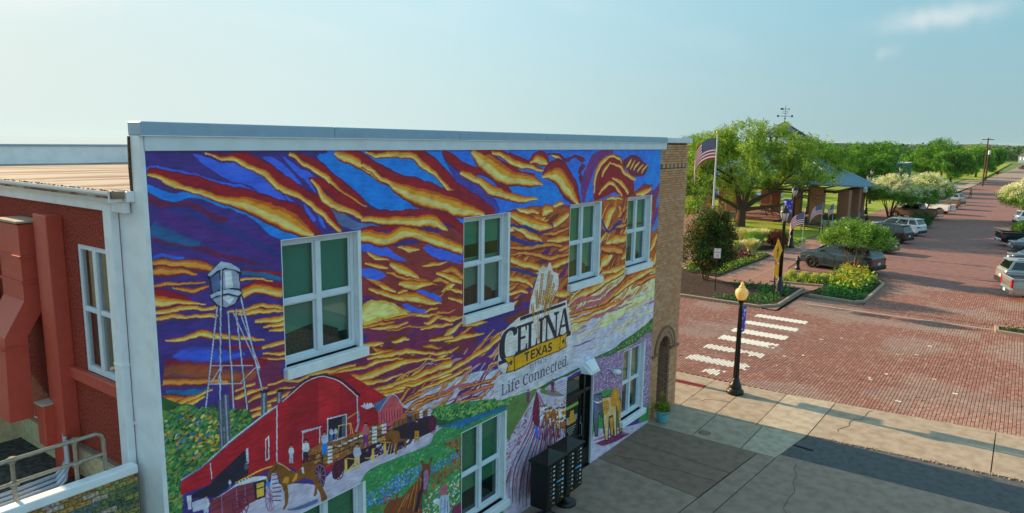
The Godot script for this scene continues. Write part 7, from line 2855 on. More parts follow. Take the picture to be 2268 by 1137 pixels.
	gold([1488, 89, 5, 1552, 107, 12, 1610, 146, 10])
	gold([1416, 86, 8, 1436, 61, 12, 1478, 41, 7])
	pg("wine", [1569, 29, 1654, 19, 1770, 72, 1661, 93, 1584, 64], 1)
	gold([1584, 59, 6, 1601, 44, 9, 1620, 29, 4])
	gold([1611, 65, 6, 1628, 49, 9, 1650, 35, 4])
	gold([1639, 70, 6, 1656, 55, 9, 1681, 41, 4])
	gold([1667, 76, 6, 1685, 61, 9, 1713, 48, 4])
	gold([1696, 82, 6, 1714, 66, 9, 1746, 54, 4])
	pg("azure", [1758, 17, 1854, 5, 1857, 95, 1783, 122, 1727, 102, 1749, 57], 1)
	rb("azure", [1858, 101, 35, 1825, 130, 35, 1732, 155, 10])
	rb("azure", [1866, 235, 26, 1844, 264, 33, 1808, 291, 13])
	rb("azure", [1864, 155, 23, 1853, 185, 32, 1834, 208, 11])
	rb("grape", [1854, 131, 25, 1814, 153, 29, 1707, 165, 23])
	rb("grape", [1863, 210, 27, 1830, 232, 33, 1805, 260, 25])
	# streaks round the water tower
	ember([-1, 169, 6, 20, 171, 10, 41, 177, 11, 69, 183, 15, 97, 190, 10, 111, 194, 3])
	ember([-2, 183, 8, 16, 183, 14, 40, 190, 11, 73, 199, 3])
	ember([-1, 204, 5, 20, 206, 6, 44, 211, 4, 67, 211, 4, 87, 212, 3])
	ember([29, 214, 2, 49, 221, 6, 69, 223, 7, 92, 222, 5])
	crim([-1, 217, 13, 24, 224, 10, 57, 239, 4])
	crim([154, 231, 2, 190, 233, 7, 235, 244, 7])
	crim([155, 202, 2, 191, 213, 4, 236, 223, 5])
	gold([-1, 230, 16, 18, 235, 13, 37, 239, 8, 82, 251, 2])
	gold([-1, 249, 5, 23, 251, 7, 53, 252, 6, 81, 259, 5, 102, 258, 5])
	gold([123, 270, 3, 155, 276, 6, 188, 274, 6, 209, 277, 6, 235, 282, 5])
	gold([132, 279, 2, 161, 282, 6, 195, 284, 6, 235, 287, 5])
	gold([0, 260, 6, 22, 260, 6, 52, 267, 4, 93, 271, 6, 105, 271, 4])
	gold([153, 244, 15, 170, 241, 12, 190, 244, 13, 210, 251, 13, 236, 257, 13])
	gold([148, 217, 3, 174, 222, 4, 214, 233, 2])
	gold([172, 297, 3, 201, 300, 8, 234, 302, 10])
	gold([190, 310, 3, 234, 312, 9])
	gold([202, 320, 3, 234, 323, 8])
	rb("teal", [155, 208, 5, 191, 218, 8, 236, 231, 7])
	gold([9, 293, 3, 35, 298, 6, 72, 300, 8, 101, 308, 8, 138, 319, 6, 167, 327, 6, 192, 336, 2])
	gold([183, 349, 5, 207, 349, 7, 236, 349, 6])
	gold([185, 362, 3, 235, 370, 5])
	gold([177, 370, 2, 235, 380, 5])
	crim([115, 330, 3, 147, 337, 5, 186, 350, 3])
	soft("crimson", [6, 331, 9, 61, 348, 11, 120, 363, 13, 192, 379, 11])
	soft("rust", [5, 348, 16, 37, 354, 18, 74, 366, 18, 125, 390, 18, 170, 395, 10])
	soft("iris", [23, 324, 4, 47, 329, 17, 82, 338, 19, 115, 346, 16, 152, 355, 4])
	ember([4, 366, 11, 39, 373, 10, 82, 383, 9, 118, 394, 5])
	rb("teal", [8, 383, 7, 32, 390, 8, 55, 393, 9, 81, 396, 3])
	ember([2, 392, 11, 21, 397, 12, 37, 400, 6])
	gold([0, 421, 15, 12, 414, 11, 31, 406, 9, 55, 400, 6, 87, 399, 3])
	gold([-1, 432, 9, 22, 423, 12, 45, 410, 9, 72, 406, 4])
	gold([130, 413, 3, 146, 411, 5, 170, 410, 5])
	gold([126, 425, 4, 155, 424, 7, 196, 424, 3])
	gold([148, 441, 3, 175, 436, 7, 217, 439, 5, 254, 441, 2])
	gold([154, 458, 3, 181, 460, 7, 202, 460, 5])
	gold([153, 470, 4, 180, 470, 8, 205, 467, 5])
	gold([196, 421, 3, 225, 424, 5, 262, 429, 5, 292, 430, 3])
	gold([191, 454, 3, 216, 452, 6, 253, 449, 4])
	gold([285, 429, 3, 316, 429, 6, 353, 432, 7, 401, 435, 4])
	gold([332, 437, 4, 374, 441, 7, 419, 444, 6, 451, 446, 8, 484, 447, 6, 539, 457, 3])
	gold([365, 451, 5, 409, 463, 10, 446, 468, 13, 489, 466, 12, 534, 465, 11, 587, 472, 6, 704, 494, 4])
	gold([382, 463, 3, 409, 475, 11, 445, 483, 8, 493, 492, 6, 539, 489, 4])
	gold([408, 498, 8, 454, 506, 11, 503, 510, 9, 554, 508, 10, 619, 510, 13, 677, 506, 16, 707, 508, 14])
	gold([415, 508, 8, 459, 516, 9, 513, 524, 12, 565, 520, 11, 619, 527, 10, 707, 533, 15])
	gold([435, 430, 4, 465, 435, 8, 514, 439, 11, 565, 446, 9, 620, 463, 6, 707, 479, 8])
	gold([426, 399, 4, 452, 403, 9, 483, 406, 4])
	gold([507, 410, 4, 535, 413, 9, 561, 417, 3])
	gold([434, 363, 4, 466, 372, 7, 515, 376, 6, 556, 379, 3])
	gold([625, 434, 4, 665, 439, 8, 707, 444, 7])
	gold([598, 399, 4, 648, 406, 8, 707, 409, 6])
	gold([408, 512, 4, 444, 524, 6, 493, 527, 7, 543, 531, 3])
	# streaks between the upper windows
	crim([426, 159, 5, 471, 160, 7, 554, 164, 11])
	gold([425, 169, 15, 471, 181, 22, 504, 185, 20, 539, 176, 20, 585, 180, 18, 634, 196, 21, 679, 213, 18, 745, 236, 18])
	crim([426, 122, 8, 495, 132, 10, 570, 133, 10, 639, 141, 11, 691, 159, 19, 745, 187, 16])
	gold([426, 135, 8, 471, 142, 11, 519, 147, 15, 570, 153, 18, 623, 154, 20, 656, 168, 18, 691, 187, 4])
	gold([438, 208, 3, 465, 219, 7, 501, 231, 2])
	gold([433, 228, 3, 465, 236, 8, 498, 249, 3])
	gold([503, 238, 9, 533, 253, 19, 568, 271, 13, 592, 282, 3])
	gold([469, 275, 3, 492, 287, 9, 522, 301, 3])
	gold([441, 281, 3, 473, 291, 8, 512, 310, 10, 552, 320, 16, 589, 325, 19, 633, 344, 11, 670, 356, 2])
	gold([530, 285, 7, 568, 295, 17, 636, 302, 4])
	gold([528, 203, 3, 564, 213, 10, 596, 219, 3])
	gold([650, 279, 6, 703, 298, 14, 745, 313, 10])
	gold([691, 324, 4, 745, 340, 10])
	gold([691, 348, 4, 745, 363, 10])
	gold([661, 387, 4, 703, 397, 10, 745, 401, 4])
	gold([747, 423, 4, 792, 428, 9, 843, 434, 3])
	gold([552, 362, 3, 589, 366, 8, 653, 378, 3])
	gold([611, 362, 3, 633, 360, 5, 656, 366, 2])
	pg("honey", [426, 313, 449, 306, 482, 314, 516, 329, 544, 351, 562, 368, 506, 362, 462, 361, 425, 357], 1)
	pg("butter", [428, 322, 454, 314, 482, 321, 511, 335, 531, 352, 496, 351, 458, 349, 427, 346], 1)
	ember([420, 361, 5, 467, 365, 8, 516, 368, 4])
	ember([477, 358, 3, 536, 363, 5, 583, 368, 2])
	ember([496, 380, 3, 546, 387, 5, 633, 399, 2])
	gold([937, 168, 13, 986, 180, 23, 1050, 202, 25, 1117, 213, 14, 1143, 216, 4])
	gold([953, 202, 8, 987, 210, 13, 1027, 227, 19, 1089, 249, 6])
	gold([1086, 179, 8, 1098, 168, 27, 1124, 164, 21, 1141, 171, 6])
	gold([1141, 159, 5, 1171, 155, 13, 1198, 151, 5])
	gold([962, 151, 5, 1017, 163, 12, 1069, 172, 6])
	gold([1147, 210, 14, 1196, 194, 17, 1230, 186, 12])
	gold([1115, 254, 6, 1172, 255, 18, 1236, 258, 12])
	gold([940, 284, 16, 990, 301, 17, 1054, 318, 14, 1105, 340, 11, 1163, 353, 5])
	gold([937, 333, 12, 991, 346, 13, 1048, 374, 7])
	gold([1131, 333, 5, 1175, 329, 16, 1240, 322, 13])
	gold([1107, 382, 6, 1152, 404, 16, 1198, 422, 20, 1243, 419, 20])
	gold([939, 378, 7, 984, 377, 10, 1024, 388, 5])
	gold([1445, 251, 22, 1470, 216, 39, 1491, 196, 30, 1518, 187, 5])
	gold([1464, 295, 9, 1533, 294, 26, 1605, 294, 16])
	gold([1436, 361, 27, 1480, 347, 37, 1519, 336, 8])
	gold([1454, 156, 5, 1498, 153, 10, 1569, 163, 3])
	gold([1575, 365, 11, 1610, 346, 22, 1613, 318, 13])
	gold([1450, 393, 9, 1529, 393, 18, 1602, 394, 14])
	gold([1667, 151, 7, 1731, 146, 19, 1784, 137, 9])
	gold([1802, 363, 11, 1827, 335, 25, 1853, 307, 14])
	gold([1795, 423, 13, 1835, 404, 28, 1853, 375, 15])
	ember([939, 253, 7, 1004, 261, 11, 1102, 263, 12, 1209, 280, 8])
	ember([943, 271, 6, 1020, 276, 10, 1130, 304, 14, 1239, 305, 11])
	ember([1173, 289, 6, 1210, 284, 16, 1237, 282, 10])
	ember([1432, 309, 16, 1501, 322, 27, 1584, 338, 17])
	ember([1538, 216, 11, 1561, 201, 29, 1541, 183, 10])
	ember([1495, 250, 9, 1553, 250, 17, 1601, 249, 9])
	ember([1092, 233, 5, 1153, 234, 12, 1234, 227, 8])
	rb("dusk", [935, 196, 6, 979, 200, 8, 1018, 208, 11, 1071, 229, 7])
	rb("dusk", [936, 226, 15, 1004, 247, 10, 1102, 258, 5])
	rb("dusk", [937, 308, 7, 1006, 327, 10, 1097, 357, 10])
	rb("dusk", [1426, 218, 11, 1473, 259, 9, 1563, 234, 18])
	# pale streaks on the right
	gold([1247, 456, 9, 1315, 441, 20, 1398, 434, 22, 1508, 418, 17, 1628, 406, 12])
	ember([1403, 511, 14, 1479, 486, 26, 1571, 462, 29, 1681, 432, 25, 1844, 424, 13])
	gold([1537, 482, 10, 1632, 454, 20, 1762, 437, 19, 1852, 431, 9])
	ember([1249, 497, 9, 1329, 502, 15, 1425, 509, 17, 1515, 503, 12])
	gold([1250, 518, 9, 1351, 523, 14, 1459, 521, 16, 1587, 511, 11])
	ember([1659, 476, 8, 1764, 462, 17, 1863, 458, 11])
	rb("rose", [1243, 470, 11, 1306, 456, 16, 1400, 467, 13, 1488, 454, 10])
	rb("rose", [1258, 489, 6, 1338, 483, 13, 1434, 484, 16, 1536, 467, 9])
	rb("rose", [1331, 529, 5, 1426, 532, 12, 1540, 525, 13, 1662, 500, 8])
	rb("rose", [1451, 565, 7, 1567, 559, 11, 1692, 541, 8])
	pg("straw", [1450, 548, 1588, 522, 1741, 507, 1868, 503, 1868, 535, 1718, 546, 1568, 565, 1452, 576], 1)
	rb("laven", [1250, 513, 3, 1309, 511, 6, 1392, 510, 2])
	rb("sand", [1432, 563, 3, 1500, 562, 7, 1595, 563, 2])
	rb("mauve", [1633, 518, 3, 1710, 516, 8, 1820, 514, 3])
	rb("straw", [1292, 577, 3, 1353, 576, 7, 1440, 577, 2])
	rb("laven", [1474, 535, 3, 1543, 533, 7, 1642, 533, 3])
	rb("sand", [1690, 591, 4, 1771, 591, 8, 1885, 592, 3])
	rb("mauve", [1330, 550, 3, 1393, 549, 7, 1482, 549, 2])
	rb("straw", [1524, 605, 3, 1597, 605, 8, 1699, 606, 3])
	rb("laven", [1739, 560, 4, 1822, 559, 8, 1940, 560, 3])
	rb("sand", [1369, 523, 3, 1433, 521, 7, 1524, 520, 2])
	rb("mauve", [1568, 576, 3, 1643, 575, 8, 1748, 576, 3])
	rb("straw", [1789, 529, 4, 1875, 527, 9, 1997, 526, 3])
	rb("laven", [1415, 590, 3, 1482, 589, 7, 1577, 591, 2])
	rb("sand", [1614, 546, 3, 1691, 545, 8, 1799, 545, 3])
	rb("mauve", [1276, 602, 3, 1337, 602, 7, 1423, 604, 2])
	rb("straw", [1456, 562, 3, 1525, 561, 7, 1623, 561, 3])
	rb("laven", [1661, 516, 3, 1739, 514, 8, 1851, 512, 3])
	rb("sand", [1314, 576, 3, 1376, 575, 7, 1464, 576, 2])
	rb("mauve", [1499, 533, 3, 1570, 532, 7, 1670, 531, 3])
	rb("straw", [1719, 590, 4, 1801, 590, 8, 1918, 591, 3])
	rb("laven", [1353, 549, 3, 1417, 548, 7, 1507, 547, 2])
	rb("sand", [1550, 604, 3, 1624, 604, 8, 1728, 605, 3])
	rb("mauve", [1769, 559, 4, 1853, 558, 8, 1974, 558, 3])
	rb("straw", [1392, 521, 3, 1458, 519, 7, 1550, 518, 2])
	rb("laven", [1595, 575, 3, 1671, 574, 8, 1779, 575, 3])
	rb("sand", [1256, 537, 3, 1316, 535, 6, 1399, 535, 2])
	ember([730, 602, 4, 784, 604, 8, 856, 608, 8, 924, 611, 4])
	ember([600, 577, 3, 648, 578, 6, 704, 581, 5])
	ember([784, 586, 3, 841, 593, 6, 901, 590, 5])
	ember([704, 612, 3, 757, 619, 6, 842, 630, 3])
	ember([538, 558, 4, 572, 556, 8, 600, 551, 5])
	ember([730, 580, 4, 791, 586, 6, 886, 595, 4])
	rb("rose", [642, 570, 3, 691, 573, 8, 757, 576, 7, 819, 582, 3])
	rb("rose", [691, 600, 3, 744, 604, 6, 812, 608, 4])
	rb("rose", [784, 609, 3, 841, 611, 6, 901, 614, 4])
	gold([544, 519, 4, 589, 527, 8, 648, 527, 7, 704, 524, 9, 770, 514, 12, 825, 505, 13, 899, 485, 14])
	gold([589, 544, 4, 648, 544, 7, 717, 541, 8, 784, 536, 6])
	rb("grape", [756, 525, 7, 797, 527, 20, 847, 534, 14, 877, 547, 4])
	flock([11.0, 3.5, 15.0, 2.95], 30, 0.12, 0.0, 0.9, 0.03, ["pale", "rose", "ember"])
	flock([15.0, 4.1, 20.0, 3.2], 40, 0.2, 0.1, 0.9, 0.03, ["pale", "rose", "pale"])

func paint_foreground():
	# water tower
	rb("ink", [105, 253, 4, 62, 491, 4])
	rb("steel", [105, 253, 3, 62, 491, 3])
	rb("ink", [114, 199, 4, 99, 436, 4])
	rb("steel", [114, 199, 3, 99, 436, 3])
	rb("ink", [123, 270, 4, 125, 448, 4])
	rb("steel", [123, 270, 3, 125, 448, 3])
	rb("ink", [138, 269, 4, 151, 458, 4])
	rb("steel", [138, 269, 3, 151, 458, 3])
	rb("ink", [148, 247, 4, 183, 430, 4])
	rb("steel", [148, 247, 3, 183, 430, 3])
	rb("ink", [132, 272, 2, 179, 389, 2])
	rb("steel", [132, 272, 2, 179, 389, 2])
	rb("steel", [86, 357, 2, 166, 377, 2])
	rb("steel", [81, 388, 2, 144, 404, 2])
	rb("steel", [98, 387, 2, 107, 364, 2])
	rb("steel", [145, 274, 2, 180, 385, 2])
	rb("steel", [84, 389, 2, 106, 362, 2])
	rb("steel", [138, 403, 2, 171, 382, 2])
	pg("ink", [87, 204, 99, 192, 115, 182, 132, 187, 150, 200, 153, 208, 149, 216, 149, 235, 152, 244, 146, 254, 132, 264, 117, 264, 102, 257, 92, 243, 92, 237, 95, 233, 93, 212], 0)
	pg("steel", [89, 203, 100, 194, 115, 183, 132, 188, 149, 200, 150, 206, 140, 201, 123, 195, 107, 198, 95, 206], 0)
	pg("slate", [95, 208, 107, 202, 111, 201, 112, 229, 97, 234], 0)
	pg("zinc", [113, 199, 127, 198, 140, 202, 147, 210, 148, 235, 130, 230, 112, 232], 0)
	pg("pearl", [121, 201, 133, 201, 135, 231, 121, 231], 0)
	pg("steel", [92, 237, 105, 233, 126, 232, 147, 238, 151, 243, 144, 247, 125, 239, 104, 240, 94, 243], 0)
	pg("zinc", [96, 244, 108, 242, 125, 242, 143, 249, 137, 259, 120, 263, 105, 256], 0)
	pg("pearl", [112, 245, 125, 243, 136, 249, 127, 258], 0)
	rb("steel", [115, 196, 2, 110, 268, 3])
	rb("ink", [117, 198, 2, 113, 268, 2])
	# trees at the left
	pg("forest", [-20, 396, 31, 408, 54, 418, 72, 440, 86, 424, 109, 460, 144, 450, 161, 481, 133, 493, 115, 511, 89, 519, 55, 522, 23, 534, 19, 594, -32, 581], 1)
	dabs("leafmix", [-19, 411, 31, 411, 85, 432, 149, 456, 157, 479, 106, 517, 55, 526, 25, 536, 21, 595, -29, 590], 2400, 4)
	dabs("embermix", [-11, 429, 30, 426, 85, 444, 126, 465, 107, 500, 56, 515, 18, 493], 90, 4)
	pg("gunmetal", [96, 421, 105, 421, 104, 505, 95, 507], 0)
	pg("zinc", [99, 421, 101, 421, 100, 505, 98, 506], 0)
	pg("gunmetal", [106, 415, 116, 415, 116, 501, 105, 505], 0)
	pg("zinc", [109, 415, 112, 415, 112, 503, 109, 504], 0)
	pg("gunmetal", [180, 430, 193, 433, 191, 476, 178, 476], 0)
	pg("zinc", [184, 431, 188, 432, 186, 475, 182, 475], 0)
	pg("ink", [178, 429, 183, 428, 195, 430, 199, 433, 193, 435, 181, 433], 0)
	pg("gunmetal", [213, 438, 224, 440, 223, 463, 212, 464], 0)
	pg("zinc", [216, 439, 220, 440, 219, 462, 215, 463], 0)
	pg("ink", [211, 438, 216, 436, 226, 437, 230, 441, 224, 443, 214, 441], 0)
	# meadow and track
	pg("meadow", [274, 749, 339, 646, 438, 645, 548, 639, 654, 653, 636, 604, 730, 616, 941, 664, 1024, 673, 1077, 683, 1239, 702, 1245, 827, 1077, 933, 942, 1004, 408, 872], 1)
	pg("track", [235, 705, 367, 630, 443, 639, 571, 651, 654, 649, 672, 660, 641, 667, 623, 687, 542, 683, 442, 678, 412, 694, 382, 725, 340, 760], 1)
	pg("teal", [654, 653, 731, 656, 872, 668, 934, 677, 926, 694, 828, 687, 744, 688, 691, 666], 1)
	dabs("grassmix", [412, 698, 442, 682, 548, 687, 629, 689, 679, 666, 828, 692, 934, 697, 944, 755, 731, 706, 731, 845, 569, 839, 362, 771], 1500, 4)
	dabs("bluebonnet", [423, 728, 462, 731, 520, 721, 584, 727, 630, 744, 677, 744, 741, 738, 743, 759, 683, 766, 632, 761, 574, 756, 528, 765, 472, 772, 424, 761], 700, 3)
	dabs("poppy", [672, 703, 741, 703, 741, 796, 696, 794, 632, 804, 629, 767, 683, 765, 736, 753, 709, 727], 260, 4)
	dabs("poppy", [430, 780, 489, 752, 537, 776, 493, 781, 477, 801], 40, 4)
	dabs("flowermix", [597, 826, 632, 808, 696, 810, 741, 804, 736, 866, 704, 898, 592, 849], 320, 4)
	# bushes
	pg("forest", [633, 618, 639, 605, 660, 605, 691, 613, 721, 631, 730, 622, 757, 624, 785, 641, 813, 641, 857, 647, 902, 653, 941, 667, 982, 674, 1033, 676, 1068, 678, 1059, 694, 950, 687, 872, 678, 757, 665, 679, 657, 648, 645], 1)
	dabs("bushmix", [635, 613, 646, 601, 663, 602, 683, 614, 692, 631, 680, 641, 663, 640, 643, 627], 70, 5)
	dabs("bushmix", [667, 625, 678, 614, 695, 614, 714, 626, 723, 643, 712, 653, 695, 651, 675, 639], 70, 5)
	dabs("bushmix", [717, 632, 729, 620, 747, 620, 769, 633, 779, 651, 766, 662, 747, 660, 726, 647], 70, 5)
	dabs("bushmix", [767, 649, 777, 639, 792, 640, 810, 650, 817, 664, 807, 673, 792, 672, 774, 661], 70, 5)
	dabs("bushmix", [803, 651, 813, 642, 827, 642, 845, 652, 852, 666, 843, 674, 828, 673, 810, 662], 70, 5)
	dabs("bushmix", [840, 656, 850, 647, 864, 648, 881, 657, 889, 671, 879, 678, 864, 677, 848, 667], 70, 5)
	dabs("bushmix", [881, 661, 889, 653, 902, 654, 917, 662, 924, 674, 916, 681, 903, 680, 887, 671], 70, 5)
	dabs("bushmix", [923, 671, 930, 664, 941, 665, 955, 672, 961, 683, 954, 689, 942, 688, 928, 680], 70, 5)
	dabs("bushmix", [968, 677, 973, 672, 982, 672, 993, 678, 998, 686, 992, 691, 983, 690, 972, 684], 70, 5)
	pg("forest", [1403, 683, 1408, 669, 1478, 668, 1551, 668, 1601, 657, 1680, 650, 1735, 642, 1791, 635, 1865, 623, 1875, 692, 1797, 688, 1683, 686, 1578, 686, 1479, 681], 1)
	dabs("bushmix", [1409, 679, 1414, 674, 1564, 671, 1680, 650, 1865, 623, 1875, 685, 1683, 682, 1527, 680], 290, 4)
	pg("forest", [1068, 681, 1095, 679, 1159, 675, 1237, 677, 1310, 676, 1315, 684, 1238, 686, 1160, 685, 1095, 689], 1)
	# cattle drive
	pg("track", [1077, 683, 1104, 686, 1241, 741, 1248, 885, 1175, 1028, 1082, 1067, 925, 997, 932, 786, 984, 743, 1034, 707], 1)
	pg("verge", [934, 687, 1033, 676, 1077, 683, 1018, 733, 960, 775, 936, 787], 1)
	rb("rose", [1075, 688, 2, 1036, 780, 4, 922, 853, 5, 908, 923, 3])
	rb("mauve", [1076, 690, 2, 1040, 782, 4, 930, 874, 5, 916, 954, 3])
	rb("laven", [1076, 692, 2, 1044, 783, 4, 938, 866, 5, 924, 933, 3])
	rb("plum", [1076, 688, 2, 1048, 784, 4, 946, 888, 5, 932, 964, 3])
	rb("rose", [1076, 691, 2, 1052, 786, 4, 954, 879, 5, 940, 942, 3])
	rb("mauve", [1077, 693, 2, 1056, 787, 4, 962, 870, 6, 949, 974, 3])
	rb("laven", [1077, 689, 2, 1060, 788, 4, 970, 893, 6, 957, 953, 3])
	rb("plum", [1077, 691, 2, 1065, 790, 4, 978, 884, 6, 966, 984, 3])
	rb("rose", [1078, 693, 2, 1069, 791, 4, 987, 906, 6, 974, 963, 3])
	rb("mauve", [1078, 689, 2, 1073, 792, 4, 995, 897, 6, 983, 995, 3])
	rb("laven", [1078, 691, 2, 1077, 794, 4, 1003, 888, 6, 991, 973, 3])
	rb("plum", [1078, 693, 2, 1081, 795, 4, 1012, 911, 6, 1000, 1005, 3])
	rb("rose", [1078, 689, 2, 1085, 796, 4, 1020, 902, 6, 1008, 984, 3])
	rb("mauve", [1079, 691, 2, 1089, 798, 4, 1028, 893, 6, 1018, 1016, 3])
	rb("laven", [1079, 693, 2, 1093, 799, 4, 1037, 917, 6, 1026, 994, 3])
	rb("plum", [1079, 689, 2, 1098, 801, 4, 1045, 907, 6, 1036, 1027, 3])
	rb("rose", [1080, 691, 2, 1102, 802, 4, 1055, 931, 6, 1044, 1005, 3])
	rb("mauve", [1080, 694, 2, 1106, 803, 4, 1063, 922, 6, 1052, 983, 3])
	rb("laven", [1080, 690, 2, 1110, 805, 4, 1071, 913, 6, 1062, 1016, 3])
	rb("plum", [1080, 692, 2, 1115, 806, 4, 1081, 936, 6, 1070, 994, 3])
	rb("rose", [1081, 694, 2, 1119, 808, 4, 1089, 927, 6, 1080, 1027, 3])
	rb("mauve", [1081, 690, 2, 1123, 809, 4, 1099, 951, 6, 1089, 1005, 3])
	rb("laven", [1081, 692, 2, 1127, 810, 4, 1108, 942, 6, 1099, 1039, 3])
	rb("plum", [1082, 694, 2, 1132, 812, 4, 1117, 933, 6, 1108, 1016, 3])
	rb("rose", [1082, 690, 2, 1136, 813, 4, 1127, 957, 6, 1118, 1050, 3])
	rb("mauve", [1082, 692, 2, 1140, 815, 4, 1135, 948, 6, 1127, 1028, 3])
	rb("laven", [1082, 694, 2, 1145, 816, 4, 1144, 938, 6, 1138, 1062, 3])
	rb("plum", [1083, 690, 2, 1149, 818, 4, 1155, 963, 6, 1146, 1039, 3])
	rb("rose", [1083, 692, 2, 1153, 819, 4, 1163, 953, 6, 1158, 1074, 3])
	rb("mauve", [1083, 695, 2, 1158, 821, 4, 1174, 978, 6, 1166, 1051, 3])
	rb("laven", [1083, 690, 2, 1162, 822, 4, 1183, 969, 6, 1178, 1086, 3])
	rb("plum", [1084, 693, 2, 1167, 824, 4, 1192, 959, 6, 1186, 1063, 3])
	rb("rose", [1084, 695, 2, 1171, 825, 4, 1203, 984, 7, 1198, 1099, 3])
	rb("mauve", [1084, 691, 2, 1176, 826, 4, 1212, 975, 7, 1207, 1075, 3])
	dabs("gravelmix", [936, 929, 935, 787, 1009, 735, 1052, 723, 1011, 793, 972, 892], 160, 4)
	pg("verge", [1095, 689, 1238, 691, 1243, 742, 1171, 727], 1)
	pg("laven", [1122, 691, 1238, 685, 1243, 745, 1180, 713], 1)
	rb("mauve", [1122, 690, 2, 1238, 692, 2])
	rb("mauve", [1125, 694, 2, 1239, 698, 2])
	rb("mauve", [1128, 698, 2, 1239, 704, 2])
	rb("mauve", [1131, 702, 2, 1239, 710, 2])
	rb("mauve", [1134, 706, 2, 1239, 716, 2])
	rb("mauve", [1137, 710, 2, 1240, 723, 2])
	rb("mauve", [1140, 714, 2, 1240, 729, 2])
	rb("mauve", [1143, 718, 2, 1240, 735, 2])
	rb("mauve", [1146, 722, 2, 1241, 741, 2])
	pg("plum", [1028, 687, 1041, 690, 1043, 710, 1037, 708, 1035, 694, 1034, 707, 1028, 705], 0)
	pg("grape", [1029, 688, 1025, 681, 1027, 674, 1042, 677, 1045, 687, 1042, 691], 0)
	pg("skin", [1031, 674, 1030, 670, 1038, 672, 1038, 675], 0)
	pg("ink", [1029, 670, 1031, 668, 1038, 669, 1040, 673], 0)
	pg("plum", [1156, 692, 1170, 695, 1172, 716, 1165, 714, 1163, 699, 1162, 713, 1156, 711], 0)
	pg("wine", [1156, 693, 1152, 686, 1154, 678, 1170, 681, 1174, 692, 1170, 696], 0)
	pg("skin", [1159, 678, 1158, 674, 1166, 676, 1166, 680], 0)
	pg("ink", [1156, 675, 1158, 672, 1166, 673, 1169, 677], 0)
	pg("ink", [1151, 767, 1186, 774, 1213, 791, 1218, 843, 1207, 841, 1196, 809, 1174, 804, 1171, 832, 1159, 828, 1152, 792], 0)
	pg("rust", [1154, 770, 1186, 777, 1209, 792, 1214, 840, 1208, 838, 1196, 805, 1172, 800, 1167, 827, 1160, 825, 1155, 792], 0)
	pg("amber", [1158, 779, 1174, 782, 1178, 798, 1170, 807, 1161, 795], 0)
	rb("pearl", [1134, 761, 2, 1148, 773, 4, 1167, 779, 5, 1188, 784, 6, 1202, 776, 4])
	pg("ink", [1193, 771, 1233, 779, 1264, 799, 1270, 858, 1257, 855, 1245, 818, 1219, 813, 1216, 844, 1202, 840, 1194, 799], 0)
	pg("amber", [1196, 774, 1233, 782, 1259, 800, 1265, 854, 1259, 852, 1245, 814, 1217, 809, 1212, 840, 1204, 837, 1198, 799], 0)
	pg("pearl", [1201, 785, 1219, 788, 1224, 807, 1214, 816, 1204, 802], 0)
	rb("pearl", [1173, 764, 3, 1189, 778, 4, 1211, 785, 5, 1235, 790, 7, 1251, 781, 4])
	pg("ink", [1186, 806, 1222, 813, 1251, 831, 1255, 884, 1244, 881, 1233, 849, 1210, 844, 1207, 872, 1195, 867, 1188, 831], 0)
	pg("rust", [1189, 809, 1222, 816, 1246, 832, 1251, 881, 1246, 879, 1233, 845, 1208, 840, 1203, 867, 1196, 865, 1191, 831], 0)
	pg("sand", [1194, 818, 1210, 821, 1215, 838, 1206, 846, 1196, 834], 0)
	rb("pearl", [1169, 799, 2, 1183, 812, 4, 1203, 818, 5, 1225, 823, 6, 1239, 815, 4])
	pg("ink", [1091, 736, 1130, 743, 1161, 763, 1165, 822, 1153, 819, 1142, 782, 1117, 777, 1113, 809, 1100, 804, 1092, 764], 0)
	pg("pearl", [1094, 739, 1130, 746, 1156, 764, 1161, 818, 1155, 816, 1142, 778, 1115, 773, 1109, 804, 1102, 802, 1096, 764], 0)
	pg("laven", [1099, 750, 1117, 753, 1122, 771, 1112, 780, 1102, 767], 0)
	rb("pearl", [1072, 729, 3, 1088, 743, 4, 1109, 749, 5, 1133, 754, 7, 1148, 745, 4])
	pg("ink", [1122, 753, 1156, 759, 1183, 777, 1187, 828, 1177, 825, 1166, 794, 1145, 789, 1142, 816, 1130, 812, 1123, 777], 0)
	pg("rust", [1125, 756, 1156, 762, 1179, 777, 1184, 824, 1178, 823, 1166, 790, 1143, 786, 1138, 812, 1131, 810, 1127, 777], 0)
	pg("amber", [1129, 765, 1145, 768, 1149, 783, 1141, 792, 1132, 780], 0)
	rb("pearl", [1105, 747, 2, 1119, 759, 4, 1138, 764, 5, 1158, 769, 6, 1172, 761, 4])
	pg("wine", [1058, 766, 1061, 725, 1073, 698, 1077, 684, 1086, 702, 1097, 747, 1095, 800, 1081, 795], 0)
	rb("plum", [1090, 798, 3, 1087, 829, 6])
	rb("plum", [1104, 819, 3, 1100, 843, 6])
	rb("plum", [1117, 819, 3, 1113, 840, 6])
	rb("plum", [1130, 818, 3, 1126, 854, 6])
	rb("plum", [1143, 818, 3, 1139, 852, 6])
	rb("plum", [1157, 839, 3, 1153, 866, 6])
	rb("plum", [1170, 839, 3, 1167, 863, 6])
	rb("plum", [1184, 839, 3, 1181, 878, 6])
	rb("plum", [1198, 838, 3, 1195, 875, 6])
	rb("plum", [1213, 861, 3, 1208, 873, 7])
	pg("iris", [1074, 793, 1088, 798, 1093, 831, 1081, 832], 1)
	dabs("cattlemix", [1088, 744, 1152, 737, 1241, 753, 1248, 873, 1187, 858, 1100, 807], 130, 5)
	rb("plum", [1108, 783, 3, 1106, 830, 5])
	rb("wine", [1118, 806, 3, 1116, 846, 5])
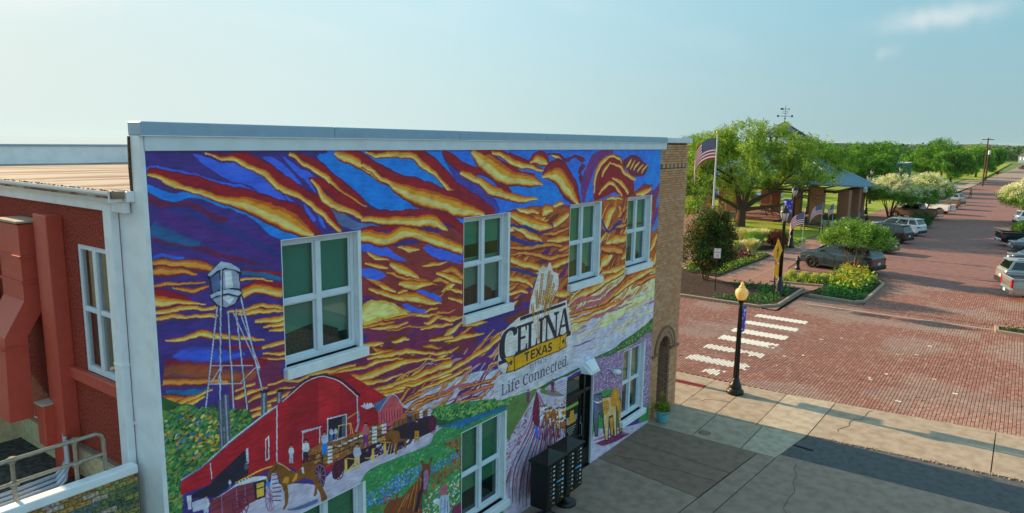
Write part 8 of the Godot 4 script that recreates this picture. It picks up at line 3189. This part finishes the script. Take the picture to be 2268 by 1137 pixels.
	rb("ink", [1127, 802, 3, 1125, 846, 5])
	rb("plum", [1136, 798, 3, 1134, 845, 5])
	rb("wine", [1147, 821, 3, 1144, 844, 5])
	rb("ink", [1156, 817, 3, 1154, 860, 5])
	rb("plum", [1165, 813, 3, 1164, 860, 5])
	rb("wine", [1175, 809, 3, 1173, 859, 5])
	rb("ink", [1186, 833, 3, 1183, 859, 5])
	rb("plum", [1195, 829, 3, 1194, 875, 5])
	rb("wine", [1205, 825, 3, 1203, 875, 5])
	rb("ink", [1215, 821, 3, 1213, 874, 5])
	rb("plum", [1226, 845, 3, 1223, 874, 5])
	rb("wine", [1236, 841, 3, 1234, 891, 6])
	# cotton field
	pg("cotton", [1403, 685, 1479, 684, 1578, 688, 1684, 688, 1875, 691, 1904, 948, 1833, 1030, 1767, 968, 1415, 858], 1)
	dabs("cottonmix", [1405, 687, 1479, 685, 1578, 689, 1684, 689, 1872, 692, 1901, 947, 1828, 987, 1591, 836, 1413, 803], 2600, 3)
	pg("meadow", [1770, 996, 1901, 947, 1918, 1073, 1837, 1066], 1)
	pg("meadow", [1413, 803, 1591, 836, 1629, 977, 1501, 972, 1423, 957], 1)
	pg("track", [1421, 932, 1523, 948, 1656, 986, 1771, 1010, 1911, 1042, 1920, 1116, 1642, 1126, 1433, 1109], 1)
	rb("rose", [1425, 958, 3, 1525, 974, 8, 1629, 983, 3])
	rb("plum", [1484, 997, 3, 1589, 1014, 8, 1697, 1025, 3])
	rb("laven", [1545, 1037, 3, 1655, 1057, 8, 1768, 1069, 3])
	rb("rose", [1610, 1079, 3, 1724, 1101, 9, 1843, 1116, 4])
	rb("plum", [1473, 991, 3, 1576, 1008, 8, 1684, 1019, 3])
	rb("laven", [1534, 1031, 3, 1642, 1050, 8, 1755, 1063, 3])
	rb("rose", [1597, 1073, 3, 1711, 1094, 9, 1829, 1109, 4])
	rb("plum", [1462, 985, 3, 1564, 1002, 8, 1671, 1013, 3])
	rb("laven", [1522, 1025, 3, 1629, 1044, 8, 1741, 1056, 3])
	rb("rose", [1585, 1066, 3, 1697, 1087, 8, 1814, 1101, 4])
	rb("plum", [1450, 979, 3, 1552, 996, 8, 1658, 1006, 3])
	rb("laven", [1510, 1019, 3, 1617, 1037, 8, 1728, 1049, 3])
	rb("rose", [1573, 1060, 3, 1684, 1080, 8, 1800, 1094, 3])
	rb("plum", [1439, 973, 3, 1540, 990, 8, 1646, 1000, 3])
	rb("laven", [1499, 1012, 3, 1604, 1031, 8, 1714, 1043, 3])
	rb("rose", [1561, 1053, 3, 1671, 1074, 8, 1786, 1087, 3])
	pg("ink", [1403, 791, 1471, 805, 1506, 847, 1516, 962, 1495, 956, 1479, 878, 1456, 877, 1457, 954, 1434, 947, 1414, 864], 0)
	pg("gunmetal", [1407, 795, 1469, 808, 1500, 847, 1509, 953, 1500, 952, 1481, 872, 1453, 870, 1452, 947, 1439, 943, 1418, 859], 0)
	pg("slate", [1410, 806, 1447, 813, 1454, 844, 1438, 862, 1417, 839], 0)
	rb("crimson", [1424, 824, 5, 1467, 850, 7])
	rb("pearl", [1418, 817, 2, 1448, 832, 6, 1484, 833, 4])
	pg("ink", [1512, 823, 1586, 838, 1624, 882, 1635, 1002, 1613, 996, 1595, 914, 1570, 913, 1571, 994, 1547, 985, 1524, 898], 0)
	pg("amber", [1516, 827, 1583, 841, 1617, 882, 1628, 993, 1618, 992, 1597, 908, 1567, 905, 1565, 986, 1552, 982, 1529, 893], 0)
	pg("rust", [1519, 838, 1559, 846, 1567, 879, 1550, 897, 1527, 873], 0)
	pg("ink", [1473, 821, 1548, 836, 1587, 882, 1599, 1006, 1576, 1000, 1558, 915, 1533, 914, 1534, 998, 1508, 989, 1485, 899], 0)
	pg("sand", [1477, 825, 1546, 840, 1580, 882, 1591, 996, 1581, 996, 1560, 909, 1529, 906, 1527, 990, 1513, 985, 1490, 894], 0)
	pg("amber", [1481, 837, 1522, 845, 1530, 879, 1512, 897, 1489, 873], 0)
	pg("forest", [1467, 874, 1487, 868, 1493, 907, 1471, 900], 1)
	pg("amber", [1534, 839, 1565, 807, 1604, 840, 1602, 891, 1543, 873], 0)
	dabs("cattlemix", [1418, 810, 1489, 813, 1603, 834, 1620, 948, 1498, 933, 1423, 884], 30, 3)
	# red gin barn
	pg("barn", [23, 539, 68, 525, 115, 502, 180, 477, 234, 455, 289, 438, 303, 434, 377, 444, 408, 468, 494, 534, 490, 652, 296, 637, 208, 579, 143, 590, 77, 557, 76, 564, 21, 563], 0)
	pg("barn2", [239, 456, 276, 438, 321, 437, 362, 460, 406, 503, 403, 577, 234, 590], 0)
	pg("barnlight", [308, 444, 321, 440, 360, 463, 358, 534, 305, 535], 0)
	pg("ink", [78, 559, 146, 526, 150, 526, 147, 574, 120, 581, 83, 592, 39, 576, 38, 570, 76, 565], 0)
	rb("pearl", [23, 538, 3, 52, 531, 3, 68, 525, 3, 115, 502, 4, 180, 477, 4, 213, 467, 4])
	rb("slate", [23, 539, 2, 68, 526, 2, 115, 504, 2, 180, 479, 2, 213, 468, 2])
	rb("ink", [239, 453, 5, 276, 437, 5, 305, 435, 5, 323, 438, 5])
	rb("pearl", [224, 462, 2, 239, 455, 2, 275, 439, 2, 305, 436, 2, 323, 439, 2])
	rb("ink", [323, 437, 4, 365, 458, 4, 414, 506, 5])
	rb("pearl", [323, 439, 2, 362, 461, 2, 407, 506, 2])
	rb("laven", [212, 468, 3, 207, 574, 3])
	rb("laven", [76, 527, 2, 77, 557, 2])
	rb("laven", [147, 526, 5, 146, 555, 5])
	pg("pearl", [184, 522, 193, 517, 192, 563, 183, 564], 0)
	pg("barn2", [186, 525, 190, 522, 189, 560, 185, 561], 0)
	rb("laven", [266, 537, 3, 299, 539, 3, 306, 540, 3])
	rb("laven", [267, 536, 2, 265, 592, 2])
	rb("laven", [264, 534, 3, 312, 540, 3])
	rb("laven", [308, 541, 3, 306, 580, 3])
	pg("laven", [326, 527, 377, 533, 376, 585, 325, 579], 0)
	pg("ink", [329, 531, 373, 535, 371, 579, 328, 578], 0)
	pg("gunmetal", [364, 536, 374, 536, 373, 582, 363, 578], 0)
	rb("laven", [406, 503, 3, 405, 561, 3])
	rb("zinc", [408, 538, 4, 408, 562, 5, 400, 580, 6])
	rb("honey", [378, 544, 2, 404, 539, 2])
	rb("honey", [353, 552, 2, 387, 557, 2])
	rb("honey", [385, 557, 2, 386, 581, 2])
	rb("honey", [356, 552, 2, 351, 579, 2])
	rb("honey", [387, 557, 2, 392, 582, 2])
	# red sheds
	pg("barn2", [413, 529, 431, 541, 463, 545, 462, 597, 412, 590], 0)
	pg("barn", [413, 529, 432, 541, 430, 591, 412, 590], 0)
	pg("laven", [413, 528, 432, 529, 465, 542, 432, 541], 0)
	rb("pearl", [424, 533, 4, 425, 525, 4])
	rb("pearl", [432, 535, 4, 433, 527, 4])
	rb("pearl", [439, 537, 4, 440, 529, 4])
	rb("pearl", [444, 539, 4, 445, 531, 4])
	pg("slate", [450, 536, 505, 527, 483, 550, 464, 560], 0)
	pg("shed", [464, 560, 506, 528, 539, 567, 536, 593, 505, 601, 465, 591], 0)
	rb("wine", [473, 560, 2, 473, 590, 2])
	rb("wine", [480, 562, 2, 481, 591, 2])
	rb("wine", [488, 563, 2, 488, 591, 2])
	rb("wine", [496, 565, 2, 497, 592, 2])
	rb("wine", [504, 566, 2, 505, 592, 2])
	rb("wine", [512, 568, 2, 513, 593, 2])
	rb("wine", [521, 569, 2, 521, 593, 2])
	rb("wine", [529, 571, 2, 529, 594, 2])
	rb("laven", [464, 559, 2, 506, 529, 2, 540, 568, 2])
	# baled wagons
	pg("bale", [273, 579, 308, 573, 347, 582, 388, 584, 424, 582, 482, 586, 484, 630, 468, 630, 411, 624, 360, 625, 322, 628, 277, 601], 0)
	dabs("balemix", [275, 581, 308, 575, 347, 583, 424, 583, 482, 587, 483, 628, 411, 623, 360, 624, 323, 626, 280, 601], 240, 6)
	rb("ink", [313, 582, 2, 312, 619, 2])
	rb("ink", [335, 583, 2, 334, 618, 2])
	rb("ink", [358, 585, 2, 357, 616, 2])
	rb("ink", [381, 586, 2, 381, 614, 2])
	rb("ink", [406, 587, 2, 405, 613, 2])
	rb("ink", [430, 589, 2, 430, 611, 2])
	rb("ink", [456, 590, 2, 455, 609, 2])
	rb("ink", [275, 590, 2, 340, 596, 2, 482, 600, 2])
	rb("ink", [274, 599, 2, 340, 608, 2, 481, 614, 2])
	pg("pearl", [326, 586, 338, 589, 338, 594, 325, 592], 0)
	pg("pearl", [325, 594, 338, 596, 337, 601, 325, 599], 0)
	pg("pearl", [325, 601, 337, 604, 337, 609, 325, 607], 0)
	pg("pearl", [325, 609, 337, 611, 337, 616, 325, 614], 0)
	pg("pearl", [325, 616, 337, 619, 337, 624, 324, 622], 0)
	pg("pearl", [445, 585, 459, 587, 459, 593, 445, 591], 0)
	pg("pearl", [445, 593, 459, 595, 459, 601, 445, 599], 0)
	pg("pearl", [445, 601, 459, 603, 459, 609, 444, 606], 0)
	pg("pearl", [444, 609, 458, 611, 458, 617, 444, 614], 0)
	pg("pearl", [444, 617, 458, 619, 458, 625, 444, 622], 0)
	pg("pearl", [473, 588, 488, 590, 487, 596, 473, 594], 0)
	pg("pearl", [473, 596, 487, 598, 487, 604, 473, 602], 0)
	pg("pearl", [473, 604, 487, 607, 487, 612, 473, 610], 0)
	pg("pearl", [366, 594, 376, 594, 376, 598, 366, 597], 0)
	pg("pearl", [380, 592, 391, 593, 390, 597, 380, 596], 0)
	pg("pearl", [393, 592, 404, 593, 404, 597, 393, 596], 0)
	pg("pearl", [408, 592, 419, 593, 419, 597, 407, 596], 0)
	pg("pearl", [430, 590, 442, 591, 442, 594, 430, 594], 0)
	pg("pearl", [351, 594, 362, 595, 361, 598, 351, 597], 0)
	pg("bale", [503, 601, 509, 593, 561, 596, 632, 599, 632, 616, 568, 609, 505, 609], 0)
	rb("ink", [512, 594, 2, 512, 609, 2])
	rb("ink", [525, 594, 2, 525, 610, 2])
	rb("ink", [538, 595, 2, 538, 610, 2])
	rb("ink", [552, 596, 2, 552, 611, 2])
	rb("ink", [565, 597, 2, 565, 612, 2])
	rb("ink", [579, 598, 2, 579, 613, 2])
	rb("ink", [593, 599, 2, 593, 614, 2])
	rb("ink", [607, 600, 2, 607, 615, 2])
	rb("ink", [622, 601, 2, 622, 617, 2])
	pg("pearl", [591, 596, 603, 597, 602, 602, 591, 600], 0)
	pg("pearl", [591, 602, 602, 603, 602, 608, 591, 606], 0)
	pg("pearl", [591, 608, 602, 609, 602, 614, 591, 612], 0)
	pg("pearl", [619, 599, 631, 601, 631, 605, 619, 604], 0)
	pg("pearl", [619, 605, 631, 607, 631, 611, 619, 610], 0)
	pg("pearl", [619, 611, 631, 613, 631, 617, 619, 616], 0)
	pg("night", [488, 611, 505, 609, 586, 614, 643, 622, 645, 656, 597, 659, 542, 664, 494, 665, 487, 647], 1)
	pg("night", [363, 626, 411, 624, 478, 628, 481, 655, 441, 656, 398, 654, 368, 653], 1)
	dabs("cottonmix", [429, 631, 481, 632, 528, 651, 586, 655, 582, 664, 528, 661, 487, 657, 441, 653], 50, 5)
	pg("night", [292, 623, 312, 617, 319, 648, 310, 668, 294, 659], 1)
	pg("night", [339, 630, 363, 626, 365, 651, 347, 664, 336, 655], 1)
	rb("mauve", [318, 645, 2, 317, 654, 2, 313, 660, 2, 309, 663, 2, 303, 663, 2, 298, 659, 2, 293, 652, 2, 291, 643, 2, 290, 634, 2, 291, 626, 2, 295, 620, 2, 299, 617, 2, 305, 617, 2, 310, 621, 2, 315, 627, 2, 317, 636, 2, 318, 645, 2])
	rb("mauve", [318, 645, 2, 290, 634, 2])
	rb("mauve", [315, 658, 2, 293, 622, 2])
	rb("mauve", [308, 663, 2, 300, 616, 2])
	rb("mauve", [299, 660, 2, 309, 620, 2])
	rb("mauve", [292, 649, 2, 316, 631, 2])
	rb("wine", [366, 649, 2, 364, 658, 2, 361, 664, 2, 356, 667, 2, 351, 667, 2, 346, 663, 2, 342, 656, 2, 339, 648, 2, 338, 639, 2, 340, 631, 2, 343, 624, 2, 347, 621, 2, 353, 621, 2, 358, 625, 2, 362, 632, 2, 365, 640, 2, 366, 649, 2])
	rb("wine", [366, 649, 2, 338, 639, 2])
	rb("wine", [363, 662, 2, 341, 627, 2])
	rb("wine", [355, 667, 2, 348, 621, 2])
	rb("wine", [347, 664, 2, 357, 624, 2])
	rb("wine", [340, 653, 2, 363, 635, 2])
	rb("wine", [647, 645, 3, 646, 653, 3, 644, 660, 3, 640, 663, 3, 635, 664, 2, 631, 660, 2, 627, 654, 3, 625, 646, 3, 624, 638, 3, 625, 629, 3, 627, 623, 3, 631, 620, 3, 636, 619, 2, 640, 622, 2, 644, 628, 3, 646, 636, 3, 647, 645, 3])
	rb("wine", [647, 645, 2, 624, 638, 2])
	rb("wine", [645, 658, 2, 626, 625, 2])
	rb("wine", [639, 664, 2, 632, 619, 2])
	rb("wine", [632, 661, 2, 639, 621, 2])
	rb("wine", [626, 651, 2, 645, 631, 2])
	rb("honey", [371, 630, 7, 372, 659, 7])
	rb("honey", [447, 634, 7, 446, 661, 7])
	rb("honey", [481, 634, 7, 481, 661, 7])
	rb("honey", [373, 629, 2, 398, 640, 2])
	rb("honey", [423, 647, 2, 467, 664, 3])
	rb("honey", [376, 658, 4, 395, 648, 4])
	rb("honey", [468, 627, 2, 501, 639, 2])
	# mules
	pg("horse", [485, 625, 488, 611, 502, 610, 522, 620, 546, 623, 550, 642, 546, 668, 542, 669, 541, 650, 522, 646, 518, 671, 511, 671, 508, 644, 498, 630, 491, 635], 0)
	pg("night", [525, 618, 557, 618, 564, 637, 550, 648, 529, 640], 0)
	rb("sand", [496, 640, 2, 489, 663, 2])
	rb("sand", [504, 642, 2, 497, 666, 2])
	rb("sand", [515, 646, 2, 507, 670, 2])
	pg("steel", [235, 569, 243, 572, 243, 591, 239, 589, 239, 576, 237, 589, 234, 587], 0)
	pg("pearl", [235, 570, 233, 564, 235, 557, 244, 559, 246, 569, 243, 573], 0)
	pg("skin", [237, 557, 237, 553, 242, 554, 242, 558], 0)
	pg("ink", [236, 553, 238, 551, 242, 552, 243, 555], 0)
	pg("night", [267, 576, 278, 579, 278, 604, 273, 602, 272, 584, 270, 602, 265, 599], 0)
	pg("pearl", [268, 577, 264, 569, 267, 559, 280, 562, 282, 575, 278, 580], 0)
	pg("skin", [271, 559, 270, 554, 276, 556, 276, 560], 0)
	pg("ink", [268, 555, 271, 551, 277, 553, 279, 557], 0)
	pg("azure", [312, 575, 324, 578, 324, 602, 318, 600, 318, 583, 316, 600, 311, 598], 0)
	pg("steel", [313, 576, 310, 568, 312, 558, 325, 561, 327, 574, 324, 579], 0)
	pg("skin", [316, 558, 315, 554, 322, 555, 322, 560], 0)
	pg("ink", [314, 554, 316, 550, 322, 552, 324, 557], 0)
	pg("slate", [332, 564, 339, 565, 339, 581, 336, 580, 336, 569, 334, 579, 331, 578], 0)
	pg("laven", [333, 564, 330, 559, 332, 553, 340, 555, 342, 563, 339, 566], 0)
	pg("skin", [334, 553, 334, 550, 338, 551, 338, 554], 0)
	pg("ink", [333, 551, 334, 548, 338, 549, 339, 552], 0)
	pg("slate", [344, 566, 350, 567, 350, 581, 347, 580, 347, 570, 346, 580, 343, 578], 0)
	pg("steel", [344, 566, 342, 562, 344, 556, 351, 558, 352, 565, 350, 568], 0)
	pg("skin", [346, 557, 346, 554, 349, 555, 349, 557], 0)
	pg("ink", [345, 554, 346, 552, 349, 553, 350, 556], 0)
	pg("sand", [395, 633, 409, 637, 409, 667, 403, 665, 402, 644, 399, 664, 393, 661], 0)
	pg("laven", [395, 635, 391, 625, 394, 613, 410, 618, 414, 633, 409, 639], 0)
	pg("skin", [399, 613, 398, 608, 406, 610, 406, 615], 0)
	pg("ink", [396, 608, 399, 604, 406, 606, 409, 612], 0)
	pg("grape", [420, 594, 434, 598, 434, 625, 428, 623, 427, 603, 424, 622, 419, 620], 0)
	pg("rose", [421, 595, 417, 586, 420, 575, 435, 579, 438, 594, 434, 599], 0)
	pg("skin", [424, 576, 423, 571, 431, 572, 431, 577], 0)
	pg("ink", [421, 571, 424, 567, 431, 569, 434, 574], 0)
	pg("night", [555, 596, 563, 598, 563, 612, 560, 611, 559, 601, 558, 611, 555, 610], 0)
	pg("slate", [556, 596, 553, 592, 555, 586, 564, 588, 566, 596, 563, 599], 0)
	pg("skin", [557, 586, 557, 583, 561, 584, 561, 587], 0)
	pg("ink", [556, 583, 558, 581, 561, 582, 563, 585], 0)
	pg("amber", [575, 636, 590, 640, 590, 667, 584, 665, 582, 646, 580, 664, 574, 662], 0)
	pg("night", [576, 637, 572, 628, 575, 618, 591, 622, 594, 636, 590, 642], 0)
	pg("skin", [579, 618, 578, 613, 586, 614, 586, 620], 0)
	pg("ink", [576, 613, 579, 609, 586, 611, 589, 617], 0)
	pg("night", [140, 564, 146, 565, 146, 580, 143, 579, 143, 569, 142, 579, 139, 577], 0)
	pg("gunmetal", [140, 564, 139, 560, 140, 554, 147, 556, 148, 563, 146, 566], 0)
	pg("skin", [142, 554, 142, 551, 145, 552, 145, 555], 0)
	pg("ink", [141, 552, 142, 549, 145, 550, 147, 553], 0)
	pg("slate", [108, 579, 112, 580, 111, 590, 110, 589, 110, 582, 109, 589, 107, 588], 0)
	pg("laven", [108, 579, 107, 576, 108, 572, 112, 573, 113, 578, 112, 580], 0)
	pg("skin", [109, 572, 109, 570, 111, 571, 111, 573], 0)
	pg("ink", [108, 570, 109, 569, 111, 569, 112, 571], 0)
	pg("azure", [173, 628, 190, 634, 189, 672, 181, 669, 181, 642, 177, 668, 171, 664], 0)
	pg("azure", [174, 630, 170, 618, 174, 603, 192, 608, 195, 628, 190, 636], 0)
	pg("skin", [179, 603, 178, 596, 187, 598, 187, 606], 0)
	pg("ink", [176, 596, 179, 591, 188, 593, 191, 601], 0)
	pg("steel", [60, 600, 68, 603, 67, 625, 64, 623, 64, 608, 61, 623, 58, 621], 0)
	pg("pearl", [60, 602, 58, 595, 60, 586, 69, 589, 71, 600, 68, 605], 0)
	pg("skin", [63, 586, 63, 582, 67, 583, 67, 588], 0)
	pg("ink", [61, 583, 63, 579, 67, 581, 69, 585], 0)
	# cotton wagon and horse
	pg("track", [142, 617, 201, 618, 295, 656, 339, 700, 293, 699, 172, 700, 124, 678], 1)
	pg("wagon", [71, 595, 117, 589, 157, 594, 158, 632, 145, 632, 126, 642, 70, 630], 0)
	rb("wine", [70, 604, 2, 114, 601, 2, 157, 606, 2])
	rb("wine", [70, 614, 2, 114, 611, 2, 156, 617, 2])
	rb("mauve", [93, 593, 2, 93, 630, 2])
	rb("mauve", [122, 593, 2, 122, 628, 2])
	rb("mauve", [139, 593, 2, 139, 627, 2])
	pg("ink", [156, 595, 182, 599, 180, 633, 158, 631], 0)
	pg("honey", [162, 600, 178, 602, 177, 629, 162, 628], 0)
	rb("ink", [161, 610, 2, 178, 612, 2])
	pg("pearl", [75, 595, 99, 592, 122, 584, 143, 581, 180, 592, 181, 598, 143, 592, 117, 589], 1)
	pg("laven", [90, 595, 117, 589, 143, 591, 165, 594, 143, 590, 117, 587], 1)
	rb("honey", [120, 581, 2, 144, 580, 3, 173, 577, 3, 203, 580, 3])
	rb("ink", [125, 581, 2, 125, 584, 2])
	rb("ink", [131, 581, 2, 132, 584, 2])
	rb("ink", [137, 581, 2, 138, 584, 2])
	rb("ink", [143, 581, 2, 144, 584, 2])
	rb("ink", [149, 581, 2, 150, 584, 2])
	rb("ink", [156, 581, 2, 156, 584, 2])
	rb("ink", [162, 581, 2, 163, 584, 2])
	rb("ink", [168, 581, 2, 169, 584, 2])
	rb("ink", [175, 581, 2, 176, 584, 2])
	rb("ink", [181, 581, 2, 182, 584, 2])
	rb("ink", [188, 581, 2, 189, 584, 2])
	rb("ink", [194, 581, 2, 195, 584, 2])
	rb("wine", [144, 634, 2, 142, 641, 2, 139, 646, 2, 133, 648, 2, 127, 647, 2, 121, 642, 2, 116, 636, 2, 113, 628, 2, 113, 620, 2, 114, 613, 2, 118, 609, 2, 123, 607, 2, 129, 608, 2, 135, 612, 2, 140, 618, 2, 143, 626, 2, 144, 634, 2])
	rb("wine", [144, 634, 2, 113, 620, 2])
	rb("wine", [140, 644, 2, 116, 610, 2])
	rb("wine", [132, 648, 2, 124, 607, 2])
	rb("wine", [122, 643, 2, 134, 611, 2])
	rb("wine", [115, 633, 2, 141, 621, 2])
	rb("mauve", [200, 644, 2, 199, 653, 2, 196, 661, 2, 193, 665, 2, 189, 665, 2, 185, 662, 2, 182, 655, 2, 180, 645, 2, 180, 636, 2, 181, 626, 2, 184, 619, 2, 187, 615, 2, 191, 614, 2, 195, 618, 2, 198, 625, 2, 200, 634, 2, 200, 644, 2])
	rb("mauve", [200, 644, 2, 180, 636, 2])
	rb("mauve", [198, 658, 2, 183, 621, 2])
	rb("mauve", [192, 665, 2, 188, 614, 2])
	rb("mauve", [186, 663, 2, 194, 617, 2])
	rb("mauve", [181, 651, 2, 199, 628, 2])
	pg("laven", [195, 592, 205, 594, 218, 654, 197, 659, 191, 614], 0)
	rb("plum", [196, 597, 2, 215, 600, 2])
	rb("plum", [195, 606, 2, 215, 609, 2])
	rb("plum", [195, 614, 2, 214, 618, 2])
	rb("plum", [195, 622, 2, 214, 627, 2])
	rb("plum", [194, 630, 2, 214, 636, 2])
	rb("plum", [194, 638, 2, 213, 645, 2])
	rb("plum", [194, 646, 2, 213, 654, 2])
	pg("pearl", [31, 569, 39, 570, 38, 595, 32, 594], 0)
	pg("laven", [39, 584, 65, 585, 65, 606, 40, 602], 0)
	pg("horse", [184, 595, 190, 584, 201, 577, 208, 574, 216, 581, 229, 594, 247, 610, 266, 606, 286, 608, 294, 621, 294, 641, 287, 643, 268, 631, 243, 631, 228, 629, 230, 654, 227, 667, 220, 676, 215, 674, 221, 665, 221, 641, 214, 621, 207, 597, 197, 593, 188, 600], 0)
	pg("amber", [238, 626, 248, 613, 253, 616, 250, 626, 242, 629], 0)
	pg("amber", [217, 620, 223, 610, 233, 615, 230, 628], 0)
	rb("sand", [208, 576, 2, 223, 589, 2, 236, 603, 2])
	rb("ink", [195, 590, 2, 203, 588, 2, 207, 581, 2])
	pg("horse", [282, 636, 296, 637, 321, 692, 317, 721, 311, 724, 308, 703, 303, 675], 0)
	rb("horse", [290, 637, 6, 294, 655, 6, 293, 671, 7, 290, 678, 6])
	pg("horse", [261, 600, 274, 600, 292, 608, 295, 624, 288, 636, 271, 629, 263, 617], 0)
	pg("pearl", [261, 607, 266, 606, 268, 621, 263, 620], 0)
	pg("slate", [225, 679, 252, 683, 294, 686, 293, 694, 252, 690], 1)
	# brown horse head
	pg("horse2", [481, 806, 486, 780, 504, 777, 537, 781, 560, 770, 581, 762, 593, 748, 600, 738, 596, 726, 596, 717, 602, 719, 608, 729, 622, 734, 628, 724, 635, 724, 633, 731, 626, 739, 629, 757, 624, 773, 619, 794, 614, 810, 602, 803, 595, 825, 590, 855], 1)
	pg("mauve", [603, 752, 617, 748, 622, 768, 615, 794, 605, 793, 600, 770], 1)
	rb("amber", [519, 815, 2, 537, 793, 2, 560, 775, 2])
	rb("rust", [524, 813, 2, 541, 792, 2, 563, 773, 2])
	rb("ink", [529, 810, 2, 546, 790, 2, 565, 772, 2])
	rb("amber", [535, 807, 2, 551, 789, 2, 568, 771, 2])
	rb("rust", [540, 825, 2, 555, 788, 2, 570, 769, 2])
	rb("ink", [546, 822, 2, 560, 787, 2, 573, 768, 2])
	rb("amber", [551, 819, 2, 565, 786, 2, 576, 766, 2])
	rb("rust", [557, 816, 2, 569, 784, 2, 578, 765, 2])
	rb("ink", [562, 835, 2, 574, 783, 2, 581, 764, 2])
	rb("amber", [568, 832, 2, 579, 782, 2, 583, 762, 2])
	rb("rust", [573, 829, 2, 583, 781, 2, 586, 761, 2])
	rb("ink", [579, 826, 2, 588, 780, 2, 589, 759, 2])
	rb("amber", [585, 845, 2, 593, 778, 2, 591, 758, 2])
	rb("rust", [590, 842, 2, 598, 777, 2, 594, 757, 2])
	rb("ink", [596, 839, 2, 603, 776, 2, 596, 755, 2])
	rb("ink", [578, 839, 13, 590, 805, 12, 600, 777, 6, 603, 750, 3])
	pg("ink", [598, 744, 604, 745, 603, 750], 0)
	pg("rose", [662, 820, 670, 809, 685, 812, 690, 825, 683, 838, 667, 834], 1)
	pg("steel", [659, 845, 667, 837, 688, 842, 696, 861, 696, 894, 662, 879], 1)
	pg("pearl", [637, 835, 657, 838, 659, 852, 644, 848], 1)
	rb("slate", [667, 843, 2, 664, 879, 2])
	rb("slate", [680, 846, 2, 680, 886, 2])
	rb("slate", [690, 858, 2, 689, 890, 3])
	pg("plum", [709, 889, 736, 882, 743, 889, 743, 918, 709, 902], 1)
	# town logo backdrop and wheat

func paint_logo():
	pg("halo", [1043, 516, 1031, 462, 1037, 414, 1055, 378, 1073, 342, 1094, 322, 1115, 331, 1133, 318, 1151, 346, 1176, 358, 1181, 396, 1159, 426, 1139, 456, 1121, 516], 1)
	pg("halo", [893, 516, 905, 478, 941, 462, 983, 449, 1229, 444, 1235, 466, 1265, 540, 1265, 564, 1247, 598, 923, 600, 890, 564], 0)
	pg("taglight", [887, 593, 965, 588, 1085, 586, 1205, 588, 1271, 600, 1277, 630, 1259, 658, 1157, 665, 1013, 664, 905, 662, 875, 636], 1)
	rb("navy", [989, 455, 9, 1224, 454, 9])
	rb("navy", [893, 557, 10, 1259, 554, 10])
	rb("wheat", [1082, 538, 1, 1055, 474, 2, 1055, 462, 2])
	ear([1055, 462, 1046, 426])
	rb("wheat", [1082, 538, 1, 1073, 456, 2, 1073, 444, 2])
	ear([1073, 444, 1067, 390])
	rb("wheat", [1082, 538, 1, 1082, 444, 2, 1082, 432, 2])
	ear([1082, 432, 1094, 346])
	rb("wheat", [1082, 538, 1, 1099, 450, 2, 1099, 438, 2])
	ear([1099, 438, 1106, 396])
	rb("wheat", [1082, 538, 1, 1115, 438, 2, 1115, 426, 2])
	ear([1115, 426, 1130, 342])
	rb("wheat", [1082, 538, 1, 1121, 450, 2, 1121, 438, 2])
	ear([1121, 438, 1145, 358])
	rb("wheat", [1082, 538, 1, 1133, 450, 2, 1133, 438, 2])
	ear([1133, 438, 1157, 384])
	rb("wheat", [1082, 538, 1, 1135, 462, 2, 1135, 450, 2])
	ear([1135, 450, 1166, 408])
	rb("wheat", [1082, 538, 1, 1109, 468, 2, 1109, 456, 2])
	ear([1109, 456, 1121, 420])
	rb("wheat2", [1078, 534, 1, 1061, 468, 1])
	rb("wheat2", [1079, 534, 1, 1073, 468, 1])
	rb("wheat2", [1080, 534, 1, 1085, 468, 1])
	rb("wheat2", [1082, 534, 1, 1097, 468, 1])
	rb("wheat2", [1083, 534, 1, 1109, 468, 1])
	rb("wheat2", [1085, 534, 1, 1121, 468, 1])
	rb("wheat2", [1086, 534, 1, 1133, 468, 1])
	set_type("CELINA")
	pg("inkb", [917, 546, 972, 552, 970, 596, 926, 593, 936, 570], 0)
	pg("gold", [919, 548, 970, 554, 967, 593, 931, 590, 941, 569], 0)
	pg("inkb", [1193, 548, 1243, 546, 1229, 568, 1238, 592, 1193, 593], 0)
	pg("gold", [1196, 552, 1238, 548, 1225, 568, 1234, 589, 1196, 590], 0)
	pg("inkb", [962, 552, 1081, 545, 1201, 547, 1199, 595, 1081, 592, 965, 598], 0)
	pg("gold", [966, 556, 1081, 548, 1198, 550, 1196, 592, 1081, 589, 968, 594], 0)
	pg("navy", [949, 559, 952, 565, 959, 566, 953, 570, 955, 577, 949, 573, 943, 577, 945, 570, 939, 566, 947, 565], 0)
	pg("navy", [1217, 559, 1219, 565, 1227, 566, 1221, 570, 1223, 577, 1217, 573, 1211, 577, 1213, 570, 1207, 566, 1214, 565], 0)
